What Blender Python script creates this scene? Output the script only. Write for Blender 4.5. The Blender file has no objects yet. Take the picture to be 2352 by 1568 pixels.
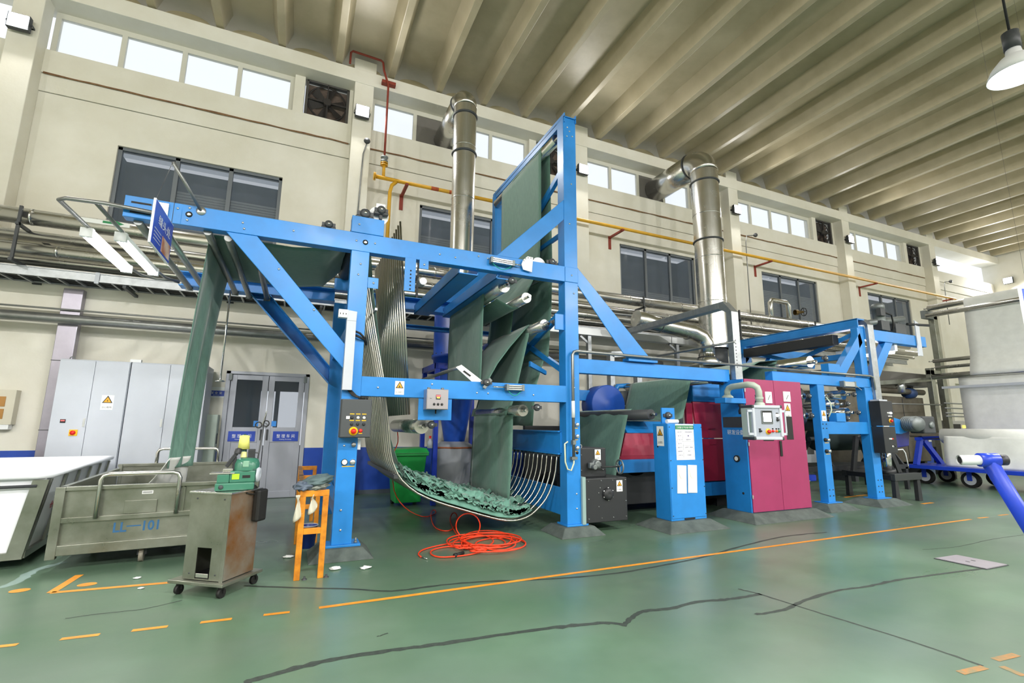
import bpy, bmesh, math, random
from mathutils import Vector, Matrix, noise

random.seed(7)
sc = bpy.context.scene
C = sc.collection

# ------------------------------------------------------------------ camera
W_PX, H_PX, F_PX, CAM_H = 2352.0, 1568.0, 1096.57, 1.5
YAW, PITCH, ROLL = [math.radians(a) for a in (24.0316, 9.9813, 0.501)]
_f = Vector((math.sin(YAW) * math.cos(PITCH), math.cos(YAW) * math.cos(PITCH), math.sin(PITCH)))
_r0 = Vector((math.cos(YAW), -math.sin(YAW), 0))
_u0 = _r0.cross(_f)
_r = _r0 * math.cos(ROLL) + _u0 * math.sin(ROLL)
_u = -_r0 * math.sin(ROLL) + _u0 * math.cos(ROLL)
CAM = Vector((0, 0, CAM_H))
cam_data = bpy.data.cameras.new('camera')
cam = bpy.data.objects.new('camera', cam_data)
C.objects.link(cam)
cam_data.sensor_width = 36.0
cam_data.lens = 36.0 * F_PX / W_PX
cam_data.clip_end = 300
cam.matrix_world = Matrix(((_r.x, _u.x, -_f.x, CAM.x), (_r.y, _u.y, -_f.y, CAM.y), (_r.z, _u.z, -_f.z, CAM.z), (0, 0, 0, 1)))
sc.camera = cam


def ray(px, py):
    return _r * ((px - W_PX / 2) / F_PX) + _u * ((H_PX / 2 - py) / F_PX) + _f


def P(px, py, Y):           # point of a photo pixel on the upright plane y = Y
    d = ray(px, py)
    return CAM + d * (Y / d.y)


def PX(px, py, X):          # ... on the upright plane x = X
    d = ray(px, py)
    return CAM + d * (X / d.x)


def G(px, py, z=0.0):       # ... on the level plane z
    d = ray(px, py)
    return CAM + d * ((z - CAM_H) / d.z)


# ------------------------------------------------------------------ light
sc.view_settings.view_transform = 'Standard'
sc.view_settings.look = 'None'
sc.view_settings.gamma = 1.0
sc.view_settings.use_curve_mapping = False
sc.view_settings.exposure = 0.4

world = bpy.data.worlds.new('overcast_sky')
sc.world = world
world.use_nodes = True
bg = world.node_tree.nodes['Background']
bg.inputs['Color'].default_value = (0.86, 0.92, 1.0, 1)
bg.inputs['Strength'].default_value = 0.9

LAMP_W = 160.0      # each pendant high-bay lamp
FLOOD_W = 90.0      # each floodlight on a column


def area_light(name, loc, direction, size, watt, color=(1, 0.98, 0.95), spread=180):
    ld = bpy.data.lights.new(name, 'AREA')
    ld.shape = 'DISK'
    ld.size = size
    ld.energy = watt
    ld.color = color
    ld.spread = math.radians(spread)
    lo = bpy.data.objects.new(name, ld)
    C.objects.link(lo)
    lo.location = loc
    lo.rotation_euler = Vector(direction).to_track_quat('-Z', 'Y').to_euler()
    return lo


# ------------------------------------------------------------------ materials
def hexc(s):
    v = [int(s[i:i + 2], 16) / 255 for i in (0, 2, 4)]
    return tuple(c / 12.92 if c <= 0.04045 else ((c + 0.055) / 1.055) ** 2.4 for c in v)


MATS = {}


def mat(name, col, rough=0.5, metal=0.0, var=0.0, scale=3.0, bump=0.0, bscale=60.0, emit=0.0, col2=None, alpha=1.0,
        trans=0.0, stretch=None, sheen=0.0, rvar=0.0, coat=0.0, thin=0.0):
    if name in MATS:
        return MATS[name]
    m = bpy.data.materials.new(name)
    m.use_nodes = True
    nt = m.node_tree
    b = nt.nodes['Principled BSDF']
    c = hexc(col) if isinstance(col, str) else col
    b.inputs['Base Color'].default_value = (*c, 1)
    b.inputs['Roughness'].default_value = rough
    b.inputs['Metallic'].default_value = metal
    b.inputs['Alpha'].default_value = alpha
    b.inputs['Transmission Weight'].default_value = trans
    if sheen:
        b.inputs['Sheen Weight'].default_value = sheen
        b.inputs['Sheen Roughness'].default_value = 0.4
    if coat:
        b.inputs['Coat Weight'].default_value = coat
        b.inputs['Coat Roughness'].default_value = 0.15
    if emit:
        b.inputs['Emission Color'].default_value = (*c, 1)
        b.inputs['Emission Strength'].default_value = emit
    if var or col2 or bump or rvar:
        tc = nt.nodes.new('ShaderNodeTexCoord')
        mp = nt.nodes.new('ShaderNodeMapping')
        nt.links.new(tc.outputs['Object'], mp.inputs['Vector'])
        if stretch:
            mp.inputs['Scale'].default_value = stretch
        n = nt.nodes.new('ShaderNodeTexNoise')
        n.inputs['Scale'].default_value = scale
        n.inputs['Detail'].default_value = 6
        n.inputs['Roughness'].default_value = 0.6
        nt.links.new(mp.outputs[0], n.inputs['Vector'])
        if var or col2:
            r = nt.nodes.new('ShaderNodeValToRGB')
            c2 = (hexc(col2) if isinstance(col2, str) else col2) if col2 else tuple(x * (1 - var) for x in c)
            c1 = c if col2 else tuple(min(1, x * (1 + var)) for x in c)
            r.color_ramp.elements[0].position = 0.35
            r.color_ramp.elements[1].position = 0.65
            r.color_ramp.elements[0].color = (*c2, 1)
            r.color_ramp.elements[1].color = (*c1, 1)
            nt.links.new(n.outputs['Fac'], r.inputs[0])
            nt.links.new(r.outputs[0], b.inputs['Base Color'])
        if rvar:
            mr = nt.nodes.new('ShaderNodeMapRange')
            mr.inputs['From Min'].default_value = 0.3
            mr.inputs['From Max'].default_value = 0.7
            mr.inputs['To Min'].default_value = max(0.02, rough - rvar)
            mr.inputs['To Max'].default_value = min(1, rough + rvar)
            nt.links.new(n.outputs['Fac'], mr.inputs['Value'])
            nt.links.new(mr.outputs[0], b.inputs['Roughness'])
        if bump:
            n2 = nt.nodes.new('ShaderNodeTexNoise')
            n2.inputs['Scale'].default_value = bscale
            n2.inputs['Detail'].default_value = 3
            nt.links.new(mp.outputs[0], n2.inputs['Vector'])
            bp = nt.nodes.new('ShaderNodeBump')
            bp.inputs['Strength'].default_value = bump
            bp.inputs['Distance'].default_value = 0.02
            nt.links.new(n2.outputs['Fac'], bp.inputs['Height'])
            nt.links.new(bp.outputs[0], b.inputs['Normal'])
    MATS[name] = m
    return m


M_blue = mat('blue_paint', '2382d0', 0.38, var=0.10, scale=2.0, rvar=0.06)
M_dblue = mat('deep_blue_paint', '1c3fc0', 0.35, var=0.08, scale=3)
M_ss = mat('stainless', 'd2d1cd', 0.26, 1.0, var=0.025, scale=2.5, rvar=0.03)
M_sspol = mat('polished_steel', 'd6d6d6', 0.12, 1.0)
M_ssb = mat('brushed_steel_sheet', '9fa198', 0.34, 0.88, col2='878a7e', scale=3.0, rvar=0.08)
M_galv = mat('galvanized_steel', 'a9adb0', 0.45, 0.85, var=0.12, scale=9)
M_gpipe = mat('grey_pipe', '8d8f8e', 0.4, 0.8, var=0.1, scale=5)
M_alu = mat('aluminium', 'd0d2d4', 0.3, 0.9)
M_black = mat('black_paint', '26282b', 0.5, bump=0.05, bscale=200)
M_rubber = mat('black_rubber', '151515', 0.6)
M_dark = mat('dark_grey_panel', '3c3f42', 0.5)
M_cast = mat('cast_grey', '7d8383', 0.5, 0.6, var=0.1)
M_white = mat('white_enamel', 'e6e8ea', 0.4)
M_cream = mat('cream_plaster', 'e8e5da', 0.7, col2='ddd9ca', scale=0.8, bump=0.06, bscale=25)
M_ceil = mat('ceiling_paint', 'bdb296', 0.45, col2='a69b7e', scale=0.7, bump=0.03, bscale=20)
M_dado = mat('blue_dado', '1c46a8', 0.4, var=0.08)
M_fab = mat('green_cloth', '6e9284', 0.7, col2='5d8174', scale=14, stretch=(1, 6, 0.6), bump=0.05, bscale=250, sheen=0.35)
M_fabp = mat('crumpled_green_cloth', '6c9c8c', 0.7, col2='588676', scale=8, bump=0.08, bscale=60, sheen=0.3)
M_wfab = mat('white_cloth', 'e9ebe8', 0.8, var=0.04, scale=5, sheen=0.2)
M_pink = mat('magenta_paint', '9a315e', 0.4, var=0.05, scale=3, bump=0.04, bscale=160)
M_red = mat('crimson_cover', '9c2642', 0.4, var=0.06)
M_orange = mat('orange_paint', 'e0921e', 0.5, col2='b36a12', scale=9, rvar=0.1)
M_conc = mat('painted_concrete', '58625e', 0.8, col2='454e4b', scale=6, bump=0.2, bscale=40)
M_lineo = mat('orange_floor_paint', 'e8992a', 0.5, col2='cf8420', scale=8)
M_crack = mat('dark_repair_seam', '2a312c', 0.6, col2='3a443c', scale=30)
M_green = mat('green_plastic', '1c9a46', 0.4)
M_yellow = mat('yellow_paint', 'd9a426', 0.45, var=0.06)
M_redox = mat('red_oxide_paint', '8a3626', 0.6, var=0.1, scale=8)
M_hose = mat('orange_red_hose', 'e8401c', 0.4)
M_lgrey = mat('light_grey_enamel', 'bcc1ca', 0.45, var=0.02)
M_hmi = mat('pale_green_grey_enamel', 'b4c2b6', 0.45)
M_glass = mat('dark_window_glass', '3c4654', 0.06, 0.0, var=0.12, scale=0.6)
M_frame = mat('grey_window_frame', '6f757b', 0.45, 0.3)
M_wframe = mat('white_window_frame', 'd2d0c4', 0.5)
M_doorg = mat('door_grey', 'a7aab4', 0.4, 0.25)
M_signw = mat('sign_white', 'eef0ee', 0.5)
M_signy = mat('sign_amber', 'e2a21a', 0.5)
M_ink = mat('ink_black', '141414', 0.6)
M_bsign = mat('sign_blue', '2447b4', 0.4)
M_btn_r = mat('button_red', 'd8201a', 0.4)
M_btn_y = mat('button_yellow', 'f0b818', 0.4)
M_btn_g = mat('button_green', '128a4a', 0.4)
M_btn_w = mat('button_white', 'e9ece9', 0.4)
M_emitw = mat('lamp_white', (1.0, 1.0, 1.0), 0.5, emit=40)
M_emits = mat('screen_white', (0.85, 0.92, 1.0), 0.3, emit=1.6)
M_emitr = mat('digit_red', (1.0, 0.05, 0.05), 0.3, emit=4)
M_emity = mat('digit_yellow', (1.0, 0.75, 0.05), 0.3, emit=3)


# ------------------------------------------------------------------ mesh helpers
ORIG = {}


def origin_of(o):
    return ORIG.get(o.name, Vector((0, 0, 0)))


class MB:
    """collects shapes in world coordinates; build() links them as one mesh object"""

    def __init__(self):
        self.v, self.f, self.s = [], [], []

    def add(self, vs, fs, smooth=False):
        n = len(self.v)
        self.v += [Vector(p) for p in vs]
        self.f += [[i + n for i in f] for f in fs]
        self.s += [smooth] * len(fs)
        return self

    def box(self, a, b):
        x0, x1 = sorted((a[0], b[0])); y0, y1 = sorted((a[1], b[1])); z0, z1 = sorted((a[2], b[2]))
        vs = [(x, y, z) for z in (z0, z1) for y in (y0, y1) for x in (x0, x1)]
        return self.add(vs, [(0, 2, 3, 1), (4, 5, 7, 6), (0, 1, 5, 4), (2, 6, 7, 3), (0, 4, 6, 2), (1, 3, 7, 5)])

    def hexa(self, b, t):            # 4 bottom corners, 4 top corners (same order, ccw from above)
        return self.add(list(b) + list(t), [(3, 2, 1, 0), (4, 5, 6, 7), (0, 1, 5, 4), (1, 2, 6, 5), (2, 3, 7, 6), (3, 0, 4, 7)])

    def obox(self, c, size, rot):    # oriented box, rot = Matrix 3x3
        hx, hy, hz = [s / 2 for s in size]
        vs = [Vector(c) + rot @ Vector((x, y, z)) for z in (-hz, hz) for y in (-hy, hy) for x in (-hx, hx)]
        return self.add(vs, [(0, 2, 3, 1), (4, 5, 7, 6), (0, 1, 5, 4), (2, 6, 7, 3), (0, 4, 6, 2), (1, 3, 7, 5)])

    def bar(self, p, q, w, h, up=(0, 0, 1)):     # square bar from p to q
        p, q = Vector(p), Vector(q)
        d = (q - p).normalized()
        up = Vector(up)
        if abs(d.dot(up)) > 0.98:
            up = Vector((0, 1, 0))
        s = d.cross(up).normalized()
        t = s.cross(d)
        R = Matrix((d, s, t)).transposed()
        return self.obox((p + q) / 2, ((q - p).length, w, h), R)

    def poly_y(self, pts, y0, y1):   # outline of (x, z) points extruded along y
        n = len(pts)
        A = sum(pts[i][0] * pts[(i + 1) % n][1] - pts[(i + 1) % n][0] * pts[i][1] for i in range(n))
        if A < 0:
            pts = list(pts)[::-1]
        vs = [(x, y0, z) for x, z in pts] + [(x, y1, z) for x, z in pts]
        fs = [list(range(n)), list(range(2 * n - 1, n - 1, -1))]
        fs += [(i, i + n, (i + 1) % n + n, (i + 1) % n) for i in range(n)]
        return self.add(vs, fs)

    def poly_x(self, pts, x0, x1):   # outline of (y, z) points extruded along x
        n = len(pts)
        A = sum(pts[i][0] * pts[(i + 1) % n][1] - pts[(i + 1) % n][0] * pts[i][1] for i in range(n))
        if A > 0:
            pts = list(pts)[::-1]
        vs = [(x0, y, z) for y, z in pts] + [(x1, y, z) for y, z in pts]
        fs = [list(range(n)), list(range(2 * n - 1, n - 1, -1))]
        fs += [(i, i + n, (i + 1) % n + n, (i + 1) % n) for i in range(n)]
        return self.add(vs, fs)

    def poly_z(self, pts, z0, z1):
        n = len(pts)
        A = sum(pts[i][0] * pts[(i + 1) % n][1] - pts[(i + 1) % n][0] * pts[i][1] for i in range(n))
        if A < 0:
            pts = list(pts)[::-1]
        vs = [(x, y, z0) for x, y in pts] + [(x, y, z1) for x, y in pts]
        fs = [list(range(n - 1, -1, -1)), list(range(n, 2 * n))]
        fs += [(i, (i + 1) % n, (i + 1) % n + n, i + n) for i in range(n)]
        return self.add(vs, fs)

    def tube(self, pts, r, n=12, cap=True, closed=False):
        pts = [Vector(p) for p in pts]
        k = len(pts)
        rs = r if isinstance(r, (list, tuple)) else [r] * k
        dirs = []
        for i in range(k):
            if closed:
                d = pts[(i + 1) % k] - pts[i - 1]
            else:
                d = pts[min(i + 1, k - 1)] - pts[max(i - 1, 0)]
            dirs.append(d.normalized() if d.length > 1e-9 else Vector((0, 0, 1)))
        ref = Vector((0, 0, 1)) if abs(dirs[0].z) < 0.9 else Vector((1, 0, 0))
        s = dirs[0].cross(ref).normalized()
        vs = []
        for i in range(k):
            s = (s - dirs[i] * s.dot(dirs[i]))
            s = s.normalized() if s.length > 1e-6 else dirs[i].orthogonal().normalized()
            t = dirs[i].cross(s)
            for j in range(n):
                a = 2 * math.pi * j / n
                vs.append(pts[i] + (s * math.cos(a) + t * math.sin(a)) * rs[i])
        fs = []
        m = k if closed else k - 1
        for i in range(m):
            for j in range(n):
                a, b = i * n + j, i * n + (j + 1) % n
                c, d = ((i + 1) % k) * n + (j + 1) % n, ((i + 1) % k) * n + j
                fs.append((a, b, c, d))
        self.add(vs, fs, True)
        if cap and not closed:
            base = len(self.v) - len(vs)
            self.f.append([base + j for j in range(n - 1, -1, -1)]); self.s.append(False)
            self.f.append([base + (k - 1) * n + j for j in range(n)]); self.s.append(False)
        return self

    def cyl(self, p, q, r, n=20, r2=None, cap=True):
        return self.tube([p, q], [r, r if r2 is None else r2], n, cap)

    def lathe(self, prof, c, axis=(0, 0, 1), n=24):   # (radius, height) profile about an axis through c
        ax = Vector(axis).normalized()
        s = ax.orthogonal().normalized()
        t = ax.cross(s)
        vs = []
        for r, h in prof:
            for j in range(n):
                a = 2 * math.pi * j / n
                vs.append(Vector(c) + ax * h + (s * math.cos(a) + t * math.sin(a)) * max(r, 1e-4))
        fs = []
        for i in range(len(prof) - 1):
            for j in range(n):
                fs.append((i * n + j, i * n + (j + 1) % n, (i + 1) * n + (j + 1) % n, (i + 1) * n + j))
        return self.add(vs, fs, True)

    def torus(self, c, axis, R, r, n=28, m=8):
        ax = Vector(axis).normalized()
        s = ax.orthogonal().normalized()
        t = ax.cross(s)
        pts = [Vector(c) + (s * math.cos(2 * math.pi * j / n) + t * math.sin(2 * math.pi * j / n)) * R for j in range(n)]
        return self.tube(pts, r, m, closed=True)

    def grid(self, fn, nu, nv, smooth=True):
        vs = [fn(i / nu, j / nv) for i in range(nu + 1) for j in range(nv + 1)]
        fs = [(i * (nv + 1) + j, (i + 1) * (nv + 1) + j, (i + 1) * (nv + 1) + j + 1, i * (nv + 1) + j + 1)
              for i in range(nu) for j in range(nv)]
        return self.add(vs, fs, smooth)

    def xf(self, M):                 # move everything collected so far
        self.v = [M @ p for p in self.v]
        return self

    def build(self, name, m, parent=None, bevel=0.0, solid=0.0, subsurf=0, at=None):
        me = bpy.data.meshes.new(name)
        org = Vector(at) if at is not None else (origin_of(parent) if parent else Vector((0, 0, 0)))
        me.from_pydata([p - org for p in self.v], [], self.f)
        me.polygons.foreach_set('use_smooth', self.s)
        me.materials.append(m)
        me.update()
        o = bpy.data.objects.new(name, me)
        C.objects.link(o)
        ORIG[o.name] = org
        if parent:
            o.parent = parent
            o.location = org - origin_of(parent)
        else:
            o.location = org
        if solid:
            md = o.modifiers.new('thickness', 'SOLIDIFY'); md.thickness = solid; md.offset = 0
        if bevel:
            md = o.modifiers.new('edges', 'BEVEL'); md.width = bevel; md.segments = 2; md.limit_method = 'ANGLE'
        if subsurf:
            md = o.modifiers.new('smooth', 'SUBSURF'); md.levels = subsurf; md.render_levels = subsurf
        return o


def thing(name, label, cat, at=(0, 0, 0), group=None):
    o = bpy.data.objects.new(name, None)
    o.empty_display_size = 0.1
    C.objects.link(o)
    o.location = at
    ORIG[o.name] = Vector(at)
    o['label'] = label
    o['category'] = cat
    if group:
        o['group'] = group
    return o


def tag(o, label, cat, group=None):
    o['label'] = label
    o['category'] = cat
    if group:
        o['group'] = group
    return o


def struct(o, label=None):
    o['kind'] = 'structure'
    if label:
        o['label'] = label
    return o


def dup(root, offset, label=None, group=None):
    r = root.copy()
    C.objects.link(r)
    r.location = root.location + Vector(offset)
    ORIG[r.name] = origin_of(root) + Vector(offset)
    if label:
        r['label'] = label
    if group:
        r['group'] = group
    for ch in list(root.children):
        c = ch.copy(); C.objects.link(c); c.parent = r
        for g in list(ch.children):
            d = g.copy(); C.objects.link(d); d.parent = c
    return r


def instance(o, offset):            # another part with the same mesh
    c = o.copy(); C.objects.link(c)
    c.location = o.location + Vector(offset)
    return c


TEXT_CACHE = {}


def text(name, body, c, h, m, parent, normal=(0, -1, 0), right=(1, 0, 0), width=None, spacing=1.0, bold=0.0):
    """flat lettering, centred on c, letter height h"""
    key = (body, spacing, bold)
    if key not in TEXT_CACHE:
        cu = bpy.data.curves.new('lettering', 'FONT')
        cu.body = body
        cu.size = 1.0
        cu.align_x = 'CENTER'
        cu.align_y = 'CENTER'
        cu.space_character = spacing
        cu.resolution_u = 3
        cu.offset = bold
        to = bpy.data.objects.new('lettering', cu)
        C.objects.link(to)
        bpy.context.view_layer.update()
        dg = bpy.context.evaluated_depsgraph_get()
        me = bpy.data.meshes.new_from_object(to.evaluated_get(dg))
        bpy.data.objects.remove(to)
        vs = [v.co.copy() for v in me.vertices]
        fs = [list(p.vertices) for p in me.polygons]
        bpy.data.meshes.remove(me)
        if vs:
            x0 = min(v.x for v in vs); x1 = max(v.x for v in vs); y0 = min(v.y for v in vs); y1 = max(v.y for v in vs)
            vs = [((v.x - (x0 + x1) / 2), (v.y - (y0 + y1) / 2)) for v in vs]
            TEXT_CACHE[key] = (vs, fs, x1 - x0, y1 - y0)
        else:
            TEXT_CACHE[key] = ([], [], 1, 1)
    vs, fs, w, hh = TEXT_CACHE[key]
    if not vs:
        return None
    N = Vector(normal).normalized(); Rt = Vector(right).normalized(); U = N.cross(Rt)
    ky = h / hh
    kx = width / w if width else ky
    mb = MB()
    mb.add([Vector(c) + Rt * (x * kx) + U * (y * ky) for x, y in vs], fs)
    return mb.build(name, m, parent)


def warning_sign(parent, c, w, h, normal=(0, -1, 0), right=(1, 0, 0), kind='hand', body=None):
    """white sticker with an amber warning triangle and a line of lettering"""
    N = Vector(normal).normalized(); Rt = Vector(right).normalized(); U = N.cross(Rt)
    c = Vector(c)
    R = Matrix((Rt, -N, U)).transposed()
    s = MB().obox(c, (w, 0.003, h), R).build('warning_sticker', M_signw, parent)
    if parent is None or parent.parent:      # keep to three levels
        par = parent
    else:
        par = s

    def tri(r, off, nm, m):
        mb = MB()
        cc = c + U * (h * 0.14) + N * off
        pts = [cc + (Rt * math.cos(a) + U * math.sin(a)) * r for a in (math.radians(90), math.radians(210), math.radians(330))]
        mb.add(pts, [(0, 1, 2)])
        return mb.build(nm, m, par)
    tri(w * 0.50, 0.0022, 'triangle_border', M_ink)
    tri(w * 0.36, 0.0030, 'triangle', M_signy)
    mb = MB()
    cc = c + U * (h * 0.12) + N * 0.0038
    k = w * 0.1
    if kind == 'bolt':
        pts = [(0.3, 1.6), (-0.7, -0.1), (-0.05, -0.1), (-0.3, -1.4), (0.7, 0.35), (0.05, 0.35)]
    else:
        pts = [(-1.1, -1.2), (0.2, -1.2), (0.9, -0.4), (0.5, 0.1), (0.1, -0.2), (-0.2, 0.9), (-0.5, 1.3), (-0.6, 0.2)]
    mb.add([cc + Rt * x * k + U * y * k for x, y in pts], [list(range(len(pts)))])
    mb.build('pictogram', M_ink, par)
    if body is None:
        body = '当心触电' if kind == 'bolt' else '当心机械伤人'
    text('lettering', body, c - U * (h * 0.32) + N * 0.0022, h * 0.13, M_ink, par, normal, right, width=w * 0.8)
    return s


def bolts(parent, pts, normal=(0, -1, 0), r=0.016, m=None, name='bolt'):
    N = Vector(normal)
    first = None
    for p in pts:
        p = Vector(p)
        if first is None:
            o = MB().lathe([(r, 0), (r, 0.006), (r * 0.6, 0.012), (0, 0.013)], p, N, 8).build(name, m or M_alu, parent)
            first = (o, p)
        else:
            c = instance(first[0], p - first[1])
            c.parent = parent


def bearing(parent, c, normal=(0, -1, 0), r=0.06, flange=True):
    """flange bearing: round housing, two ears and a shaft end"""
    c = Vector(c); N = Vector(normal).normalized()
    s = N.cross(Vector((0, 0, 1)))
    s = s.normalized() if s.length > 0.1 else Vector((1, 0, 0))
    mb = MB()
    mb.lathe([(r, 0), (r, 0.03), (r * 0.8, 0.045), (r * 0.45, 0.05), (0, 0.05)], c, N, 18)
    if flange:
        mb.obox(c + N * 0.008, (r * 3.2, 0.016, r * 0.9), Matrix((s, N, s.cross(N))).transposed())
    o = mb.build('bearing', M_dark, parent)
    MB().lathe([(r * 0.3, 0.03), (r * 0.3, 0.065), (0, 0.065)], c, N, 12).build('shaft_end', M_ss, o)
    return o


def roller(parent, p, q, r, m=None, name='roller', ends=True):
    p, q = Vector(p), Vector(q)
    d = (q - p).normalized()
    o = MB().cyl(p, q, r, 28).build(name, m or M_ss, parent)
    if ends:
        MB().cyl(p - d * 0.12, p + d * 0.01, r * 0.3, 12).cyl(q - d * 0.01, q + d * 0.12, r * 0.3, 12).build('shaft', M_ss, o)
    return o

# ================================================================== the hall
YW, YC = 11.2, 10.85            # wall face, column face
COLS = [0.89 + 6.1 * k for k in range(-2, 5)]
X0, X1, YF = -13.0, 31.2, -10.0
SILL, HEAD, RING, RIBZ, SLAB = 8.62, 9.5, 9.57, 9.95, 10.36


def floor_material():
    m = bpy.data.materials.new('green_epoxy_floor')
    m.use_nodes = True
    nt = m.node_tree
    b = nt.nodes['Principled BSDF']
    tc = nt.nodes.new('ShaderNodeTexCoord')

    def nz(scale, detail, rough=0.6, st=None):
        n = nt.nodes.new('ShaderNodeTexNoise')
        n.inputs['Scale'].default_value = scale
        n.inputs['Detail'].default_value = detail
        n.inputs['Roughness'].default_value = rough
        mp = nt.nodes.new('ShaderNodeMapping')
        if st:
            mp.inputs['Scale'].default_value = st
        nt.links.new(tc.outputs['Object'], mp.inputs['Vector'])
        nt.links.new(mp.outputs[0], n.inputs['Vector'])
        return n
    a = nz(0.35, 5)
    r = nt.nodes.new('ShaderNodeValToRGB')
    cr = r.color_ramp
    cr.elements[0].position = 0.36; cr.elements[0].color = (*hexc('486650'), 1)
    cr.elements[1].position = 0.62; cr.elements[1].color = (*hexc('648069'), 1)
    e = cr.elements.new(0.5); e.color = (*hexc('557259'), 1)
    nt.links.new(a.outputs['Fac'], r.inputs[0])
    d = nz(0.8, 4, 0.5, (0.5, 1.2, 1))
    r2 = nt.nodes.new('ShaderNodeValToRGB')
    r2.color_ramp.elements[0].position = 0.35; r2.color_ramp.elements[0].color = (0, 0, 0, 1)
    r2.color_ramp.elements[1].position = 0.85; r2.color_ramp.elements[1].color = (0.8, 0.8, 0.8, 1)
    nt.links.new(d.outputs['Fac'], r2.inputs[0])
    mx = nt.nodes.new('ShaderNodeMixRGB')
    mx.inputs['Color2'].default_value = (*hexc('667069'), 1)
    nt.links.new(r2.outputs[0], mx.inputs['Fac'])
    nt.links.new(r.outputs[0], mx.inputs['Color1'])
    nt.links.new(mx.outputs[0], b.inputs['Base Color'])
    s = nz(0.9, 3, 0.5, (0.4, 1.3, 1))
    mr = nt.nodes.new('ShaderNodeMapRange')
    mr.inputs['From Min'].default_value = 0.3; mr.inputs['From Max'].default_value = 0.7
    mr.inputs['To Min'].default_value = 0.27; mr.inputs['To Max'].default_value = 0.36
    nt.links.new(s.outputs['Fac'], mr.inputs['Value'])
    nt.links.new(mr.outputs[0], b.inputs['Roughness'])
    w = nz(6, 3)
    bp = nt.nodes.new('ShaderNodeBump')
    bp.inputs['Strength'].default_value = 0.02
    bp.inputs['Distance'].default_value = 0.03
    nt.links.new(w.outputs['Fac'], bp.inputs['Height'])
    nt.links.new(bp.outputs[0], b.inputs['Normal'])
    return m


floor = struct(MB().box((X0, YF, -0.2), (X1, YW + 0.4, 0)).build('floor', floor_material()), 'green epoxy workshop floor with worn patches and seams')

# --- back wall with its window and door openings: cut into plain blocks around the openings
DOOR = (-1.30, 0.16, 2.52)
WINS = [(c + 1.54, c + 4.52) for c in COLS[:-1]]
WZ0, WZ1 = 5.30, 6.95
wb = MB()
T = 0.3
xs = sorted(WINS)
# below the windows
wb.box((X0, YW, 1.0), (DOOR[0], YW + T, WZ0)); wb.box((DOOR[1], YW, 1.0), (X1, YW + T, WZ0))
wb.box((DOOR[0], YW, DOOR[2]), (DOOR[1], YW + T, WZ0))
# between the windows
px0 = X0
for a, b_ in xs:
    wb.box((px0, YW, WZ0), (a, YW + T, WZ1)); px0 = b_
wb.box((px0, YW, WZ0), (X1, YW + T, WZ1))
wb.box((X0, YW, WZ1), (X1, YW + T, 7.74))
wall_back = struct(wb.build('wall_back', M_cream), 'cream plastered long wall behind the machine')
# courses of the upper wall, each a little proud of the next
struct(MB().box((X0, YW - 0.025, 7.75), (X1, YW + T, 8.11)).build('wall_course', M_cream, wall_back))
struct(MB().box((X0, YW - 0.05, 8.12), (X1, YW + T, SILL)).build('wall_course', M_cream, wall_back))
M_stain = mat('brown_crack_stain', '6b4a30', 0.8, col2='8a6a48', scale=12)
for bay in range(1, 6):
    ca, cb = COLS[bay] + 0.25, COLS[bay + 1] - 0.25 if bay + 1 < len(COLS) else X1
    mb = MB()
    n = 40
    for i in range(n):
        xa, xb = ca + (cb - ca) * i / n, ca + (cb - ca) * (i + 1) / n
        za = 8.115 + 0.02 * noise.noise(Vector((xa * 2.3, bay, 0))); zb = 8.115 + 0.02 * noise.noise(Vector((xb * 2.3, bay, 0)))
        ta = 0.012 + 0.012 * (noise.noise(Vector((xa * 1.7, 5, bay))) + 0.5); tb = 0.012 + 0.012 * (noise.noise(Vector((xb * 1.7, 5, bay))) + 0.5)
        mb.add([(xa, YW - 0.052, za - ta), (xb, YW - 0.052, zb - tb), (xb, YW - 0.052, zb + tb), (xa, YW - 0.052, za + ta)], [(0, 1, 2, 3)])
    struct(mb.build('wall_crack', M_stain, wall_back))
struct(MB().box((X0, YW, 0), (DOOR[0], YW + T, 1.0)).build('wall_dado', M_dado, wall_back))
struct(MB().box((DOOR[1], YW, 0), (X1, YW + T, 1.0)).build('wall_dado', M_dado, wall_back))
# beam across the wall at the height of the cable tray
struct(MB().box((X0, YW - 0.22, 3.45), (X1, YW, 3.95)).build('trim_1', M_cream), 'cream concrete beam running along the lower wall')
struct(MB().box((X0, YW - 0.004, 0), (DOOR[0], YW, 0.09)).box((DOOR[1], YW - 0.004, 0), (X1, YW, 0.09)).build('baseboard_back', mat('grey_base', '4c5660', 0.6)))

# --- columns and head beam
for i, cx in enumerate(COLS):
    mb = MB().box((cx - 0.22, YC, 0), (cx + 0.22, YW, RING + 0.02))
    mb.box((cx - 0.26, YC + 0.02, RIBZ - 0.03), (cx + 0.26, YC + 0.3, RIBZ + 0.28))
    struct(mb.build('column', M_cream, wall_back, bevel=0.012))
struct(MB().box((X0, YC - 0.02, RING), (X1, YW + T, RIBZ - 0.03)).build('trim_2', M_cream, bevel=0.01), 'cream ring beam under the roof slabs')

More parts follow.
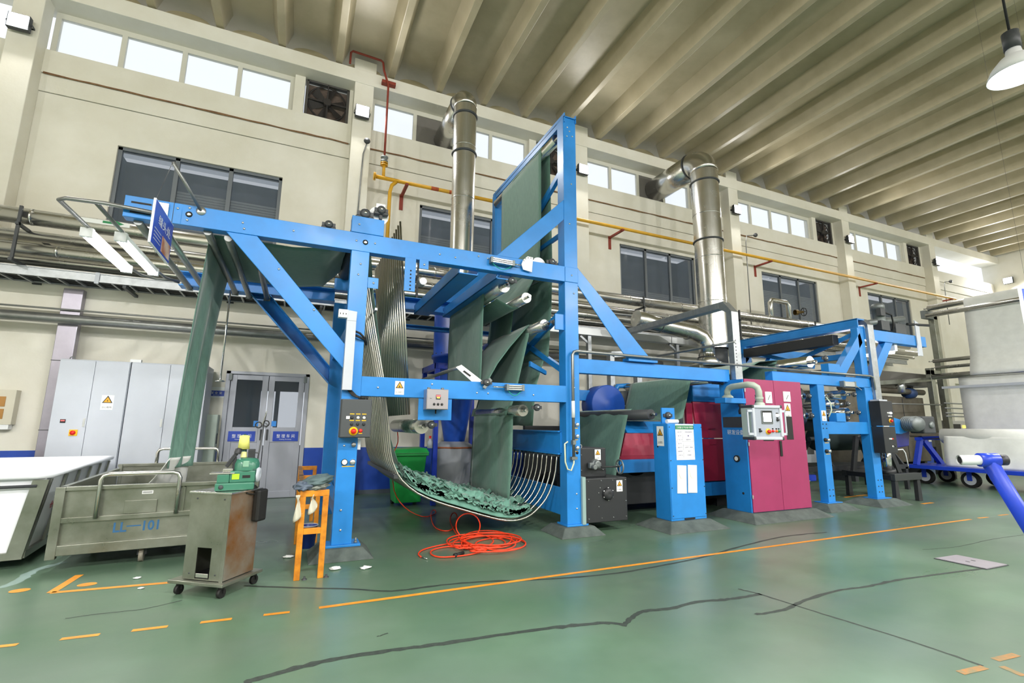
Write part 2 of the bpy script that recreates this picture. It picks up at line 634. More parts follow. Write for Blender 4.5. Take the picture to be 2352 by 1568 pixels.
# --- clerestory: per bay four panes and a fan bay
M_pane = bpy.data.materials.new('clear_pane'); M_pane.use_nodes = True
_b = M_pane.node_tree.nodes['Principled BSDF']
_b.inputs['Base Color'].default_value = (0.9, 0.95, 1, 1); _b.inputs['Roughness'].default_value = 0.03
_b.inputs['Alpha'].default_value = 0.12
M_greypanel = mat('grey_duct_panel', '6e6b66', 0.6, var=0.08)
YP = YW + 0.12
pane_dx = [(0.31, 1.29), (1.38, 2.35), (2.44, 3.40), (3.49, 4.48)]
wn = 0
for bay in range(0, 6):
    c0 = COLS[bay]
    w = thing('window_%d' % (bay + 1), 'clerestory strip window under the roof', 'window', (c0 + 2.4, YP, SILL))
    del w['category']; w['kind'] = 'structure'
    fm = MB()
    fx0, fx1 = c0 + 0.22, c0 + 4.58
    fm.box((fx0, YP - 0.03, SILL), (fx1, YP + 0.05, SILL + 0.04)).box((fx0, YP - 0.03, HEAD - 0.05), (fx1, YP + 0.05, HEAD + 0.08))
    edges = [fx0, c0 + 0.31] + [v for k in range(3) for v in (c0 + pane_dx[k][1], c0 + pane_dx[k + 1][0])] + [c0 + 4.48, fx1]
    for k in range(0, len(edges), 2):
        fm.box((edges[k], YP - 0.03, SILL + 0.04), (edges[k + 1], YP + 0.05, HEAD - 0.05))
    fm.build('window_frame', M_wframe, w)
    for k, (a, b_) in enumerate(pane_dx):
        solid = (bay == 2 and k == 1) or (bay == 3 and k == 2)
        MB().box((c0 + a, YP, SILL + 0.04), (c0 + b_, YP + 0.01, HEAD - 0.05)).build('blank_panel' if solid else 'pane', M_greypanel if solid else M_pane, w)
    # pier between panes and fan
    struct(MB().box((c0 + 4.58, YW - 0.02, SILL), (c0 + 4.80, YW + T, RING)).build('wall_pier', M_cream, wall_back))
    struct(MB().box((c0 + 5.80, YW, SILL), (c0 + 6.1, YW + T, RING)).build('wall_pier', M_cream, wall_back))
    # wall mounted exhaust fan
    fcx, fcz = c0 + 5.31, (SILL + RING) / 2
    names = {0: 'beyond the leftmost column', 1: 'beside the long four-pane window at left', 2: 'behind the tall blue tower', 3: 'right of the second silver stack', 4: 'in the third bay from the far end', 5: 'in the last bay at the far end'}
    if bay >= 1:
        f = thing('exhaust_fan', 'dark square louvred exhaust fan under the roof, ' + names[bay], 'fan', (fcx, YW + 0.1, SILL), 'exhaust fans in the clerestory')
        h = 0.46
        fr = MB()
        for s in (-1, 1):
            fr.box((fcx + s * h - 0.03, YW + 0.02, fcz - h), (fcx + s * h + 0.03, YW + 0.12, fcz + h))
            fr.box((fcx - h, YW + 0.02, fcz + s * h - 0.03), (fcx + h, YW + 0.12, fcz + s * h + 0.03))
        fr.build('fan_frame', mat('sooty_frame', '4a4744', 0.6), f)
        mshroud = mat('sooty_metal', '2c2826', 0.7, var=0.2, scale=8)
        sh = MB()
        n = 28
        ring = [(fcx + 0.43 * math.cos(2 * math.pi * j / n), fcz + 0.43 * math.sin(2 * math.pi * j / n)) for j in range(n)]
        sh.torus((fcx, YW + 0.1, fcz), (0, 1, 0), 0.43, 0.02, 28, 6)
        sh.build('shroud', mshroud, f)
        for k in range(7):
            z = fcz - 0.39 + k * 0.12
            MB().add([(fcx - 0.44, YW + 0.24, z), (fcx + 0.44, YW + 0.24, z), (fcx + 0.44, YW + 0.16, z + 0.10), (fcx - 0.44, YW + 0.16, z + 0.10)], [(0, 1, 2, 3)]).build('louvre', mat('louvre_brown', '6a5a50', 0.6, var=0.2, scale=10), f, solid=0.006)
        for k in range(6):
            a = k * math.pi / 3 + 0.3
            u = Vector((math.cos(a), 0, math.sin(a))); v = Vector((-math.sin(a), 0.5, math.cos(a)))
            ctr = Vector((fcx, YW + 0.12, fcz))
            MB().add([ctr + u * 0.07 - v * 0.04, ctr + u * 0.4 - v * 0.1, ctr + u * 0.4 + v * 0.1, ctr + u * 0.07 + v * 0.04], [(0, 1, 2, 3)]).build('blade', mshroud, f, solid=0.006)
        MB().cyl((fcx, YW, fcz), (fcx, YW + 0.16, fcz), 0.09, 16).build('motor_hub', mshroud, f)
        MB().bar((fcx, YW + 0.04, fcz - h), (fcx, YW + 0.04, fcz + h), 0.03, 0.04).bar((fcx - h, YW + 0.05, fcz), (fcx + h, YW + 0.05, fcz), 0.03, 0.04).build('strut', mshroud, f)

# --- solar panel canopy outside, seen through the clerestory
M_pv = mat('solar_panel_back', 'b4c0cf', 0.35, var=0.03)
M_pvline = mat('solar_panel_frame', 'f4f6f8', 0.4)
for bay in range(1, 6):
    c0 = COLS[bay]
    wh = ['', 'the leftmost strip window', 'the window with the first silver stack', 'the window with the second silver stack', 'the third window from the far end', 'the last window at the far end'][bay]
    pv = thing('solar_panel_array', 'pale solar panels outside ' + wh, 'solar panels', (c0 + 3, 12.0, 8.3), 'solar panels outside the clerestory')
    for k in range(4):
        ax = c0 + 0.1 + k * 1.52
        def pt(u, v): return Vector((ax + u * 1.46, 12.6 + v * 1.6, 8.75 + v * 1.15))
        pb = MB().add([pt(0, 0), pt(1, 0), pt(1, 1), pt(0, 1)], [(0, 1, 2, 3)]).build('panel', M_pv, pv, solid=0.03)
        fr = MB()
        for a, b_ in ((pt(0, 0), pt(1, 0)), (pt(0, 1), pt(1, 1)), (pt(0, 0), pt(0, 1)), (pt(1, 0), pt(1, 1)), (pt(0, .45), pt(1, .45))):
            fr.bar(a + Vector((0, -0.03, -0.03)), b_ + Vector((0, -0.03, -0.03)), 0.055, 0.04)
        fr.build('panel_frame', M_pvline, pb)
        MB().bar(pt(0.5, 0.02), pt(0.5, 0.98), 0.03, 0.03).bar(pt(0.25, 0), pt(0.25, 1), 0.012, 0.04).bar(pt(0.75, 0), pt(0.75, 1), 0.012, 0.04).build('cell_line', mat('cell_line', '93a3b6', 0.4), pb)
    MB().box((c0 + 0.1, YW + T, 8.2), (c0 + 6.0, 14.4, 8.3)).build('lean_to_roof', mat('pale_roof_sheet', 'd8dde2', 0.5), pv)
    for ox, oy, oz in ((1.6, 12.7, 8.8), (4.6, 12.7, 8.8), (1.6, 14.1, 9.8), (4.6, 14.1, 9.8)):
        MB().bar((c0 + ox, oy, 8.3), (c0 + ox, oy, oz), 0.05, 0.05).build('prop', M_pvline, pv)

# --- middle windows: three dark panes with blinds behind
M_glass2 = bpy.data.materials.new('grey_tinted_glass'); M_glass2.use_nodes = True
_b = M_glass2.node_tree.nodes['Principled BSDF']
_b.inputs['Base Color'].default_value = (0.13, 0.155, 0.19, 1); _b.inputs['Roughness'].default_value = 0.05
_b.inputs['Alpha'].default_value = 0.4
M_room = mat('dim_office', '8c97a4', 0.8, col2='76818e', scale=1.5)
M_blind = mat('blind_slat', 'e4ecf2', 0.6)
for bay in range(1, 6):
    a, b_ = WINS[bay]
    w = thing('window_%d' % (bay + 7), 'grey framed three-pane window in the wall, blinds behind', 'window', (a, YW, WZ0))
    del w['category']; w['kind'] = 'structure'
    wd = (b_ - a)
    fm = MB()
    fm.box((a, YW + 0.05, WZ0), (b_, YW + 0.13, WZ0 + 0.06)).box((a, YW + 0.05, WZ1 - 0.06), (b_, YW + 0.13, WZ1))
    for k in range(4):
        xx = a + 0.03 + (wd - 0.06) * k / 3
        fm.box((xx - 0.04, YW + 0.05, WZ0), (xx + 0.04, YW + 0.13, WZ1))
    fm.build('window_frame', M_frame, w)
    for k in range(3):
        xa = a + 0.07 + (wd - 0.06) * k / 3
        MB().box((xa, YW + 0.085, WZ0 + 0.06), (xa + wd / 3 - 0.1, YW + 0.095, WZ1 - 0.06)).build('pane', M_glass2, w)
    rm = MB().box((a - 0.1, YW + 0.9, WZ0 - 0.1), (b_ + 0.1, YW + 0.95, WZ1 + 0.1))
    rm.box((a - 0.15, YW + T, WZ0 - .1), (a - 0.1, YW + 0.95, WZ1 + .1)).box((b_ + 0.1, YW + T, WZ0 - .1), (b_ + 0.15, YW + 0.95, WZ1 + .1))
    rm.build('room_shell', M_room, w)
    top = [0, 6.25, 6.2, 5.6, 6.35, 6.1][bay]
    k = 0
    z = WZ0 + 0.1
    while z < top:
        xa = a + (1.0 if bay == 1 else 0.1)
        MB().box((xa, YW + 0.2, z), (b_ - 0.08, YW + 0.215, z + 0.042)).build('blind_slat', M_blind, w)
        z += 0.06

# --- ceiling: slab with tapered ribs
ceiling = struct(MB().box((X0, YF, SLAB), (X1, YW + T, SLAB + 0.15)).build('ceiling', M_ceil), 'ribbed precast concrete roof slabs painted cream')
rib = None
x = 0.89 - 0.61 - 1.22 * 11
k = 0
while x < X1 - 0.3:
    if rib is None:
        pr = [(-0.075, RIBZ), (0.075, RIBZ), (0.21, SLAB + 0.01), (-0.21, SLAB + 0.01)]
        rib = MB().poly_y([(x + a, b_) for a, b_ in pr], YF, YC + 0.05).build('roof_rib', M_ceil, ceiling, bevel=0.012)
        struct(rib)
        rx = x
    else:
        struct(instance(rib, (x - rx, 0, 0)))
    # rounded end block between ribs
    if -6 < x < 20:
        xa, xb = x + 0.18, x + 1.04
        pts = [(xa, RIBZ - 0.04), (xb, RIBZ - 0.04)]
        for j in range(9):
            t = j / 8
            pts.append((xb - (xb - xa) * t, RIBZ + 0.06 + 0.15 * math.sin(math.pi * t) ** 0.6))
        struct(MB().poly_y(pts, YC + 0.12, YC + 0.2).build('slab_end', M_ceil, ceiling))
    x += 1.22
# --- the other walls of the hall (outside the picture, they close the room)
struct(MB().box((X0 - 0.3, YF, 0), (X0, YW + T, SLAB)).build('wall_left', M_cream), 'cream end wall')
er = MB().box((X1, YF, 0), (X1 + 0.3, YW + T, SLAB))
struct(er.build('wall_right', M_cream), 'cream far end wall of the hall')
struct(MB().box((X0, YF - 0.3, 0), (X1, YF, 1.0)).box((X0, YF - 0.3, 1.0), (X1, YF, SILL)).box((X0, YF - 0.3, HEAD), (X1, YF, SLAB)).build('wall_front', M_cream), 'cream long wall opposite')

# --- floodlights on the columns
def floodlight(cx, label, z=8.75, y=YC, facing=-1, watt=FLOOD_W, aim=None):
    f = thing('floodlight', label, 'floodlight', (cx, y, z), 'column floodlights')
    ys = facing
    MB().box((cx - 0.16, y + ys * 0.06, z - 0.15), (cx + 0.16, y + ys * 0.16, z + 0.15)).build('housing', M_dark, f, bevel=0.01)
    MB().box((cx - 0.14, y + ys * 0.16, z - 0.13), (cx + 0.14, y + ys * 0.168, z + 0.13)).build('lens', M_emitw, f)
    MB().bar((cx - 0.18, y + ys * 0.02, z), (cx - 0.18, y + ys * 0.12, z), 0.01, 0.03).bar((cx + 0.18, y + ys * 0.02, z), (cx + 0.18, y + ys * 0.12, z), 0.01, 0.03).bar((cx - 0.18, y + ys * 0.005, z), (cx + 0.18, y + ys * 0.005, z), 0.01, 0.03).build('bracket', M_dark, f)
    area_light('floodlight_glow', (cx, y + ys * 0.2, z), aim or (0, ys, -0.55), 0.28, watt)
    return f


fl_names = {1: 'bright floodlight on the leftmost column', 2: 'bright floodlight on the column beside the red riser pipe', 3: 'bright floodlight just right of the blue tower',
            4: 'bright floodlight right of the second silver stack', 5: 'bright floodlight on the second column from the far end', 6: 'bright floodlight on the last column in view'}
for i in range(1, 7):
    floodlight(COLS[i] - 0.02, fl_names[i])
flo = thing('floodlight', 'small floodlight on the far end wall', 'floodlight', (X1, 10.55, 8.6), 'column floodlights')
MB().box((X1 - 0.12, 10.4, 8.5), (X1 - 0.02, 10.75, 8.8)).build('housing', M_dark, flo)
MB().box((X1 - 0.13, 10.42, 8.52), (X1 - 0.12, 10.73, 8.78)).build('lens', M_emitw, flo)
area_light('floodlight_glow', (X1 - 0.2, 10.57, 8.64), (-1, -0.3, -0.5), 0.28, FLOOD_W)
# the matching floodlights on the opposite wall light the near side of the machines
for i in range(0, 7):
    floodlight(COLS[i], 'floodlight on the opposite long wall behind the viewer', y=YF, facing=1, watt=330, aim=(0, 1, -0.22))

# --- pendant high-bay lamps
pend = None
LP = P(2338, 172, 1.9)
for r, yy in enumerate((LP.y, LP.y - 6.0)):
    for k in range(-3, 5):
        xx = LP.x + 6.1 * k
        if xx > X1 - 1 or xx < X0 + 1:
            continue
        zz = LP.z
        lab = 'white pendant high-bay lamp hanging at the top right corner' if (k == 0 and r == 0) else 'pendant high-bay lamp over the aisle, outside the picture'
        if pend is None:
            p0 = Vector((xx, yy, zz))
            pend = thing('pendant_lamp', lab, 'lamp', p0, 'pendant high-bay lamps')
            MB().lathe([(0.0, 0.3), (0.06, 0.3), (0.07, 0.22), (0.12, 0.2), (0.2, 0.1), (0.24, 0.0), (0.235, 0.0), (0.19, 0.1), (0.1, 0.19)], p0, (0, 0, 1), 28).build('lamp_shade', M_white, pend)
            MB().lathe([(0.0, 0.3), (0.07, 0.3), (0.07, 0.5), (0.0, 0.5)], p0, (0, 0, 1), 16).build('ballast', M_dark, pend)
            MB().lathe([(0.0, 0.03), (0.12, 0.035), (0.17, 0.06), (0.0, 0.1)], p0, (0, 0, 1), 16).build('bulb', M_emitw, pend)
            MB().cyl(p0 + Vector((0, 0, 0.48)), (p0.x, p0.y, SLAB), 0.012, 8).build('cable', M_rubber, pend)
            pp0 = p0
        else:
            dup(pend, Vector((xx, yy, zz)) - pp0, lab)
        area_light('pendant_glow', (xx, yy, zz - 0.03), (0, 0, -1), 0.4, LAMP_W)

# ================================================================== blue entry frame with the cloth tower
Y0, Y0b = 6.08, 6.24           # front and back of the near steelwork
YB, YBb = 9.00, 9.16           # the far steelwork
ef = thing('blue_entry_frame', 'tall blue steel frame with a cloth tower, rollers and long overhanging arm', 'machine frame', (2.1, 7.5, 0))
PX1, PX2 = (0.48, 0.70), (3.585, 3.815)
BZ, MZ = (3.67, 3.91), (1.84, 2.08)


def plate(name, pts, y0, y1, m=None, bevel=0.006):
    return MB().poly_y(pts, y0, y1).build(name, m or M_blue, ef, bevel=bevel)


def chan_post(xa, xb, z0, z1, y0, depth, sgn, name='post'):
    """channel section: broad face and two flanges"""
    mb = MB()
    mb.box((xa, y0, z0), (xb, y0 + 0.014, z1))
    mb.box((xa, y0 + 0.01, z0), (xa + 0.014, y0 + depth, z1)).box((xb - 0.014, y0 + 0.01, z0), (xb, y0 + depth, z1))
    return mb.build(name, M_blue, ef, bevel=0.004)


def chan_beam(xa, xb, z0, z1, y0, depth, name='beam'):
    mb = MB()
    mb.box((xa, y0, z0), (xb, y0 + 0.014, z1))
    mb.box((xa, y0 + 0.01, z0), (xb, y0 + depth, z0 + 0.014)).box((xa, y0 + 0.01, z1 - 0.014), (xb, y0 + depth, z1))
    return mb.build(name, M_blue, ef, bevel=0.004)


# near side
chan_post(*PX1, 0.14, BZ[0], Y0, 0.16, 1)
chan_post(*PX2, 0.14, 6.45, Y0, 0.20, 1)
chan_beam(-1.86, PX2[0], *BZ, Y0 - 0.004, 0.14)
plate('splice_plate', [(PX2[0], BZ[0]), (PX2[1], BZ[0]), (PX2[1], BZ[1]), (PX2[0], BZ[1])], Y0 - 0.012, Y0)
chan_beam(PX1[1], PX2[0], *MZ, Y0, 0.14)
# far side
chan_post(*PX1, 0.05, BZ[0], YB, 0.16, 1)
chan_post(*PX2, 0.05, 6.45, YB, 0.16, 1)


def i_beam(xa, xb, z0, z1, y0, depth, name='beam'):
    mb = MB()
    ym = y0 + depth * 0.75
    mb.box((xa, ym, z0), (xb, ym + 0.014, z1))
    mb.box((xa, y0, z0), (xb, y0 + depth, z0 + 0.016)).box((xa, y0, z1 - 0.016), (xb, y0 + depth, z1))
    return mb.build(name, M_blue, ef, bevel=0.003)


i_beam(-1.88, PX1[0], *BZ, YB - 0.1, 0.26)
i_beam(PX1[1], PX2[0], *BZ, YB - 0.1, 0.26)
i_beam(PX1[1], PX2[0], 3.32, 3.40, YB, 0.16)
# braces under the arm
plate('brace', [(-0.90, BZ[0]), (-0.58, BZ[0]), (PX1[0], 2.46), (PX1[0], 2.16)], Y0 + 0.004, Y0 + 0.02)
mb = MB()
for (za, zb) in ((0.0, 0.016), (0.20, 0.216)):
    pass
d0, d1 = Vector((-0.80, 0, BZ[0])), Vector((PX1[0], 0, 2.30))
mb.poly_y([(-0.88, BZ[0]), (-0.56, BZ[0]), (PX1[0], 2.50), (PX1[0], 2.20)], YB + 0.1, YB + 0.114)
mb.poly_y([(-0.88, BZ[0]), (-0.86, BZ[0]), (PX1[0], 2.22), (PX1[0], 2.20)], YB - 0.08, YB + 0.1)
mb.poly_y([(-0.58, BZ[0]), (-0.56, BZ[0]), (PX1[0], 2.50), (PX1[0], 2.48)], YB - 0.08, YB + 0.1)
mb.build('brace', M_blue, ef, bevel=0.003)
# tower braces
plate('brace', [(PX2[0], 5.01), (PX2[0], 4.68), (2.80, BZ[1]), (2.46, BZ[1])], Y0 + 0.004, Y0 + 0.02)
plate('brace', [(PX2[0], 5.01), (PX2[0], 4.70), (2.80, BZ[1]), (2.48, BZ[1])], YB + 0.05, YB + 0.066)
MB().bar((PX2[0] + 0.08, Y0 + 0.16, 5.62), (PX2[0] + 0.06, YB, 4.45), 0.07, 0.10).build('brace', M_blue, ef, bevel=0.004)
MB().bar((PX2[0] + 0.14, Y0 + 0.16, 4.58), (PX2[0] + 0.14, YB, 4.58), 0.05, 0.07).build('tie_bar', M_blue, ef, bevel=0.004)
MB().bar((PX2[0] + 0.1, Y0 + 0.16, 3.30), (PX2[0] + 0.06, YB, 2.30), 0.07, 0.10).build('brace', M_blue, ef, bevel=0.004)
MB().bar((PX2[0] + 0.1, Y0 + 0.16, 2.30), (PX2[0] + 0.06, YB, 3.60), 0.07, 0.09).build('brace', M_blue, ef, bevel=0.004)
# tower cap beam
mb = MB().box((PX2[0] + 0.01, Y0 - 0.02, 6.45), (PX2[1] + 0.005, YBb + 0.02, 6.464))
mb.box((PX2[0] + 0.01, Y0 - 0.02, 6.36), (PX2[0] + 0.024, YBb, 6.52)).box((PX2[1] - 0.01, Y0 - 0.02, 6.38), (PX2[1] + 0.004, YBb, 6.52))
mb.build('cap_beam', M_blue, ef)
# right hand brace and its foot
plate('brace', [(PX2[1], 3.93), (PX2[1], 3.64), (4.70, 2.56), (5.20, 2.56)], Y0 + 0.004, Y0 + 0.02)
plate('foot_plate', [(4.72, 2.52), (5.30, 2.52), (5.30, 2.57), (4.72, 2.57)], Y0 - 0.02, Y0 + 0.14)
chan_beam(PX2[1], 6.96, 2.29, 2.51, Y0 + 0.05, 0.14)
chan_beam(PX2[1], 5.65, 2.03, 2.25, YB - 0.4, 0.12)
# cross beams between the two sides
for xa, xb in ((1.93, 2.22), (2.50, 2.74)):
    mb = MB()
    mb.box((xa, Y0 + 0.1, 3.60), (xb, YB, 3.616)).box((xa, Y0 + 0.1, 3.60), (xa + 0.014, YB, 3.78))
    mb.box((xb - 0.014, Y0 + 0.1, 3.60), (xb, YB, 3.78))
    mb.build('cross_beam', M_blue, ef, bevel=0.004)
MB().box((PX1[0] + 0.03, Y0 + 0.15, 2.62), (PX1[1] - 0.03, YB, 2.76)).build('cross_beam', M_blue, ef, bevel=0.005)
MB().box((PX1[0] + 0.02, Y0 + 0.15, 0.42), (PX1[0] + 0.14, YB, 0.56)).build('cross_beam', M_blue, ef, bevel=0.005)
MB().box((PX2[0] + 0.01, Y0 + 0.15, 0.24), (PX2[0] + 0.05, YB, 0.62)).build('cross_beam', M_blue, ef, bevel=0.005)
MB().box((PX2[0] - 0.02, Y0 + 0.15, 1.10), (PX2[0] + 0.02, YB, 1.42)).box((PX2[0] - 0.06, Y0 + 0.15, 1.09), (PX2[0] + 0.10, YB, 1.11)).box((PX2[0] - 0.06, Y0 + 0.15, 1.41), (PX2[0] + 0.10, YB, 1.43)).build('cross_beam', M_blue, ef)
# floor plates with anchor bolts
for xa, xb in ((PX1[0] - 0.06, PX1[1] + 0.10), (PX2[0] - 0.02, PX2[1] + 0.10)):
    fp = MB().box((xa, Y0 - 0.03, 0.115), (xb, Y0 + 0.26, 0.14)).build('base_plate', M_blue, ef, bevel=0.004)
    MB().cyl((xb - 0.05, Y0 + 0.04, 0.14), (xb - 0.05, Y0 + 0.04, 0.20), 0.012, 8).cyl((xb - 0.05, Y0 + 0.04, 0.14), (xb - 0.05, Y0 + 0.04, 0.158), 0.022, 6).build('anchor_bolt', M_cast, fp)
    MB().box((xa, YB - 0.03, 0.0), (xb, YB + 0.26, 0.05)).build('base_plate', M_blue, ef)
# bearing box over the first post
MB().box((0.46, Y0 - 0.015, BZ[1]), (0.86, Y0 + 0.01, 4.13)).box((0.46, Y0, BZ[1]), (0.47, Y0 + 0.14, 4.12)).box((0.85, Y0, BZ[1]), (0.86, Y0 + 0.14, 4.12)).box((0.46, Y0, 4.10), (0.86, Y0 + 0.16, 4.13)).build('bearing_box', M_blue, ef, bevel=0.005)
MB().box((0.46, YB - 0.015, BZ[1]), (0.86, YB + 0.16, 4.13)).build('bearing_box', M_blue, ef, bevel=0.005)
# pillow blocks on the box, round white guard behind
for cx, cz, r in ((0.62, 4.20, 0.065), (0.82, 4.29, 0.055), (0.19, 3.97, 0.05)):
    bearing(ef, (cx, Y0 + 0.05, cz), r=r)
    MB().box((cx - r * 1.7, Y0 + 0.03, cz - r * 1.1), (cx + r * 1.7, Y0 + 0.11, cz - r * 0.5)).box((cx - 0.02, Y0 + 0.05, cz - r * 2.2 if cz > 4.25 else cz - r * 1.1), (cx + 0.02, Y0 + 0.09, cz)).build('pillow_block', M_dark, ef, bevel=0.006)
MB().cyl((0.80, Y0 + 0.12, 4.24), (0.80, Y0 + 0.135, 4.24), 0.13, 28).box((0.76, Y0 + 0.11, 4.24), (0.88, Y0 + 0.12, 4.41)).build('disc_guard', M_white, ef)
roller(ef, (0.62, Y0 + 0.3, 4.20), (0.62, YB - 0.1, 4.20), 0.12, mat('black_rubber_roller', '1e2222', 0.55))
roller(ef, (0.82, Y0 + 0.3, 4.29), (0.82, YB - 0.1, 4.29), 0.06, M_sspol)
roller(ef, (0.19, Y0 + 0.2, 3.97), (0.19, YB - 0.02, 3.97), 0.06, M_ss)
# shaft holes with nuts through the beams
for cx, cz in ((-1.27, 3.80), (0.64, 3.795)):
    o = MB().lathe([(0.034, 0), (0.034, 0.004), (0, 0.004)], (cx, Y0 - 0.004, cz), (0, -1, 0), 18).build('shaft_hole', M_ink, ef)
    MB().lathe([(0.022, 0.004), (0.022, 0.012), (0.01, 0.014), (0, 0.012)], (cx, Y0 - 0.004, cz), (0, -1, 0), 12).build('shaft_end', M_ss, o)
bolts(ef, [(-1.60, Y0 - .004, 3.83), (-1.38, Y0 - .004, 3.85), (-1.27, Y0 - .004, 3.875), (-1.28, Y0 - .004, 3.73), (-0.74, Y0 - .004, 3.80), (-0.72, Y0 - .004, 3.73),
           (-0.20, Y0 - .004, 3.80), (0.55, Y0 - .016, 4.02), (0.53, Y0 - .004, 3.80), (0.76, Y0 - .004, 3.80), (1.62, Y0 - .004, 3.79), (1.84, Y0 - .004, 3.78), (2.18, Y0 - .004, 3.85), (2.32, Y0 - .004, 3.84),
           (0.60, Y0, 3.50), (0.58, Y0, 3.36), (0.90, Y0, 1.95), (1.58, Y0, 2.02), (2.20, Y0, 1.93), (2.36, Y0, 1.93), (3.05, Y0, 1.93), (0.56, Y0, 0.52), (0.57, Y0, 0.30), (0.55, Y0, 1.25),
           (3.66, Y0, 6.28), (3.70, Y0, 6.22), (3.75, Y0, 6.14), (3.65, Y0, 6.12), (3.68, Y0, 4.62), (3.72, Y0, 5.3), (3.7, Y0 - .012, 3.78), (3.74, Y0, 3.50), (3.72, Y0, 2.2), (3.72, Y0, 2.06), (3.74, Y0, 0.55), (3.74, Y0, 0.35),
           (-0.32, Y0 + .004, 3.3), (0.1, Y0 + .004, 2.85)], r=0.014)
# hanging slotted plates at the top of the scray
b1 = MB().box((1.155, Y0 - 0.012, 3.22), (1.30, Y0 - 0.002, 3.68)).build('slotted_plate', M_blue, ef, bevel=0.003)
for k in range(6):
    MB().lathe([(0.011, 0), (0.011, 0.003), (0, 0.003)], (1.235, Y0 - 0.012, 3.50 - k * 0.05), (0, -1, 0), 10).build('hole', M_ink, b1)
b2 = MB().box((1.345, Y0 - 0.012, 3.55), (1.47, Y0 - 0.002, 3.68)).build('lug_plate', M_blue, ef, bevel=0.003)
b3 = MB().box((0.70, Y0 - 0.01, 2.86 + 0.34), (0.83, Y0, 3.02 + 0.32)).build('lug_plate', M_blue, ef, bevel=0.003)
bolts(b2, [(1.41, Y0 - .012, 3.61)]); bolts(b3, [(0.77, Y0 - .01, 3.27)])
# overhanging arm: cloth guide rods between the two arms
for (a, bq) in (((-1.74, 3.66), (-1.85, 3.74)), ((-1.56, 3.70), (-1.66, 3.78)), ((-1.09, 3.66), (-1.09, 3.72)), ((-0.88, 3.62), (-0.83, 3.68)), ((-0.61, 3.62), (-0.60, 3.66))):
    MB().cyl((a[0], Y0 + 0.08, a[1]), (a[0], YB + 0.02, a[1]), 0.042, 18).build('guide_rod', M_gpipe, ef)
    MB().box((a[0] - 0.05, YB - 0.02, a[1] - 0.05), (a[0] + 0.05, YB + 0.0, a[1] + 0.05)).build('rod_clamp', M_cast, ef)
# slotted adjuster on the arm end
MB().box((-1.60, Y0 - 0.03, 3.68), (-1.46, Y0 - 0.006, 3.88)).build('adjuster_plate', M_alu, ef, bevel=0.004)
for zz in (3.73, 3.84):
    MB().box((-1.80, Y0 - 0.008, zz - 0.01), (-1.62, Y0 - 0.003, zz + 0.01)).build('slot', M_ink, ef)
MB().cyl((-1.16, Y0 - 0.01, 3.86), (-1.40, Y0 - 0.35, 4.22), 0.017, 10).build('stay_rod', M_gpipe, ef)
MB().lathe([(0.05, 0), (0.05, 0.008), (0.02, 0.02), (0, 0.02)], (-1.16, Y0 - .004, 3.86), (0, -1, 0), 16).build('rod_flange', M_alu, ef)
# pull rod hanging from the far arm
pr = thing('pull_rod', 'thin chrome rod with a foot disc hanging above the double door', 'rod', P(530, 672, 8.9), None)
a = P(529, 672, 8.9); b_ = P(506, 876, 8.9)
a.z = BZ[0]
MB().cyl(a, (a.x, a.y, b_.z), 0.014, 10).build('rod', M_sspol, pr)
MB().lathe([(0.0, 0), (0.07, 0.0), (0.07, 0.012), (0.02, 0.03), (0, 0.03)], (a.x, a.y, b_.z), (0, 0, 1), 18).build('foot_disc', M_sspol, pr)

# --- cloth rollers of the tower
YR0, YR1 = 6.42, 8.86
roller(ef, (3.62, Y0 + 0.28, 6.22), (3.62, YB - 0.03, 6.22), 0.085, M_ss)
roller(ef, (3.68, Y0 + 0.28, 4.03), (3.68, YB - 0.03, 4.03), 0.06, M_ss)
roller(ef, (2.72, YR0, 3.58), (2.72, YR1, 3.58), 0.10, M_ss); bearing(ef, (2.74, Y0 + 0.12, 3.60), r=0.055)
roller(ef, (3.10, YR0, 3.44), (3.10, YR1, 3.44), 0.08, M_ss)
roller(ef, (3.39, YR0 - 0.05, 3.03), (3.39, YR1, 3.03), 0.085, M_ss); bearing(ef, (3.46, Y0 + 0.1, 3.04), r=0.05)
MB().box((3.43, Y0 + 0.03, 2.92), (3.60, Y0 + 0.06, 3.16)).build('bearing_plate', M_blue, ef, bevel=0.003)
roller(ef, (3.05, YR0, 1.72), (3.05, YR1 - 0.6, 1.72), 0.085, M_ss); bearing(ef, (3.16, Y0 + 0.12, 1.76), r=0.05)
roller(ef, (1.55, YR0, 1.48), (1.55, YR1 - 0.6, 1.48), 0.10, M_ss); bearing(ef, (1.62, Y0 + 0.12, 1.50), r=0.05)
MB().box((1.42, Y0 + 0.02, 1.56), (1.86, Y0 + 0.04, 1.86)).build('hanger_plate', M_blue, ef, bevel=0.003)
bearing(ef, (3.41, Y0 + 0.10, 3.98), r=0.055)
MB().cyl((3.22, Y0 + 0.16, 3.93), (3.22, Y0 + 0.17, 3.93), 0.12, 24).build('disc_guard', M_white, ef)
MB().poly_y([(3.56, 2.0), (3.585, 2.0), (3.585, 2.62), (3.40, 2.62)][:0] or [(3.3, 2.42), (3.585, 2.30), (3.585, 2.36), (3.3, 2.5)], Y0 + 0.6, Y0 + 0.66).build('brace', M_blue, ef)

